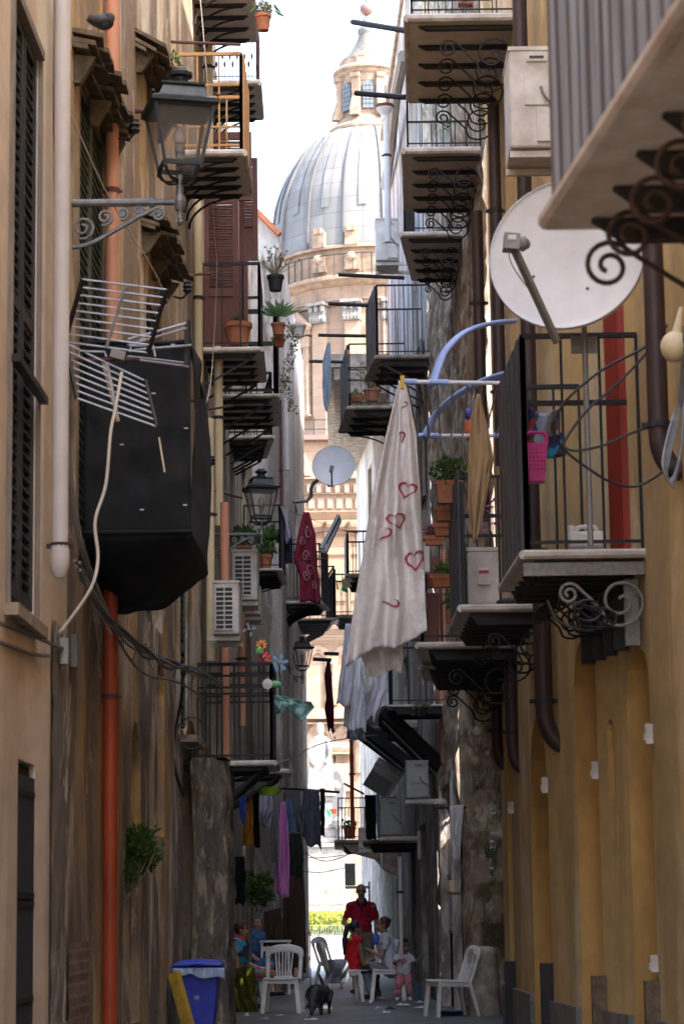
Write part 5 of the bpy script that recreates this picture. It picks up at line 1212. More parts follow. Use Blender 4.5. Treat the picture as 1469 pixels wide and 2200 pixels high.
cloth_px('long lilac sheet in the bunch of white washing', [(742,1340),(734,1420),(722,1512)], [(756,1340),(760,1420),(752,1520)], 33, cc('lilac', (.66,.64,.70)), 2, .05, 3, seed=9)
cloth_px('white pleated sheet in the bunch of white washing', [(748,1400),(742,1470),(738,1566)], [(792,1400),(790,1480),(786,1570)], 33.3, cc('white', (.78,.76,.78)), 4, .06, 5, seed=10)
cloth_px('white shirt right of the pleated sheet', [(782,1430),(784,1480),(786,1540)], [(830,1440),(834,1480),(806,1545)], 33.0, cc('white2', (.74,.71,.75)), 3, .05, 6, seed=11)
cloth_px('small cream towel in front of the white washing', [(776,1430),(776,1460),(778,1486)], [(802,1430),(802,1460),(800,1484)], 32.7, cc('creamc', (.66,.62,.58)), 2, .03, 4, seed=12)
cloth_px('grey trousers hanging below the white washing', [(786,1480),(784,1530),(782,1556)], [(818,1480),(815,1530),(812,1560)], 33.6, cc('greylilac', (.33,.31,.345)), 2, .05, 2, seed=13)
cloth_px('grey cloth flap hanging lowest under the white washing', [(749,1540),(746,1565),(744,1588)], [(780,1540),(782,1565),(786,1592)], 34, cc('greylilac', (.33,.31,.345)), 1.5, .04, 2, seed=14)
o = cloth_px('mint green plastic sheet blown sideways from the low left balcony', [(578,1490),(590,1505),(585,1522)], [(668,1508),(675,1520),(655,1545)], 27.8, cc('mint', (.25,.42,.37), rough=.4), 3, .1, 8, seed=15)
cloth_px('pink trousers hanging low on the left', [(604,1722),(597,1790),(592,1860),(588,1918)], [(612,1722),(620,1790),(622,1860),(620,1930)], 32, cc('pink', (.52,.20,.47)), 1.5, .05, 2, seed=16)
cloth_px('dark grey sheet hanging under the low left balcony, right half', [(652,1696),(646,1750),(645,1800)], [(686,1696),(688,1760),(690,1828)], 33.4, cc('slate', (.075,.075,.095)), 2.5, .05, 7, seed=17)
cloth_px('dark grey sheet hanging under the low left balcony, left half', [(614,1696),(618,1735),(625,1790)], [(645,1696),(647,1750),(652,1792)], 33.6, cc('slate2', (.11,.105,.125)), 2, .04, 3, seed=18)
cloth_px('narrow black cloth at the right end of the grey sheets', [(687,1694),(688,1740),(690,1795)], [(698,1694),(698,1740),(697,1797)], 33.3, cc('black', (.012,.012,.015)), 1, .02, 1, seed=19)
cloth_px('blue jeans beside the pink trousers', [(613,1716),(616,1750),(622,1788)], [(624,1716),(632,1750),(635,1790)], 32.3, cc('denim', (.09,.14,.25)), 2, .03, 1, seed=20)
cloth_px('white and lilac blouse beside the pink trousers', [(557,1706),(556,1740),(560,1772)], [(584,1704),(586,1740),(578,1772)], 31.7, cc('blouse', (.36,.33,.42)), 3, .05, 5, seed=21)
cloth_px('blue cloth leftmost in the low left washing', [(514,1702),(514,1740),(520,1768)], [(528,1702),(528,1740),(527,1770)], 30, cc('blue', (.035,.08,.30)), 1.5, .03, 2, seed=22)
cloth_px('orange brown cloth in the low left washing', [(530,1704),(526,1760),(521,1816)], [(541,1704),(543,1760),(545,1818)], 30.3, cc('orangec', (.36,.15,.02)), 1.5, .04, 2, seed=23)
cloth_px('black dress in the low left washing', [(543,1702),(545,1760),(542,1818)], [(557,1706),(556,1760),(560,1822)], 30.6, cc('black', (.012,.012,.015)), 2, .03, 2, seed=24)
cloth_px('black trousers with white side stripe hanging on the right', [(783,1708),(784,1750),(786,1804)], [(806,1708),(808,1750),(808,1804)], 38.4, cc('black', (.012,.012,.015)), 2, .03, 1, seed=25)
cloth_px('pale blue cloth next to the black trousers on the right', [(806,1706),(808,1750),(810,1800)], [(817,1706),(815,1750),(815,1800)], 38.2, cc('paleblue', (.36,.42,.55)), 1.5, .03, 1, seed=26)
cloth_px('white towel hanging by the crumbling stone wall', [(965,1732),(966,1790),(974,1848)], [(996,1728),(990,1790),(988,1848)], 30.9, cc('towel', (.60,.56,.53)), 1.2, .03, 1, seed=27)
cloth_px('brown curtain hanging along the left side of the alley exit', [(604,1830),(604,1920),(600,2020),(596,2080)], [(650,1830),(654,1920),(658,2020),(656,2090)], 40.0, cc('curtain', (.06,.035,.022)), 4, .06, 4, name='curtain', cat='curtain', group=None, seed=28)
cloth_px('black cloth hanging behind the seated women', [(495,1840),(493,1890),(497,1940)], [(525,1840),(528,1890),(524,1945)], 33.5, cc('black', (.012,.012,.015)), 2, .04, 3, seed=29)
cloth_px('long grey vest hanging between the black dress and the pink trousers', [(584,1720),(582,1790),(584,1850)], [(597,1722),(600,1790),(598,1856)], 31.9, cc('vest', (.16,.15,.16)), 2, .03, 3, seed=41)
cloth_px('dark green jacket hanging behind the pink trousers', [(622,1790),(620,1830),(622,1880)], [(648,1790),(652,1840),(648,1886)], 36, cc('jacket', (.02,.03,.022)), 2, .04, 3, seed=42)
cloth_px('dark brown rug hanging low by the brown curtain', [(566,1960),(566,2000),(570,2030)], [(604,1950),(606,2000),(602,2040)], 39.5, cc('rug', (.05,.03,.02)), 2, .03, 3, seed=43)
# pennants
for lab, pts, d, m in (('green triangular pennant on the far balcony', ((737,1238),(748,1275),(733,1268)), 49.5, cc('greenflag', (.03,.36,.13))), ('yellow pennant beside the green one on the far balcony', ((722,1240),(728,1265),(723,1268)), 49.6, cc('yellowflag', (.6,.5,.08)))):
    tag(MB().prism([W(*p, d) for p in pts], (0,.03,0)).build('pennant', m), lab, 'flag')
fg = thing('flag_bunting', W(712,1740,60), 'green and red bunting flags in front of the monument', 'bunting')
MB().prism([W(699,1738,60), W(711,1742,60), W(710,1758,60), W(704,1752,60)], (0,.03,0)).build('green_flag', cc('greenflag', (.03,.36,.13)), fg)
MB().prism([W(707,1738,60), W(724,1738,60), W(722,1748,60), W(714,1750,60)], (0,.03,0)).build('red_flag', cc('redflag', (.55,.04,.02)), fg)
# ================================================================== blue drying rack
rk = thing('drying_rack', W(985,880,18.5), 'blue and white plastic drying rack reaching out from the right balcony', 'drying rack')
zr = W(865,820,18).z; zf = zr+.05
def rp(px, py): return atz(px, py, zr)
nb0, nb1 = W(863,820,18), W(1112,824,18); fb0, fb1 = rp(890,936), rp(1072,936)
for a, b_ in ((nb0, nb1), (fb0, fb1)): MB().tube([a, b_], .016, 8).build('bar', M['rackwhite'], rk)
for a, b_ in ((nb0, lerp(nb0,nb1,.13)), (lerp(nb0,nb1,.235), lerp(nb0,nb1,.40)), (lerp(nb0,nb1,.87), nb1), (lerp(fb0,fb1,.05), lerp(fb0,fb1,.28)), (lerp(fb0,fb1,.93), fb1)): MB().tube([a, b_], .023, 8).build('joint', M['rackblue'], rk)
rd = MB()
for k in range(8):
    rd = MB(); t = .04+.92*k/7; rd.tube([lerp(nb0,nb1,t), lerp(fb0,fb1,t)], .008, 5); rd.ball(lerp(fb0,fb1,t), .014, 6)
    rd.build('rod', M['alu'], rk)
for pts in ([(1105,690,18.6),(1050,696,18.5),(995,716,18.3),(955,755,18.2),(938,795,18.1),(928,828,18.02)], [(1090,802,19.6),(1045,815,19.7),(1000,838,19.8),(960,865,19.9),(930,900,20),(912,940,20)]):
    MB().tube(smoothp([W(*p) for p in pts], 6), .05, 10, flat=.4).build('arm', M['rackblue'], rk, smooth=True)
MB().box(W(864,822,17.95), (.03,.05,.1)).build('clothes_peg', mat('yellow_peg', (.6,.38,.03), .5, bump=0), rk)
# ================================================================== things on the near balconies
bk_ = thing('pink_basket', W(1155,990,16.9), 'bright pink plastic basket hanging inside the barred balcony', 'basket')
c = W(1152,985,16.9); M['pinkplastic'] = mat('pink_plastic', (.72,.02,.26), .4, bump=0)
MB().hexa([c+V(-.06,-.05,-.17), c+V(.05,-.05,-.17), c+V(.05,.07,-.17), c+V(-.06,.07,-.17), c+V(-.07,-.07,.1), c+V(.075,-.07,.1), c+V(.075,.09,.1), c+V(-.07,.09,.1)]).build('body', M['pinkplastic'], bk_)
h_ = MB(); 
for k in range(5):
    for j in range(6): h_.box(c+V(-.05+.025*k,-.064,-.09+.03*j), (.013,.006,.014))
h_.build('holes', mat('basket_holes', (.32,.02,.13), .6, bump=0), bk_)
MB().tube(smoothp([c+V(-.07,0,.1), c+V(-.065,0,.18), c+V(.06,0,.18), c+V(.075,0,.1)]), .012, 6).build('handle', M['pinkplastic'], bk_)
def patch(name):
    m, t, b, N, L = nodes(name); tc = N.new('ShaderNodeTexCoord'); vo = N.new('ShaderNodeTexVoronoi'); vo.inputs['Scale'].default_value = 11; L.new(tc.outputs['Object'], vo.inputs['Vector'])
    r = N.new('ShaderNodeValToRGB'); r.color_ramp.interpolation = 'CONSTANT'; e = r.color_ramp.elements
    cols = [(.16,.11,.07),(.03,.30,.45),(.03,.04,.12),(.30,.31,.36),(.10,.06,.05),(.4,.05,.04),(.16,.14,.10)]
    e[0].color = (*cols[0],1); e[1].position = 1/7; e[1].color = (*cols[1],1)
    for k in range(2, 7): q = e.new(k/7); q.color = (*cols[k],1)
    L.new(vo.outputs['Color'], r.inputs[0]); L.new(r.outputs[0], b.inputs['Base Color']); b.inputs['Roughness'].default_value = .8; return m
cb = MB().grid(lambda u, v: W(1136+68*u-18*u*v*(1-v)+(10*u if v > .5 else 0), 872+10*math.sin(u*4)+115*v-(22*(1-u) if v > .5 else -14*u), 17.3+.05*math.sin(u*8+v*3)), 14, 14)
o = cb.build('patchwork_bag', patch('patchwork_cloth'), smooth=True); thick(o, .02); tag(o, 'patchwork shopping bag hanging behind the pink basket', 'bag')
jc = thing('jerrycan', W(1258,1178,17), 'white plastic jerrycan on the floor of the barred balcony', 'canister')
c = W(1258,1160,17); 
o = MB().box(c+V(0,0,0), (.27,.16,.11)).build('body', M['plastic'], jc); q = o.modifiers.new('b','BEVEL'); q.width = .03; q.segments = 3
MB().tube(smoothp([c+V(-.06,0,.05), c+V(-.05,0,.09), c+V(.06,0,.09), c+V(.08,0,.05)]), .016, 8).build('handle', M['plastic'], jc, smooth=True)
MB().lathe([(.03,0),(.03,.05),(.02,.055)], c+V(-.1,0,.05), 10).build('cap', M['plastic'], jc)
sh = MB().ball(P2(.12,.42,.06)+V(0,0,.04), .05, 10, (2.4,1,.8)).ball(P2(.12,.2,.06)+V(0,0,.05), .05, 10, (1.3,1,1)); tag(sh.build('shoes', M['blackcable'], smooth=True), 'pair of dark shoes on the floor of the air conditioner balcony', 'shoes')
sm_ = thing('gourd_lamp', W(1448,740,13.9), 'round tan globe hanging by the cables at the right edge', 'globe')
MB().ball(W(1448,745,13.9), .085, 16, (1,1,1.1)).build('globe', M['creampipe'], sm_, smooth=True); MB().tube([W(1452,715,13.9), W(1462,660,13.9)], .03, 8, .012).build('stem', M['creampipe'], sm_, smooth=True)
# ================================================================== plants and pots
def pot(c, r, h, mb=None, sq=False):
    mb = mb or MB()
    if sq: w_ = sq; mb.hexa([c+V(-w_*.42,-r*.8,0), c+V(w_*.42,-r*.8,0), c+V(w_*.42,r*.8,0), c+V(-w_*.42,r*.8,0), c+V(-w_*.5,-r,h), c+V(w_*.5,-r,h), c+V(w_*.5,r,h), c+V(-w_*.5,r,h)]); mb.box(c+V(0,0,h-.015), (w_*1.06,r*2.1,.035))
    else: mb.lathe([(r*.72,0),(r*.95,h*.8),(r*1.06,h*.8),(r*1.08,h),(r*.9,h),(r*.85,h*.9),(0,h*.88)], c, 18)
    return mb
def potted(label, x, y, d, rpx, hpx, fol, name='potted_plant', m='terracotta', sq=False, cat='potted plant'):
    c = W(x, y, d); r = S(rpx, d); h = S(hpx, d)
    root = thing(name, c, label, cat, 'plants in pots and boxes')
    pot(c, r, h, sq=(S(sq, d) if sq else False)).build('pot', M[m], root)
    for k, f in enumerate(fol):
        kind, mm, cnt, sz, rad, up = f; fm = MB(); q = c+V(0,0,h)
        if kind == 'clump': fm.clump(q+V(0,0,rad[2]*S(1,d)*.7+up*S(1,d)), [S(a_, d) for a_ in rad], cnt, S(sz, d))
        elif kind == 'rosette':
            for j in range(cnt):
                a_ = 2*PI*j*.381; e = .25+.9*(j/cnt); dd = V(math.cos(a_)*math.cos(e), math.sin(a_)*math.cos(e), math.sin(e)); fm.leaf(q+V(0,0,S(up,d)), dd*S(sz*(1.1-.3*j/cnt), d), S(sz*.24, d))
            fm.tube([q, q+V(0,0,S(up,d))], S(3,d), 6)
        elif kind == 'stems':
            for j in range(cnt):
                a_ = random.uniform(0, 2*PI); e = random.uniform(.5, 1.5); L_ = S(sz, d)*random.uniform(.6,1.1); tip = q+V(math.cos(a_)*math.cos(e), math.sin(a_)*math.cos(e)*.6, math.sin(e))*L_
                fm.tube([q, lerp(q, tip, .6)+V(0,0,-.01), tip], S(.8, d), 4)
                for z in range(4): fm.leaf(tip, V(random.uniform(-1,1), random.uniform(-1,1), random.uniform(-.2,1)).normalized()*S(6,d), S(3.5,d))
        elif kind == 'long':
            for j in range(cnt):
                a_ = random.uniform(-1.3,1.3); L_ = S(sz, d)*random.uniform(.6,1.1); mid = q+V(math.sin(a_)*L_*.5, random.uniform(-.05,.05), L_*.5*math.cos(a_)+.02); tip = mid+V(math.sin(a_)*L_*.5, 0, -L_*.35)
                fm.leaf(q, mid-q, S(5,d)); fm.leaf(mid, tip-mid, S(7,d))
        fm.build('flowers' if mm.endswith('fl') else 'foliage', M[mm], root)
    return root
potted('terracotta pot with long drooping leaves hanging at the top against the sky', 566,66,26.0,17,38,[('long','plant',10,55,0,0),('clump','drygreen',140,10,(26,20,16),4)])
potted('large terracotta pot on the balcony with brown shutters', 512,742,28.3,29,48,[('clump','plant',60,12,(18,14,8),0)])
potted('black plastic pot of dry rosette stems on the left rail', 592,625,28.6,18,34,[('stems','drygreen',40,62,0,0)], m='joist')
potted('pale green succulent in a terracotta bowl on the left rail', 598,720,28.8,15,26,[('rosette','succulent',20,52,0,16)])
potted('terracotta pot hanging under the succulent', 600,745,29.0,13,18,[('clump','drygreen',60,9,(22,14,10),-6)])
potted('white hanging bowl beside the succulent', 640,724,30,17,26,[('clump','drygreen',20,6,(12,10,4),0)], m='plastic')
tv = MB()
for k in range(46): 
    t = k/45; p = W(622+10*math.sin(t*7), 700+180*t, 29.2); tv.clump(p, (.06,.05,.06), 7, .05)
tag(tv.build('trailing_plant', M['drygreen']), 'dry creeper trailing down from the left rail pots', 'plant')
potted('leafy green plant on top of the tall cream air conditioner', 525,1182,31,14,8,[('clump','plant',260,15,(38,26,20),6)], sq=30)
potted('stack of two terracotta pots on the narrow left balcony', 570,1226,37.6,16,34,[('clump','plant',120,13,(20,16,14),2)])
potted('small red pot above the stacked pots on the narrow left balcony', 578,1190,37.9,12,20,[('clump','plant',160,14,(24,18,16),6)])
potted('round terracotta pot with bare shrub on the scarf side balcony', 799,862,40.4,18,26,[('stems','drygreen',46,60,0,0)])
potted('low terracotta box on the old right balcony', 766,863,40.6,14,12,[('clump','plant',50,8,(14,10,8),0)], sq=26)
potted('tall planter of green bush on the second upper right balcony', 1016,302,29.9,18,30,[('clump','plant',420,14,(34,26,34),6)], sq=40)
potted('grey pot with sparse shoots on the second upper right balcony', 975,304,30,10,18,[('clump','plant',90,9,(22,16,22),4)], m='dishgrey')
potted('terracotta pot at the very top right balcony', 1050,8,25.9,20,40,[('clump','plant',40,8,(18,14,8),0)])
potted('reddish planter at the very top right balcony', 1000,12,26.1,16,30,[('clump','bush',80,9,(22,14,10),0)], sq=40)
potted('small terracotta pot on the third upper right balcony', 950,490,33.2,14,24,[('clump','plant',150,12,(30,22,16),6)])
potted('pot of green leaves at the end of the third upper right balcony', 990,490,33.4,12,20,[('clump','plant',160,12,(24,18,18),4)])
for k, (x, y, w2, h, fol, lab) in enumerate(((966,1082,58,48,[('clump','bush',700,11,(50,36,34),0),('clump','whitefl',40,5,(44,32,30),4)],'top terracotta window box full of white flowered greenery'),
        (962,1120,54,30,[('clump','bush',60,8,(30,20,8),0)],'second terracotta window box in the hanging stack'),(957,1152,52,26,[('clump','bush',40,7,(24,16,6),0)],'lowest terracotta window box in the hanging stack'),
        (932,1172,44,20,[('clump','plant',160,9,(28,20,14),0),('clump','pinkfl',130,8,(26,18,16),4)],'window box of magenta flowers beside the heart tablecloth'),
        (955,1262,60,26,[('clump','plant',220,10,(30,20,16),0)],'window box of pale green plants on the planter balcony'),(975,1340,34,26,[('clump','plant',220,11,(20,16,28),4)],'tall green plant in a box on the planter balcony floor'))):
    potted(lab, x, y, 20.4+.4*k, w2*.28, h, fol, sq=w2, name='window_box', cat='window box')
mg = MB().clump(W(1050,1100,20.5), (.14,.14,.2), 26, .06); tag(mg.build('magenta_flowers', M['pinkfl']), 'loose magenta flowers behind the tan cloth', 'flowers', kind='stuff')
cu = MB().box(W(930,1340,23.4), (.2,.4,.55)).box(W(930,1230,23.4), (.12,.1,.3)); tag(cu.build('brown_cupboard', M['shutter_brown']), 'brown wooden cupboard on the planter balcony', 'cupboard')
tag(MB().box(W(908,1200,22.9), (.12,.2,.28)).build('white_box', M['plastic']), 'small white box on the planter balcony rail', 'box')
for x, lab in ((946,'left of two orange broom poles on the planter balcony'),(954,'right of two orange broom poles on the planter balcony')):
    tag(MB().tube([W(x,1384,23), W(x-1,1180,23)], .012, 6).build('broom_pole', M['salmonpipe']), lab, 'pole', 'orange broom poles')
ps = MB(); c = W(1010,925,20.4); ps.ball(c+V(0,0,0), .07, 10, (.7,.7,1.6)); tag(ps.build('orange_toy', mat('orange_plastic', (.55,.10,.02), .5, bump=0), smooth=True), 'orange toy hanging behind the tan cloth', 'toy')
tag(MB().ball(W(1008,890,20.4), .05, 10, (1,1,1.1)).build('blue_toy', mat('blue_plastic', (.05,.06,.32), .5, bump=0), smooth=True), 'blue toy head hanging above the orange toy', 'toy')
potted('planter of small plants on the stone balcony at the alley exit', 751,1802,45.8,10,24,[('clump','plant',90,8,(16,12,10),0)], sq=26)
potted('dark hanging basket of dead plants below the low right balcony', 904,1540,33.4,16,20,[('clump','drygreen',120,10,(24,18,12),-10)], m='joist')
bsh = thing('wall_bush', W(275,1890,19.6), 'bright green bush growing out of the left wall beside the orange pipe', 'bush')
bm1 = MB().clump(W(292,1830,19.9), (.20,.22,.26), 900, .06).clump(W(322,1840,20.2), (.12,.15,.12), 200, .055).clump(W(272,1880,19.7), (.1,.14,.16), 200, .05); bm1.build('foliage', M['bush'], bsh)
sb = MB(); rt = W(262,1945,19.6)
for k in range(7): sb.tube([rt, lerp(rt, W(270+12*k,1840-8*(k%3),19.8), .6), W(268+12*k,1815+10*(k%2),20)], .008, 4)
sb.build('stems', M['rotwood'], bsh)
tag(MB().clump(W(556,1910,34), (.28,.2,.28), 500, .09).build('dark_creeper', M['bush']), 'dark leafy creeper on the wall behind the seated women', 'plant')
tf = MB().clump(W(372,130,21), (.07,.3,.05), 80, .05); tag(tf.build('canopy_weeds', M['plant']), 'weeds sprouting on the second rotten canopy', 'plant')
# ================================================================== pinwheels, flowers of plastic
def pinwheel(label, x, y, d, r, m, n=6):
    c = W(x,y,d); root = thing('pinwheel', c, label, 'pinwheel', 'toy pinwheels on the low left balcony'); R_ = S(r,d)
    pm = MB()
    for k in range(n):
        a = 2*PI*k/n+.2; t = V(math.cos(a),0,math.sin(a)); s_ = V(-math.sin(a),0,math.cos(a))
        pm.prism([c+t*R_*.2, c+t*R_*.6+s_*R_*.2, c+t*R_*.95+s_*R_*.12, c+t*R_+V(0,-.01,0), c+t*R_*.95-s_*R_*.12, c+t*R_*.6-s_*R_*.2], (0,.012,0))
    pm.build('petals', m, root); MB().ball(c+V(0,-.02,0), R_*.24, 10).build('hub', mat('tan_hub', (.5,.3,.14), .6, bump=0), root)
    MB().tube([c, W(x+2,y+70,d)], .008, 5).build('stick', M['iron'], root)
pinwheel('blue six petalled flower pinwheel', 600,1424,27.6,20, mat('sky_blue_plastic', (.20,.42,.70), .4, bump=0))
pinwheel('red foil pinwheel left of the blue flower', 567,1412,27.2,15, mat('red_foil', (.55,.02,.03), .25, .4, bump=0), 8)
pinwheel('orange foil pinwheel above the red one', 562,1385,27.2,12, mat('orange_foil', (.7,.2,.03), .25, .4, bump=0), 8)
pinwheel('green foil pinwheel between the red and orange ones', 557,1397,27.0,8, mat('green_foil', (.05,.5,.08), .25, .4, bump=0), 8)
pinwheel('faded blue windmill leaf beside the air conditioners', 535,1352,28.2,16, mat('faded_blue', (.25,.36,.5), .5, bump=0), 4)
tag(MB().lathe([(.001,0),(S(11,27),.01),(S(11,27),.03),(.001,.04)], W(575,1470,26.9), 18, Matrix.Rotation(PI/2, 3, 'X')).build('white_disc', M['plastic']), 'white half disc hanging on the low left balcony', 'disc')
tag(MB().ball(W(590,1470,27.2), .07, 10, (1.2,.5,.6)).build('green_toy', mat('light_green_plastic', (.2,.5,.2), .4, bump=0), smooth=True), 'light green toy on the low left balcony rail', 'toy')
bw = thing('wash_basin', W(575,1706,30.2), 'lime green plastic wash basin hanging under the low left balcony', 'basin')
MB().lathe([(.11,0),(.16,.09),(.17,.1),(.15,.1),(.10,.01)], W(578,1708,30.2), 18, sx=1.0, sy=.7).build('bowl', mat('lime_plastic', (.30,.52,.03), .4, bump=0), bw, smooth=True)
gp = MB()
for k, (y, g) in enumerate(((1724,1),(1738,0),(1748,0),(1768,1),(1790,0),(1806,0),(1822,0),(1865,0),(1886,1))):
    pass
gl = thing('glass_ornaments', W(1058,1890,31.0), 'string of green and clear glass ornaments on the crumbling wall', 'ornament')
for g in (0, 1):
    q = MB()
    for y, gg in ((1724,1),(1738,0),(1748,0),(1768,1),(1790,0),(1808,0),(1822,0),(1865,0),(1886,1)):
        if gg == g: q.ball(W(1057+random.uniform(-3,3), y, 31.0), .022, 8, (1.6,.7,.8))
    q.build('green_beads' if g else 'clear_beads', mat('green_glass', (.02,.35,.05), .15, bump=0) if g else M['plastic'], gl)
MB().tube([W(1058,1715,31.0), W(1058,1890,31.0)], .003, 4).build('string', M['iron'], gl)
tag(MB().clump(W(1052,1832,30.95), (.08,.05,.06), 60, .05).build('wall_flowers', M['bush']), 'dark artificial flowers pinned beside the glass ornaments', 'flowers')
cn = thing('shelf_candle', W(970,1915,31.0), 'cream candle on a little wall shelf under the white towel', 'candle')
MB().lathe([(.05,0),(.05,.13),(.04,.135)], W(972,1915,31.0), 14).build('candle', M['creampipe'], cn); MB().box(W(974,1920,31.05)+V(.02,0,0), (.2,.14,.03)).build('shelf', M['rotwood'], cn)
# folded black awnings
for (x0,y0,x1,y1,d,h,lab) in ((818,1524,940,1640,34.2,36,'upper folded black awning slanting down to the right wall'),(772,1560,885,1646,37,30,'lower folded black awning slanting down to the right wall')):
    a, b_ = W(x0,y0,d), W(x1,y1,d+.2); root = thing('folded_awning', b_, lab, 'awning', 'folded black awnings on the right')
    aw = MB(); n = 5
    for k in range(n): t = (k-(n-1)/2); aw.beam(a+V(0,.1+.32*k,.02*math.sin(k*2)), b_+V(.0,.1+.32*k,0), .3, S(h*(.9+.1*math.sin(k*3)), d)*.8)
    aw.build('canvas', M['net'], root); MB().tube([a+V(.02,.0,-S(h*.7,d)), b_+V(-.02,0,-S(h*.7,d))], .016, 6).build('strut', M['lampgrey'], root)
# ================================================================== plastic chairs
def make_chair():
    root = thing('plastic_chair', (0,0,0), 'x', 'chair', 'white plastic garden chairs')
    s_ = MB(); s_.grid(lambda u, v: V(-.22+.44*u, -.22+.44*v, .425+.012*(2*u-1)**2-.018*v), 8, 8); o = s_.build('seat', M['plastic'], root, smooth=True); thick(o, .03)
    # back: -y is the front edge of the seat, +y the rear
    def bk(x, z): t = (z-.42)/.42; return V(x*(1+.10*t), .21+.15*t+.03*(1-(x/.2)**2)*-1*t, z)
    b = MB()
    top = [bk(.20*math.cos(a)*1.0, .70+.13*math.sin(a)) for a in [PI*k/16 for k in range(17)]]
    for sg in (-1, 1): b.tube([bk(sg*.205,.42), bk(sg*.205,.56), bk(sg*.20,.70)], .022, 6, flat=1.2)
    b.tube(smoothp([bk(-.20,.70), bk(-.185,.775), bk(-.1,.81), bk(0,.82), bk(.1,.81), bk(.185,.775), bk(.20,.70)], 4), .026, 6, flat=1.5)
    b.tube(smoothp([bk(-.19,.74), bk(-.1,.775), bk(0,.78), bk(.1,.775), bk(.19,.74)], 4), .024, 6)
    for k in range(6): x = -.105+.042*k; b.beam(bk(x*.8,.43), bk(x,.77), .033, .014)
    b.tube([bk(-.12,.44), bk(.12,.44)], .02, 6)
    b.build('backrest', M['plastic'], root, smooth=True)
    for sx, sy in ((-1,-1),(1,-1),(1,1),(-1,1)):
        l = MB(); l.beam(V(sx*.195, sy*.19, .425), V(sx*.235, sy*(.235 if sy < 0 else .29), 0), .055, .04, up=(0,1,0)); l.build('leg', M['plastic'], root)
    ap = MB()
    for a, b_ in ((V(-.2,-.2,.40),V(.2,-.2,.40)),(V(-.2,.2,.39),V(.2,.2,.39)),(V(-.205,-.2,.40),V(-.205,.2,.39)),(V(.205,-.2,.40),V(.205,.2,.39))): ap.beam(a, b_, .02, .06)
    ap.build('apron', M['plastic'], root)
    return root
ch = make_chair()
ch.location = G(607,2176); ch.rotation_euler = (0,0,math.radians(-4)); ch['label'] = 'white plastic chair facing the camera with a bare foot resting on it'; ch.scale = (1.02,)*3
CG = 'white plastic garden chairs'
dup(ch, G(738,2152), math.radians(100), 'white plastic chair with a grey bag on its back, turned to the right')
dup(ch, G(722,2122), math.radians(60), 'white plastic chair farthest back, mostly behind the girl in red')
dup(ch, G(838,2149), math.radians(-8), 'white plastic chair under the woman in the white shirt')
dup(ch, G(965,2184), math.radians(-72), 'empty white plastic chair alone on the right by the stone bollard', scale=1.0)
dup(ch, G(520,2160)+V(0,.35,0), math.radians(60), 'white plastic chair under the woman with her leg stretched out')
dup(ch, G(545,2140), math.radians(70), 'white plastic chair under the woman in the blue dress')
# ================================================================== people
def cap(mb, a, ra, b, rb, sx=1.0, sy=1.0, side=None, n=12):
    """tapered limb with rounded ends; sx,sy flatten it across"""
    a = Vector(a); b = Vector(b); t = b-a; L = t.length
    if L < 1e-5: t = V(0,0,1); L = 1e-5
    t.normalize(); s_ = Vector(side) if side else V(1,0,0)
    x = (s_-t*s_.dot(t))
    if x.length < 1e-3: x = V(0,1,0)-t*t.y
    x.normalize(); y = t.cross(x); prs = []
    for k in range(4): q = PI/2*k/4; prs.append((a-t*ra*math.cos(q)*.9, ra*math.sin(q)))
    prs += [(a, ra), (lerp(a,b,.33), lerp(ra,rb,.36)), (lerp(a,b,.66), lerp(ra,rb,.68)), (b, rb)]
    for k in range(1, 5): q = PI/2*k/4; prs.append((b+t*rb*math.sin(q)*.9, rb*math.cos(q)))
    vs = []; m = len(prs)
    for c, r in prs:
        r = max(r, 1e-4)
        for k in range(n): q = 2*PI*k/n; vs.append(c+x*r*sx*math.cos(q)+y*r*sy*math.sin(q))
    fs = [(i*n+k, i*n+(k+1)%n, (i+1)*n+(k+1)%n, (i+1)*n+k) for i in range(m-1) for k in range(n)]+[tuple(range(n)), tuple((m-1)*n+k for k in range(n))]
    return mb.add(vs, fs)
def fuse(mb, name, m, root, vox=.012, smooth=4, fold=None):
    o = mb.build(name, m, root, smooth=2)
    q = o.modifiers.new('r', 'REMESH'); q.mode = 'VOXEL'; q.voxel_size = vox
    q2 = o.modifiers.new('s', 'SMOOTH'); q2.iterations = smooth; q2.factor = .5
    ts = bpy.data.scenes.new('fuse'); ts.collection.objects.link(o); vl = ts.view_layers[0]; vl.update(); dg = vl.depsgraph; ev = o.evaluated_get(dg)
    me = bpy.data.meshes.new_from_object(ev); ts.collection.objects.unlink(o); bpy.data.scenes.remove(ts); o.modifiers.clear(); old = o.data; o.data = me; bpy.data.meshes.remove(old)
    if name in ('polo_shirt','shirt','dress','shorts','trousers'):
        nn = [v.normal.copy() for v in me.vertices]; cc_ = []
        for v, q_ in zip(me.vertices, nn):
            p = v.co; cc_ += list(p+q_*(.010*noise.noise(p*9)+.006*noise.noise(p*22)+.007*math.sin(p.z*26+8*noise.noise(p*4))))
        me.vertices.foreach_set('co', cc_)
    me.materials.clear(); me.materials.append(m)
    me.polygons.foreach_set('use_smooth', [True]*len(me.polygons)); return o
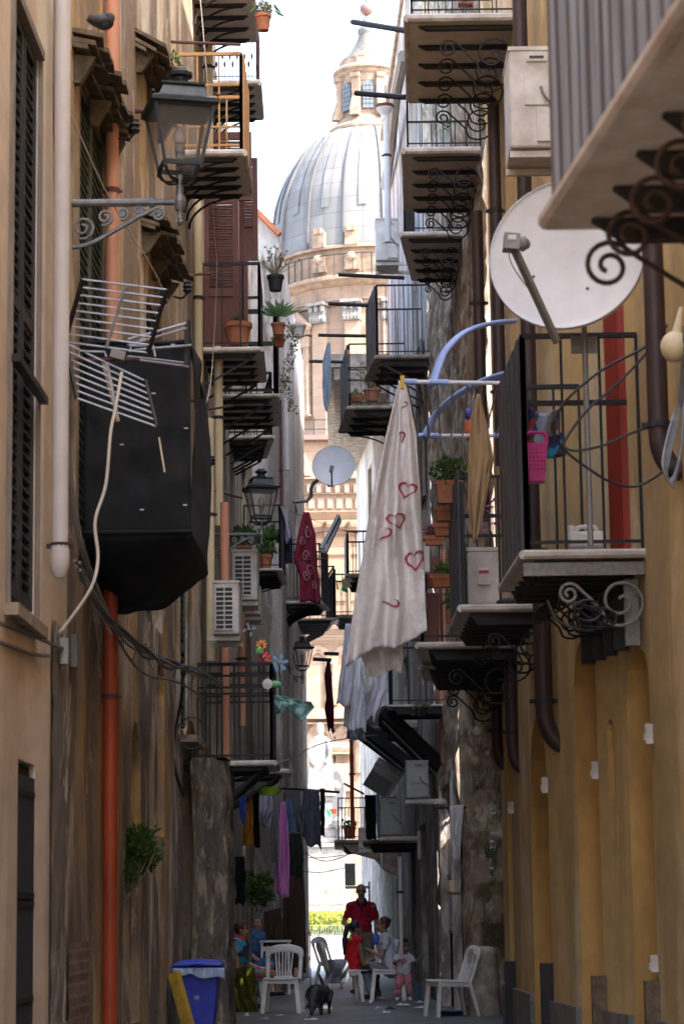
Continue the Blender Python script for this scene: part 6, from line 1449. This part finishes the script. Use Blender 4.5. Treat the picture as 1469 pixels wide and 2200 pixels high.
def hand(mb, wr, d, palm_n, s=1.0, curl=.5):
    """palm, four fingers of different length and a thumb from the side of the palm"""
    wr = Vector(wr); d = Vector(d).normalized(); n = Vector(palm_n); n = (n-d*n.dot(d)).normalized(); sd = d.cross(n)
    kn = wr+d*.085*s; cap(mb, wr, .024*s, kn, .03*s, 1.25, .6, sd)
    for k, (o, L) in enumerate(((-.027,.066),(-.009,.075),(.009,.07),(.027,.055))):
        p = kn+sd*o*s; q = p+(d*math.cos(curl*.6)+n*math.sin(curl*.6))*L*.5*s; e = q+(d*math.cos(curl*1.7)+n*math.sin(curl*1.7))*L*.5*s
        cap(mb, p, .0095*s, q, .009*s, n=8); cap(mb, q, .009*s, e, .0075*s, n=8)
    p = wr+d*.03*s-sd*.026*s; q = p+(d*.6-sd*.8+n*.3).normalized()*.035*s; cap(mb, p, .012*s, q, .0105*s, n=8); cap(mb, q, .0105*s, q+(d*.9-sd*.3+n*.4).normalized()*.03*s, .0085*s, n=8)
def head(root, body, c, face, s, skin, hairm, hair='short', up=V(0,0,1)):
    """adds the skull, nose, ears to the body mesh; eyes, mouth and hair as parts"""
    f = Vector(face).normalized(); u = (up-f*up.dot(f)).normalized(); r = f.cross(u)
    R_ = Matrix((r, f, u)).transposed()
    at = lambda x, y, z: c+R_ @ (V(x,y,z)*s)
    body.ball(at(0,-.012,.025), .098*s, 16, (.80,.96,1.0), R_); cap(body, at(0,.02,-.02), .068*s, at(0,.038,-.085), .045*s, 1, .9, r)
    cap(body, at(0,.085,.0), .012*s, at(0,.103,-.03), .016*s, n=8)
    for sg in (-1, 1):
        body.ball(at(sg*.08,-.01,-.005), .03*s, 8, (.35,.7,1.05), R_); cap(body, at(sg*.03,.075,-.02), .02*s, at(sg*.042,.055,-.05), .022*s, n=8)
    cap(body, at(-.02,.086,-.058), .009*s, at(.02,.086,-.058), .009*s, n=6)
    for sg in (-1, 1):
        MB().ball(at(sg*.031,.083,.012), .0115*s, 8, (1.2,.6,.75), R_).build('eye', M['eye'], root)
        MB().tube([at(sg*.015,.088,.034), at(sg*.035,.085,.039), at(sg*.05,.073,.032)], .004*s, 5).build('eyebrow', hairm, root)
    MB().tube([at(-.02,.094,-.057), at(0,.099,-.055), at(.02,.094,-.057)], .005*s, 6).build('mouth', M['lips'], root)
    h = MB()
    if hair == 'bald': h.ball(at(0,-.022,.022), .0985*s, 16, (.82,.95,.9), R_); hm = lambda p: True
    else: h.ball(at(0,-.026,.038), .105*s, 16, (.85,.95,1.0), R_)
    # keep only the part of the hair shell off the face
    keep = []
    for fc in h.f:
        p = R_.transposed() @ (sum((h.v[i] for i in fc), V(0,0,0))/len(fc)-c)/s
        ok = (p.y < .045 or p.z > .085) if hair != 'bald' else (p.z < .05 and p.y < .01 and p.z > -.05)
        if hair == 'thin': ok = ok and p.z > -.06
        if ok: keep.append(fc)
    h.f = keep; h.m = [0]*len(keep)
    if hair == 'bun': h.ball(at(0,-.09,.07), .045*s, 10)
    if hair == 'long':
        for k in range(7): a = (k-3)*.022; cap(h, at(a,-.09,.0), .03*s, at(a*1.3,-.11,-.16), .022*s, n=8)
    if hair == 'pony':
        cap(h, at(0,-.10,.06), .035*s, at(-.01,-.16,.0), .045*s); cap(h, at(-.01,-.16,.0), .045*s, at(.0,-.20,-.22), .045*s); cap(h, at(0,-.20,-.22), .045*s, at(.01,-.19,-.45), .02*s)
    h.build('hair', hairm, root, smooth=2)
    return at
def skinmat(n, c): return mat(n, c, .5, var=.12, scale=14, bump=.05, spec=.35)
M['skin'] = skinmat('tan_skin', (.36,.20,.13)); M['skin2'] = skinmat('olive_skin', (.40,.235,.16)); M['skin3'] = skinmat('brown_skin', (.24,.125,.075))
M['eye'] = mat('dark_eyes', (.015,.012,.01), .2, bump=0); M['lips'] = mat('lips', (.28,.09,.08), .5, bump=0)
M['hairblack'] = mat('black_hair', (.012,.010,.010), .5, var=.3, scale=40, streak=(8,8,1)); M['hairred'] = mat('dyed_red_hair', (.085,.018,.016), .5, var=.3, scale=40); M['hairbrown'] = mat('brown_hair', (.10,.06,.035), .5, var=.4, scale=40); M['hairgrey'] = mat('grey_hair', (.22,.20,.19), .6, var=.3, scale=60)
def limb(mb, pts, rs, **k):
    for a, b, ra, rb in zip(pts, pts[1:], rs, rs[1:]): cap(mb, a, ra, b, rb, **k)
PX = V(1,0,0)
# --- standing man in the red polo
f0 = W(779,2136,39.6); f0.z = 0
mn = thing('person', f0, 'bald man in glasses wearing a red polo shirt, standing with one hand on his hip', 'person')
B = lambda x, y, z: f0+V(x*.9,y,z*.985)
bd = MB()
for sx in (-1, 1): 
    limb(bd, [B(sx*.10,0,.92), B(sx*.125,-.02,.50), B(sx*.135,.02,.09)], [.095,.062,.042]); cap(bd, B(sx*.135,.02,.05), .045, B(sx*.17,-.15,.03), .036, 1, .8)
cap(bd, B(0,0,.92), .125, B(0,0,1.15), .118, 1.15, .8, PX); cap(bd, B(0,0,1.15), .12, B(0,0,1.38), .105, 1.3, .8, PX); cap(bd, B(-.13,0,1.41), .05, B(.13,0,1.41), .05); cap(bd, B(0,.01,1.40), .058, B(0,-.01,1.56), .055)
limb(bd, [B(-.20,0,1.40), B(-.32,.04,1.14), B(-.17,-.08,.98)], [.06,.043,.033]); hand(bd, B(-.17,-.08,.98), (.5,-.3,-.55), (.6,.5,.1), 1.0, .4)
limb(bd, [B(.20,0,1.40), B(.265,.03,1.12), B(.25,-.05,.90)], [.06,.043,.033]); hand(bd, B(.25,-.05,.90), (-.02,-.1,-1), (-.9,.1,0), 1.0, .5)
at = head(mn, bd, B(-.005,-.02,1.635), (.06,-1,-.12), .98, M['skin'], M['hairgrey'], 'bald')
fuse(bd, 'body', M['skin'], mn, .010)
sh = MB(); cap(sh, B(0,0,.98), .142, B(0,0,1.15), .135, 1.15, .86, PX); cap(sh, B(0,0,1.15), .135, B(0,0,1.38), .122, 1.32, .86, PX); cap(sh, B(-.13,0,1.415), .066, B(.13,0,1.415), .066); 
limb(sh, [B(-.185,0,1.405), B(-.27,.022,1.23)], [.068,.062]); limb(sh, [B(.185,0,1.405), B(.24,.022,1.22)], [.068,.062])
fuse(sh, 'polo_shirt', cloth('red_polo', (.34,.012,.035)), mn, .012)
co = MB(); co.tube(smoothp([B(-.035,-.10,1.40), B(-.075,-.05,1.48), B(-.05,.06,1.51), B(.05,.06,1.51), B(.075,-.05,1.48), B(.035,-.10,1.40)]), .022, 6); co.tube([B(0,-.128,1.40), B(0,-.142,1.30)], .014, 6); co.build('collar', cloth('navy_collar', (.012,.014,.03)), mn, smooth=True)
tr = MB(); cap(tr, B(0,0,.93), .14, B(0,0,1.0), .135, 1.15, .88, PX)
for sx in (-1, 1): limb(tr, [B(sx*.10,0,.92), B(sx*.125,-.02,.48)], [.10,.09])
fuse(tr, 'shorts', cloth('khaki_shorts', (.20,.17,.12)), mn, .012)
gs = MB()
for sg in (-1, 1): gs.tube([at(sg*.032+.022*math.cos(t), .096, .012+.018*math.sin(t)) for t in [k*PI/5 for k in range(11)]], .003, 4); gs.tube([at(sg*.054,.094,.014), at(sg*.082,-.0,.01)], .003, 4)
gs.build('glasses', M['iron'], mn)
ss = MB()
for sx in (-1, 1): cap(ss, B(sx*.135,.03,.035), .05, B(sx*.175,-.16,.03), .045, 1, .75)
fuse(ss, 'shoes', cloth('dark_red_shoes', (.10,.02,.025)), mn, .012)
# --- generic seated figure
def seated(label, base, face, skin, hairm, hair, top_m, leg_m, s=1.0, legs=None, arms=None, lean=.1, headf=None, sleeve=.14, skirt=False, shoes='white', hips=.47, bare=False, wide=1.0, long_top=False):
    f = Vector(face).normalized(); r = V(f.y,-f.x,0)
    Q = lambda x, y, z: base+r*(x*s)+f*(y*s)+V(0,0,z*s)
    root = thing('person', base, label, 'person'); bd = MB(); w_ = wide
    hp = [Q(-.09,0,hips), Q(.09,0,hips)]
    kn, ft = legs or ([Q(-.10,.42,hips+.02), Q(.10,.42,hips+.02)], [Q(-.10,.42,.07), Q(.10,.44,.07)])
    for i in (0, 1):
        limb(bd, [hp[i], kn[i], ft[i]], [.085*s*w_,.058*s*w_,.04*s]); dft = (f*.13+V(0,0,-.02)) if abs((ft[i]-kn[i]).normalized().z) > .5 else V(0,0,.12)
        cap(bd, ft[i]+V(0,0,-.03*s) if dft.z < .05 else ft[i], .038*s, ft[i]+dft*s+V(0,0,-.03*s), .03*s)
    ch_ = Q(0,lean,hips+.48); ws = Q(0,lean*.3,hips+.22); side = r
    cap(bd, Q(0,0,hips+.03), .14*s*w_, ws, .125*s*w_, 1.2, .85, side); cap(bd, ws, .125*s*w_, ch_, .12*s*w_, 1.25, .85, side); shl = [ch_+r*(-.17*s)+V(0,0,.03), ch_+r*(.17*s)+V(0,0,.03)]
    cap(bd, shl[0], .055*s*w_, shl[1], .055*s*w_); nk = ch_+V(0,0,.13*s)+f*.02*s; cap(bd, ch_, .055*s, nk, .05*s)
    el, wr = arms(Q) if arms else ([Q(-.22,.1,hips+.22), Q(.22,.1,hips+.22)], [Q(-.14,.32,hips+.12), Q(.14,.32,hips+.12)])
    for i in (0, 1):
        limb(bd, [shl[i], el[i], wr[i]], [.05*s*w_,.038*s*w_,.029*s]); hand(bd, wr[i], wr[i]-el[i], V(0,0,-1)+f*.3, s*.95, .6)
    hc = nk+V(0,0,.10*s)+f*.02*s; head(root, bd, hc, headf or f, s, skin, hairm, hair)
    fuse(bd, 'body', skin, root, .010)
    t = MB(); g = 1.09*w_
    cap(t, Q(0,0,hips+.02), .15*s*g, ws, .135*s*g, 1.2, .88, side); cap(t, ws, .135*s*g, ch_, .13*s*g, 1.27, .88, side); cap(t, shl[0]+V(0,0,-.01), .062*s*g, shl[1]+V(0,0,-.01), .062*s*g)
    if sleeve: 
        for i in (0, 1): cap(t, shl[i], .062*s*g, lerp(shl[i], el[i], sleeve/.28), .055*s*g)
    if skirt:
        for i in (0, 1): cap(t, hp[i], .115*s*w_, lerp(hp[i], kn[i], .85), .10*s*w_)
        cap(t, Q(0,.15,hips), .10*s, lerp(kn[0],kn[1],.5)-f*.08, .09*s, 1.5, .9, side)
    fuse(t, 'dress' if skirt else 'shirt', top_m, root, .011)
    if not skirt and not bare:
        p = MB(); cap(p, Q(0,0,hips), .14*s*w_, Q(0,.0,hips+.06), .135*s*w_, 1.2, .9, side)
        for i in (0, 1): limb(p, [hp[i], kn[i], lerp(kn[i], ft[i], .92)], [.10*s*w_,.072*s*w_,.055*s])
        fuse(p, 'trousers', leg_m, root, .011)
    z = MB()
    for i in (0, 1):
        if abs((ft[i]-kn[i]).normalized().z) > .5: cap(z, ft[i]+V(0,0,-.035*s), .042*s, ft[i]+f*.14*s+V(0,0,-.045*s), .034*s)
    if z.v: fuse(z, 'shoes', shoes, root, .012)
    return root, Q
wht = cloth('white_tee', (.60,.60,.63)); drk = cloth('dark_shoes', (.03,.03,.03)); jean = cloth('pale_jeans', (.20,.21,.24))
# woman in the white shirt, profile to the left
bs = G(838,2148); 
def arms_w(Q): return [Q(-.20,.16,.68), Q(.20,.16,.66)], [Q(-.06,.32,.78), Q(.14,.40,.60)]
q0 = lambda x, y, z: bs+V(-1,-.15,0).normalized()*y+V(0,0,z)+V(-.15,1,0).normalized()*x
seated('woman in a white shirt and jeans with dyed red hair, sitting sideways', bs, (-1,-.15,0), M['skin'], M['hairred'], 'bun', wht, jean, .92, ([q0(-.09,.40,.50), q0(.10,.36,.50)], [q0(-.10,.30,.09), q0(.12,.14,.09)]), arms_w, .06, shoes=drk)
# girl in red, back to the camera, looking right
bs = G(757,2150)
seated('girl in a red top with a very long black ponytail, sitting', bs, (.85,.45,0), M['skin3'], M['hairblack'], 'pony', cloth('red_top', (.50,.015,.02)), cloth('dark_leggings', (.05,.05,.06)), .84, None, lambda Q: ([Q(-.2,.12,.62), Q(.2,.12,.62)], [Q(-.08,.36,.60), Q(.1,.38,.60)]), .05, (.95,.1,-.05), sleeve=0, hips=.53, shoes=cloth('pale_sandals', (.4,.38,.36)))
hb = MB().ball(W(752,2016,34.9), .03, 8); tag(hb.build('hair_tie', mat('lime_hair_tie', (.25,.7,.08), .5, bump=0)), 'lime green hair tie in the long black ponytail', 'hair tie')
# woman in the blue dress
bs = G(545,2138)
blue_print = mat('blue_print_dress', (.05,.13,.30), .9, var=.8, scale=16, bump=.1, tint=(.015,.025,.06))
seated('woman in a sleeveless blue patterned dress, looking to the right', bs, (.75,-.55,0), M['skin2'], M['hairbrown'], 'bun', blue_print, blue_print, .95, None, lambda Q: ([Q(-.24,.06,.70), Q(.24,.06,.70)], [Q(-.10,.30,.56), Q(.16,.30,.54)]), .03, (.6,-.8,.0), sleeve=0, skirt=True, wide=1.3, shoes=drk)
# woman with the leg stretched out
bs = G(505,2172); bs.x = -1.45
flower_print = patch('floral_dress')
kn_ = [W(560,2092,bs.y-.10), W(538,2098,bs.y+.12)]; ft_ = [W(636,2096,bs.y-.35), V(W(545,2170,bs.y).x, bs.y+.1, .09)]
seated('red haired woman in a floral dress resting one bare leg on a chair', bs, (1,-.12,0), M['skin2'], M['hairred'], 'short', flower_print, flower_print, .9, (kn_, ft_), lambda Q: ([Q(-.2,.02,.70), Q(.26,.0,.66)], [Q(-.08,.28,.62), Q(.24,.06,.40)]), .0, (1,-.1,0), sleeve=.12, skirt=True, wide=1.2, shoes=drk)
an = MB(); a = W(629,2098,bs.y-.33); an.tube([a+V(0,0,-.0), a+V(.022,0,.005)], .062, 10); tag(an.build('ankle_strap', drk), 'black strap sandal on the foot resting on the chair', 'sandal')
o = cloth_px('olive green cloth draped over the knees beside the blue bin', [(490,2082),(492,2120),(500,2160),(508,2182)], [(545,2075),(548,2110),(552,2150),(556,2184)], bs.y-.28, cc('olive', (.075,.085,.012)), 3, .06, 2, name='olive_blanket', cat='blanket', group=None, seed=31)
# toddler
tb0 = G(868,2150); T = lambda x, y, z: tb0+V(x,y,z)
td = thing('person', tb0, 'toddler in a white shirt and pink trousers reaching out one arm', 'person')
bd = MB()
for sx, kx, kz in ((-1,-.09,.22),(1,.07,.22)): limb(bd, [T(sx*.05,0,.40), T(kx-.01*sx,-.03,kz), T(kx*1.1,.01,.05)], [.06,.045,.032]); cap(bd, T(kx*1.1,.01,.035), .032, T(kx*1.2,-.08,.025), .026)
cap(bd, T(0,0,.42), .09, T(.0,0,.60), .085, 1.1, .85, PX); cap(bd, T(-.07,0,.635), .04, T(.07,0,.635), .04); cap(bd, T(0,0,.62), .035, T(0,0,.70), .035)
limb(bd, [T(.095,0,.625), T(.19,-.02,.56), T(.28,-.04,.64)], [.034,.028,.021]); hand(bd, T(.28,-.04,.64), (.7,-.1,.5), (.2,0,-.9), .55, .3)
limb(bd, [T(-.095,0,.625), T(-.14,-.03,.54), T(-.10,-.11,.56)], [.034,.028,.021]); hand(bd, T(-.10,-.11,.56), (.4,-.4,.3), (.5,.3,0), .55, .8)
head(td, bd, T(.015,-.01,.775), (.45,-.9,-.15), .88, M['skin3'], M['hairblack'], 'short')
fuse(bd, 'body', M['skin3'], td, .009)
tt = MB(); cap(tt, T(0,0,.42), .105, T(0,0,.60), .095, 1.12, .9, PX); cap(tt, T(-.07,0,.635), .048, T(.07,0,.635), .048); limb(tt, [T(.09,0,.63), T(.145,-.01,.595)], [.046,.042]); limb(tt, [T(-.09,0,.63), T(-.12,-.015,.585)], [.046,.042]); fuse(tt, 'shirt', cloth('white_print_tee', (.58,.54,.60)), td, .01)
MB().ball(T(.0,-.098,.57), .05, 10, (1.0,.12,.9)).build('shirt_print', cloth('pink_print', (.62,.30,.32)), td)
tp = MB(); cap(tp, T(0,0,.39), .09, T(0,0,.42), .088, 1.1, .9, PX)
for sx, kx, kz in ((-1,-.09,.22),(1,.07,.22)): limb(tp, [T(sx*.05,0,.39), T(kx-.01*sx,-.03,kz), T(kx*1.07,.0,.12)], [.072,.056,.045])
fuse(tp, 'trousers', cloth('pink_trousers', (.60,.22,.27)), td, .01)
tz = MB()
for kx in (-.09,.07): cap(tz, T(kx*1.1,.015,.03), .036, T(kx*1.2,-.085,.025), .03)
fuse(tz, 'shoes', M['paper'], td, .01)
# --- dog
d0 = G(685,2180); Dg = lambda x, y, z: d0+V(x,y,z)
d0 = d0.copy(); dg = thing('dog', d0, 'shaggy black dog sniffing the paving with its tail up', 'dog')
b = MB()
# trunk runs away from the camera to the right; head down at the left front
cap(b, Dg(-.04,-.05,.27), .105, Dg(.02,.14,.27), .095, 1, 1.12); cap(b, Dg(.02,.14,.27), .095, Dg(.07,.32,.275), .085, 1, 1.05)
cap(b, Dg(-.05,-.10,.27), .075, Dg(-.075,-.21,.16), .06); b.ball(Dg(-.08,-.25,.115), .065, 12, (.9,1.05,.95)); cap(b, Dg(-.08,-.28,.085), .042, Dg(-.085,-.34,.045), .028)
for sg in (-1, 1): cap(b, Dg(-.08+sg*.045,-.22,.15), .022, Dg(-.08+sg*.085,-.24,.085), .014, 1, .5)
for x, y in ((-.09,-.08),(.02,-.06)): limb(b, [Dg(x,y,.24), Dg(x,y+.02,.13), Dg(x,y,.03)], [.042,.028,.022]); cap(b, Dg(x,y,.022), .024, Dg(x-.005,y-.04,.018), .018)
for x, y in ((.03,.34),(.13,.30)): limb(b, [Dg(x,y,.26), Dg(x,y-.07,.17), Dg(x,y+.05,.10), Dg(x,y+.02,.03)], [.06,.038,.023,.02]); cap(b, Dg(x,y+.02,.022), .024, Dg(x,y-.03,.018), .018)
limb(b, [Dg(.08,.39,.30), Dg(.03,.44,.42), Dg(.0,.42,.50)], [.024,.026,.012])
M['fur'] = mat('black_fur', (.016,.015,.015), .65, var=.7, scale=24, bump=.8, bscale=90, tint=(.04,.038,.036))
fuse(b, 'body', M['fur'], dg, .009, 2)
tf_ = MB()
for k in range(2600):
    y = random.uniform(-.12,.38); a = random.uniform(0, 2*PI); r_ = .098-.02*y; p = Dg(-.03+.24*y+r_*math.cos(a), y, .27+r_*1.08*math.sin(a)); tf_.leaf(p, V(math.cos(a)*.3, .3, math.sin(a)*.4-.9).normalized()*random.uniform(.03,.055), .007)
tf_.build('coat', M['fur'], dg)
for sg in (-1,1): MB().ball(Dg(-.08+sg*.03,-.305,.125), .009, 6).build('eye', M['eye'], dg)
# ================================================================== street things
bn = G(428,2262); bn.x = W(428,2100,23.6).x; bn.y = 23.6; bn.z = 0
bi = thing('wheelie_bin', bn, 'blue plastic wheelie bin with closed lid and a bag hanging out of the rim', 'bin')
q = lambda x, y, z: bn+V(x,y,z)
bb_ = MB(); bb_.hexa([q(-.14,-.17,.06), q(.13,-.17,.06), q(.13,.17,.06), q(-.14,.17,.06), q(-.20,-.23,.76), q(.205,-.23,.76), q(.205,.23,.76), q(-.20,.23,.76)]); o = bb_.build('body', M['bin'], bi); m_ = o.modifiers.new('b','BEVEL'); m_.width = .025; m_.segments = 3
MB().box(q(0,-.0,.765), (.455,.52,.035)).build('rim', M['bin'], bi)
o = MB().grid(lambda u, v: q(-.235+.47*u, -.27+.54*v, .80+.045*(1-(2*u-1)**4)*(1-(2*v-1)**4)), 16, 16).build('lid', M['bin'], bi, smooth=True); thick(o, .02)
MB().tube(smoothp([q(-.06,-.285,.80), q(-.05,-.305,.815), q(.05,-.305,.815), q(.06,-.285,.80)]), .012, 6).build('handle', M['bin'], bi)
o = MB().grid(lambda u, v: q(-.235+.49*u+.02*v*math.sin(u*9), -.275-.012*math.sin(u*23)-.02*v, .775-(.045+.06*u+.015*math.sin(u*13))*v), 34, 8).build('bag', M['binbag'], bi, smooth=True); thick(o, .006)
for sg in (-1, 1): MB().lathe([(.07,-.02),(.075,0),(.07,.02)], q(sg*.15,.2,.075), 16, Matrix.Rotation(PI/2, 3, 'Y')).build('wheel', M['joist'], bi)
MB().box(q(-.01,-.212,.5), (.05,.004,.035)).build('sticker', M['dishgrey'], bi)
yb = MB(); a = W(373,2080,23.4); yb.beam(W(374,2090,23.3), W(412,2230,23.2), .07, .10); tag(yb.build('yellow_board', mat('worn_yellow_board', (.42,.25,.03), .7, var=.4)), 'worn yellow plank leaning against the left wall beside the blue bin', 'plank')
bo = G(1040,2182); zz = W(1040,2033,bo.y).z
bm_ = MB()
def bol(u, v):
    a = 2*PI*u; t = v; r = (.19 if t < .8 else .19*math.sqrt(max(0,1-((t-.8)/.2)**2))) ; z = zz*(t if t < .8 else .8+.2*math.sin((t-.8)/.2*PI/2)); p = V(bo.x+r*math.cos(a), bo.y+r*math.sin(a), z); n_ = noise.fractal(p*4, 1, 2, 4)*.02*min(1,(1-t)*8+.15); return p+V(math.cos(a)*n_, math.sin(a)*n_, n_*.5)
bm_.grid(bol, 48, 44); tag(bm_.build('stone_bollard', M['bollard'], smooth=True), 'thick rounded limestone bollard at the corner of the ochre house', 'bollard')
tb2 = thing('plastic_table', G(592,2105), 'grey white plastic table standing behind the woman in the blue dress', 'table')
c = W(592,2022,39.2)
MB().box(c, (.5,.5,.03)).build('tabletop', M['plastic'], tb2); MB().box(c+V(0,0,-.12), (.42,.42,.08)).build('drawer', M['plastic'], tb2)
for sx in (-1,1):
    for sy in (-1,1): MB().beam(c+V(sx*.21,sy*.21,-.02), V(c.x+sx*.21,c.y+sy*.21,0), .04, .04).build('leg', M['plastic'], tb2)
gr = MB(); c0 = G(655,2118)
for x in (-.1,.1): gr.tube([c0+V(x,0,0), c0+V(x,0,.95)], .012, 6)
for z in (.15,.5,.92): gr.tube([c0+V(-.1,0,z), c0+V(.1,0,z)], .009, 5)
gr.tube([c0+V(-.1,0,.1), c0+V(.1,0,.5)], .008, 5).tube([c0+V(-.1,.12,0), c0+V(.05,0,.7)], .008, 5)
tag(gr.build('folding_trolley', M['greyiron']), 'thin metal folding trolley standing at the alley exit', 'trolley')
bg = MB().grid(lambda u, v: W(704+38*u+6*math.sin(v*3), 2062+50*v, 33.2-.12*math.sin(PI*u)*math.sin(PI*min(1,v+.25))+.02*math.sin(u*13+v*5)), 14, 14); o = bg.build('grey_bag', cc('bag', (.22,.23,.26))); thick(o, .04); tag(o, 'slack grey bag hung on the back of the turned white chair', 'bag')
tag(MB().ball(W(808,2018,36.4), .065, 12, (1,.6,1.3)).build('blue_cup', mat('blue_cup_plastic', (.05,.14,.5), .4, bump=0), smooth=True), 'small blue balloon held between the man and the seated woman', 'balloon')
pl_ = MB().lathe([(.0,0),(.08,.002),(.1,.012)], W(778,2086,34.6), 14); tag(pl_.build('white_plate', M['plastic']), 'white plate in the lap of the girl in red', 'plate')
bsn = MB().lathe([(.05,0),(.12,.0),(.16,.05),(.155,.055),(.11,.012),(.0,.012)], G(970,2182)+V(0,.1,.0), 20, sx=1.1); tag(bsn.build('blue_dustpan', mat('dark_blue_plastic', (.02,.03,.16), .4, bump=0), smooth=True), 'dark blue plastic bowl on the paving under the empty chair', 'bowl')
# litter
LT = [(428,2170,'x'),]
def litter(label, x, y, w_, m, seed, hgt=.035):
    random.seed(seed); c = G(x, y); s_ = S(w_, c.y)
    mb = MB().grid(lambda u, v: c+V((u-.5)*s_+.01*noise.noise(V(u*4,v*4,seed)), (v-.5)*s_*1.6, .006+hgt*max(0, noise.noise(V(u*3+seed,v*3,1.7))+.35)*math.sin(PI*u)**.5*math.sin(PI*v)**.5), 10, 10)
    o = mb.build('litter', m); tag(o, label, 'litter', 'scraps of litter on the paving')
pp = M['paper']
for a in (('crumpled white paper in front of the black dog',668,2191,28,pp,1),('white scrap below the blanket corner',531,2183,10,pp,2,.07),('yellow cloth scrap on the paving near the bin',494,2190,26,mat('yellow_rag', (.5,.32,.06), .8),3),('grey wrapper near the chair leg',566,2190,22,mat('foil_wrapper', (.3,.33,.38), .4),4),('pale scrap behind the first white chair',601,2182,18,pp,5,.012),
          ('white tissue in front of the toddler',866,2160,28,pp,6),('blue and white packet left of the toddler',810,2168,12,mat('blue_packet', (.3,.36,.55), .5),7),('torn dark card left of the toddler',838,2168,24,M['joist'],8),('white scrap nearest the camera by the toddler',830,2176,16,pp,9),('red and white packet right of the toddler',900,2166,22,mat('red_packet', (.6,.45,.45), .5),10),('white crumple right behind the red packet',902,2155,16,pp,11),('small tissue under the seated woman',796,2155,8,pp,12,.05)):
    litter(*a)
dbk = MB().box(G(898,2150)+V(0,.5,.13), (.12,.2,.26)); tag(dbk.build('blue_crate', mat('dark_blue_crate', (.05,.09,.16), .6)), 'dull blue crate in the dark doorway behind the toddler', 'crate')
tag(MB().box(W(152,1400,16.3)+V(.03,0,0), (.04,.12,.22)).build('junction_box', M['greycable']), 'slim grey junction box under the cream cable loop on the left', 'junction box')
tag(MB().box(W(133,1400,15.7)+V(.02,0,0), (.05,.12,.17)).build('junction_box', M['acgrey']), 'squat pale junction box left of the slim grey one', 'junction box')
# ================================================================== camera, light, sky
cam = bpy.data.cameras.new('camera'); co = bpy.data.objects.new('camera', cam); COL.objects.link(co); SC.camera = co
cam.sensor_fit = 'VERTICAL'; cam.sensor_height = 36; cam.sensor_width = 24; cam.lens = F/2200*36; cam.clip_start = .2; cam.clip_end = 4000
co.matrix_world = Matrix.Translation(CAM) @ RM.to_4x4()
cam.dof.use_dof = True; cam.dof.focus_distance = 33; cam.dof.aperture_fstop = 5.0
EL, AZ = math.radians(49), math.radians(58)     # sun behind the camera and to its right
sd = V(math.sin(AZ)*math.cos(EL), -math.cos(AZ)*math.cos(EL), math.sin(EL))
sun = bpy.data.lights.new('sun', 'SUN'); sun.energy = 2.0; sun.angle = math.radians(.5); sun.color = (1,.95,.87)
so = bpy.data.objects.new('sun', sun); COL.objects.link(so); so.rotation_euler = sd.to_track_quat('Z', 'Y').to_euler(); so.location = (0,0,60)
w = bpy.data.worlds.new('World'); SC.world = w; w.use_nodes = True
N = w.node_tree.nodes; L = w.node_tree.links; bg = N['Background']
sk = N.new('ShaderNodeTexSky'); sk.sky_type = 'NISHITA'; sk.sun_disc = False; sk.sun_elevation = EL; sk.sun_rotation = math.pi-AZ; sk.dust_density = 3.5; sk.air_density = 1.0; sk.ozone_density = .6
L.new(sk.outputs[0], bg.inputs[0]); bg.inputs[1].default_value = .15
SC.view_settings.view_transform = 'Standard'; SC.view_settings.look = 'None'; SC.view_settings.exposure = 3.08; SC.view_settings.gamma = 1
SC.render.engine = 'CYCLES'
SC.cycles.max_bounces = 10; SC.cycles.diffuse_bounces = 6
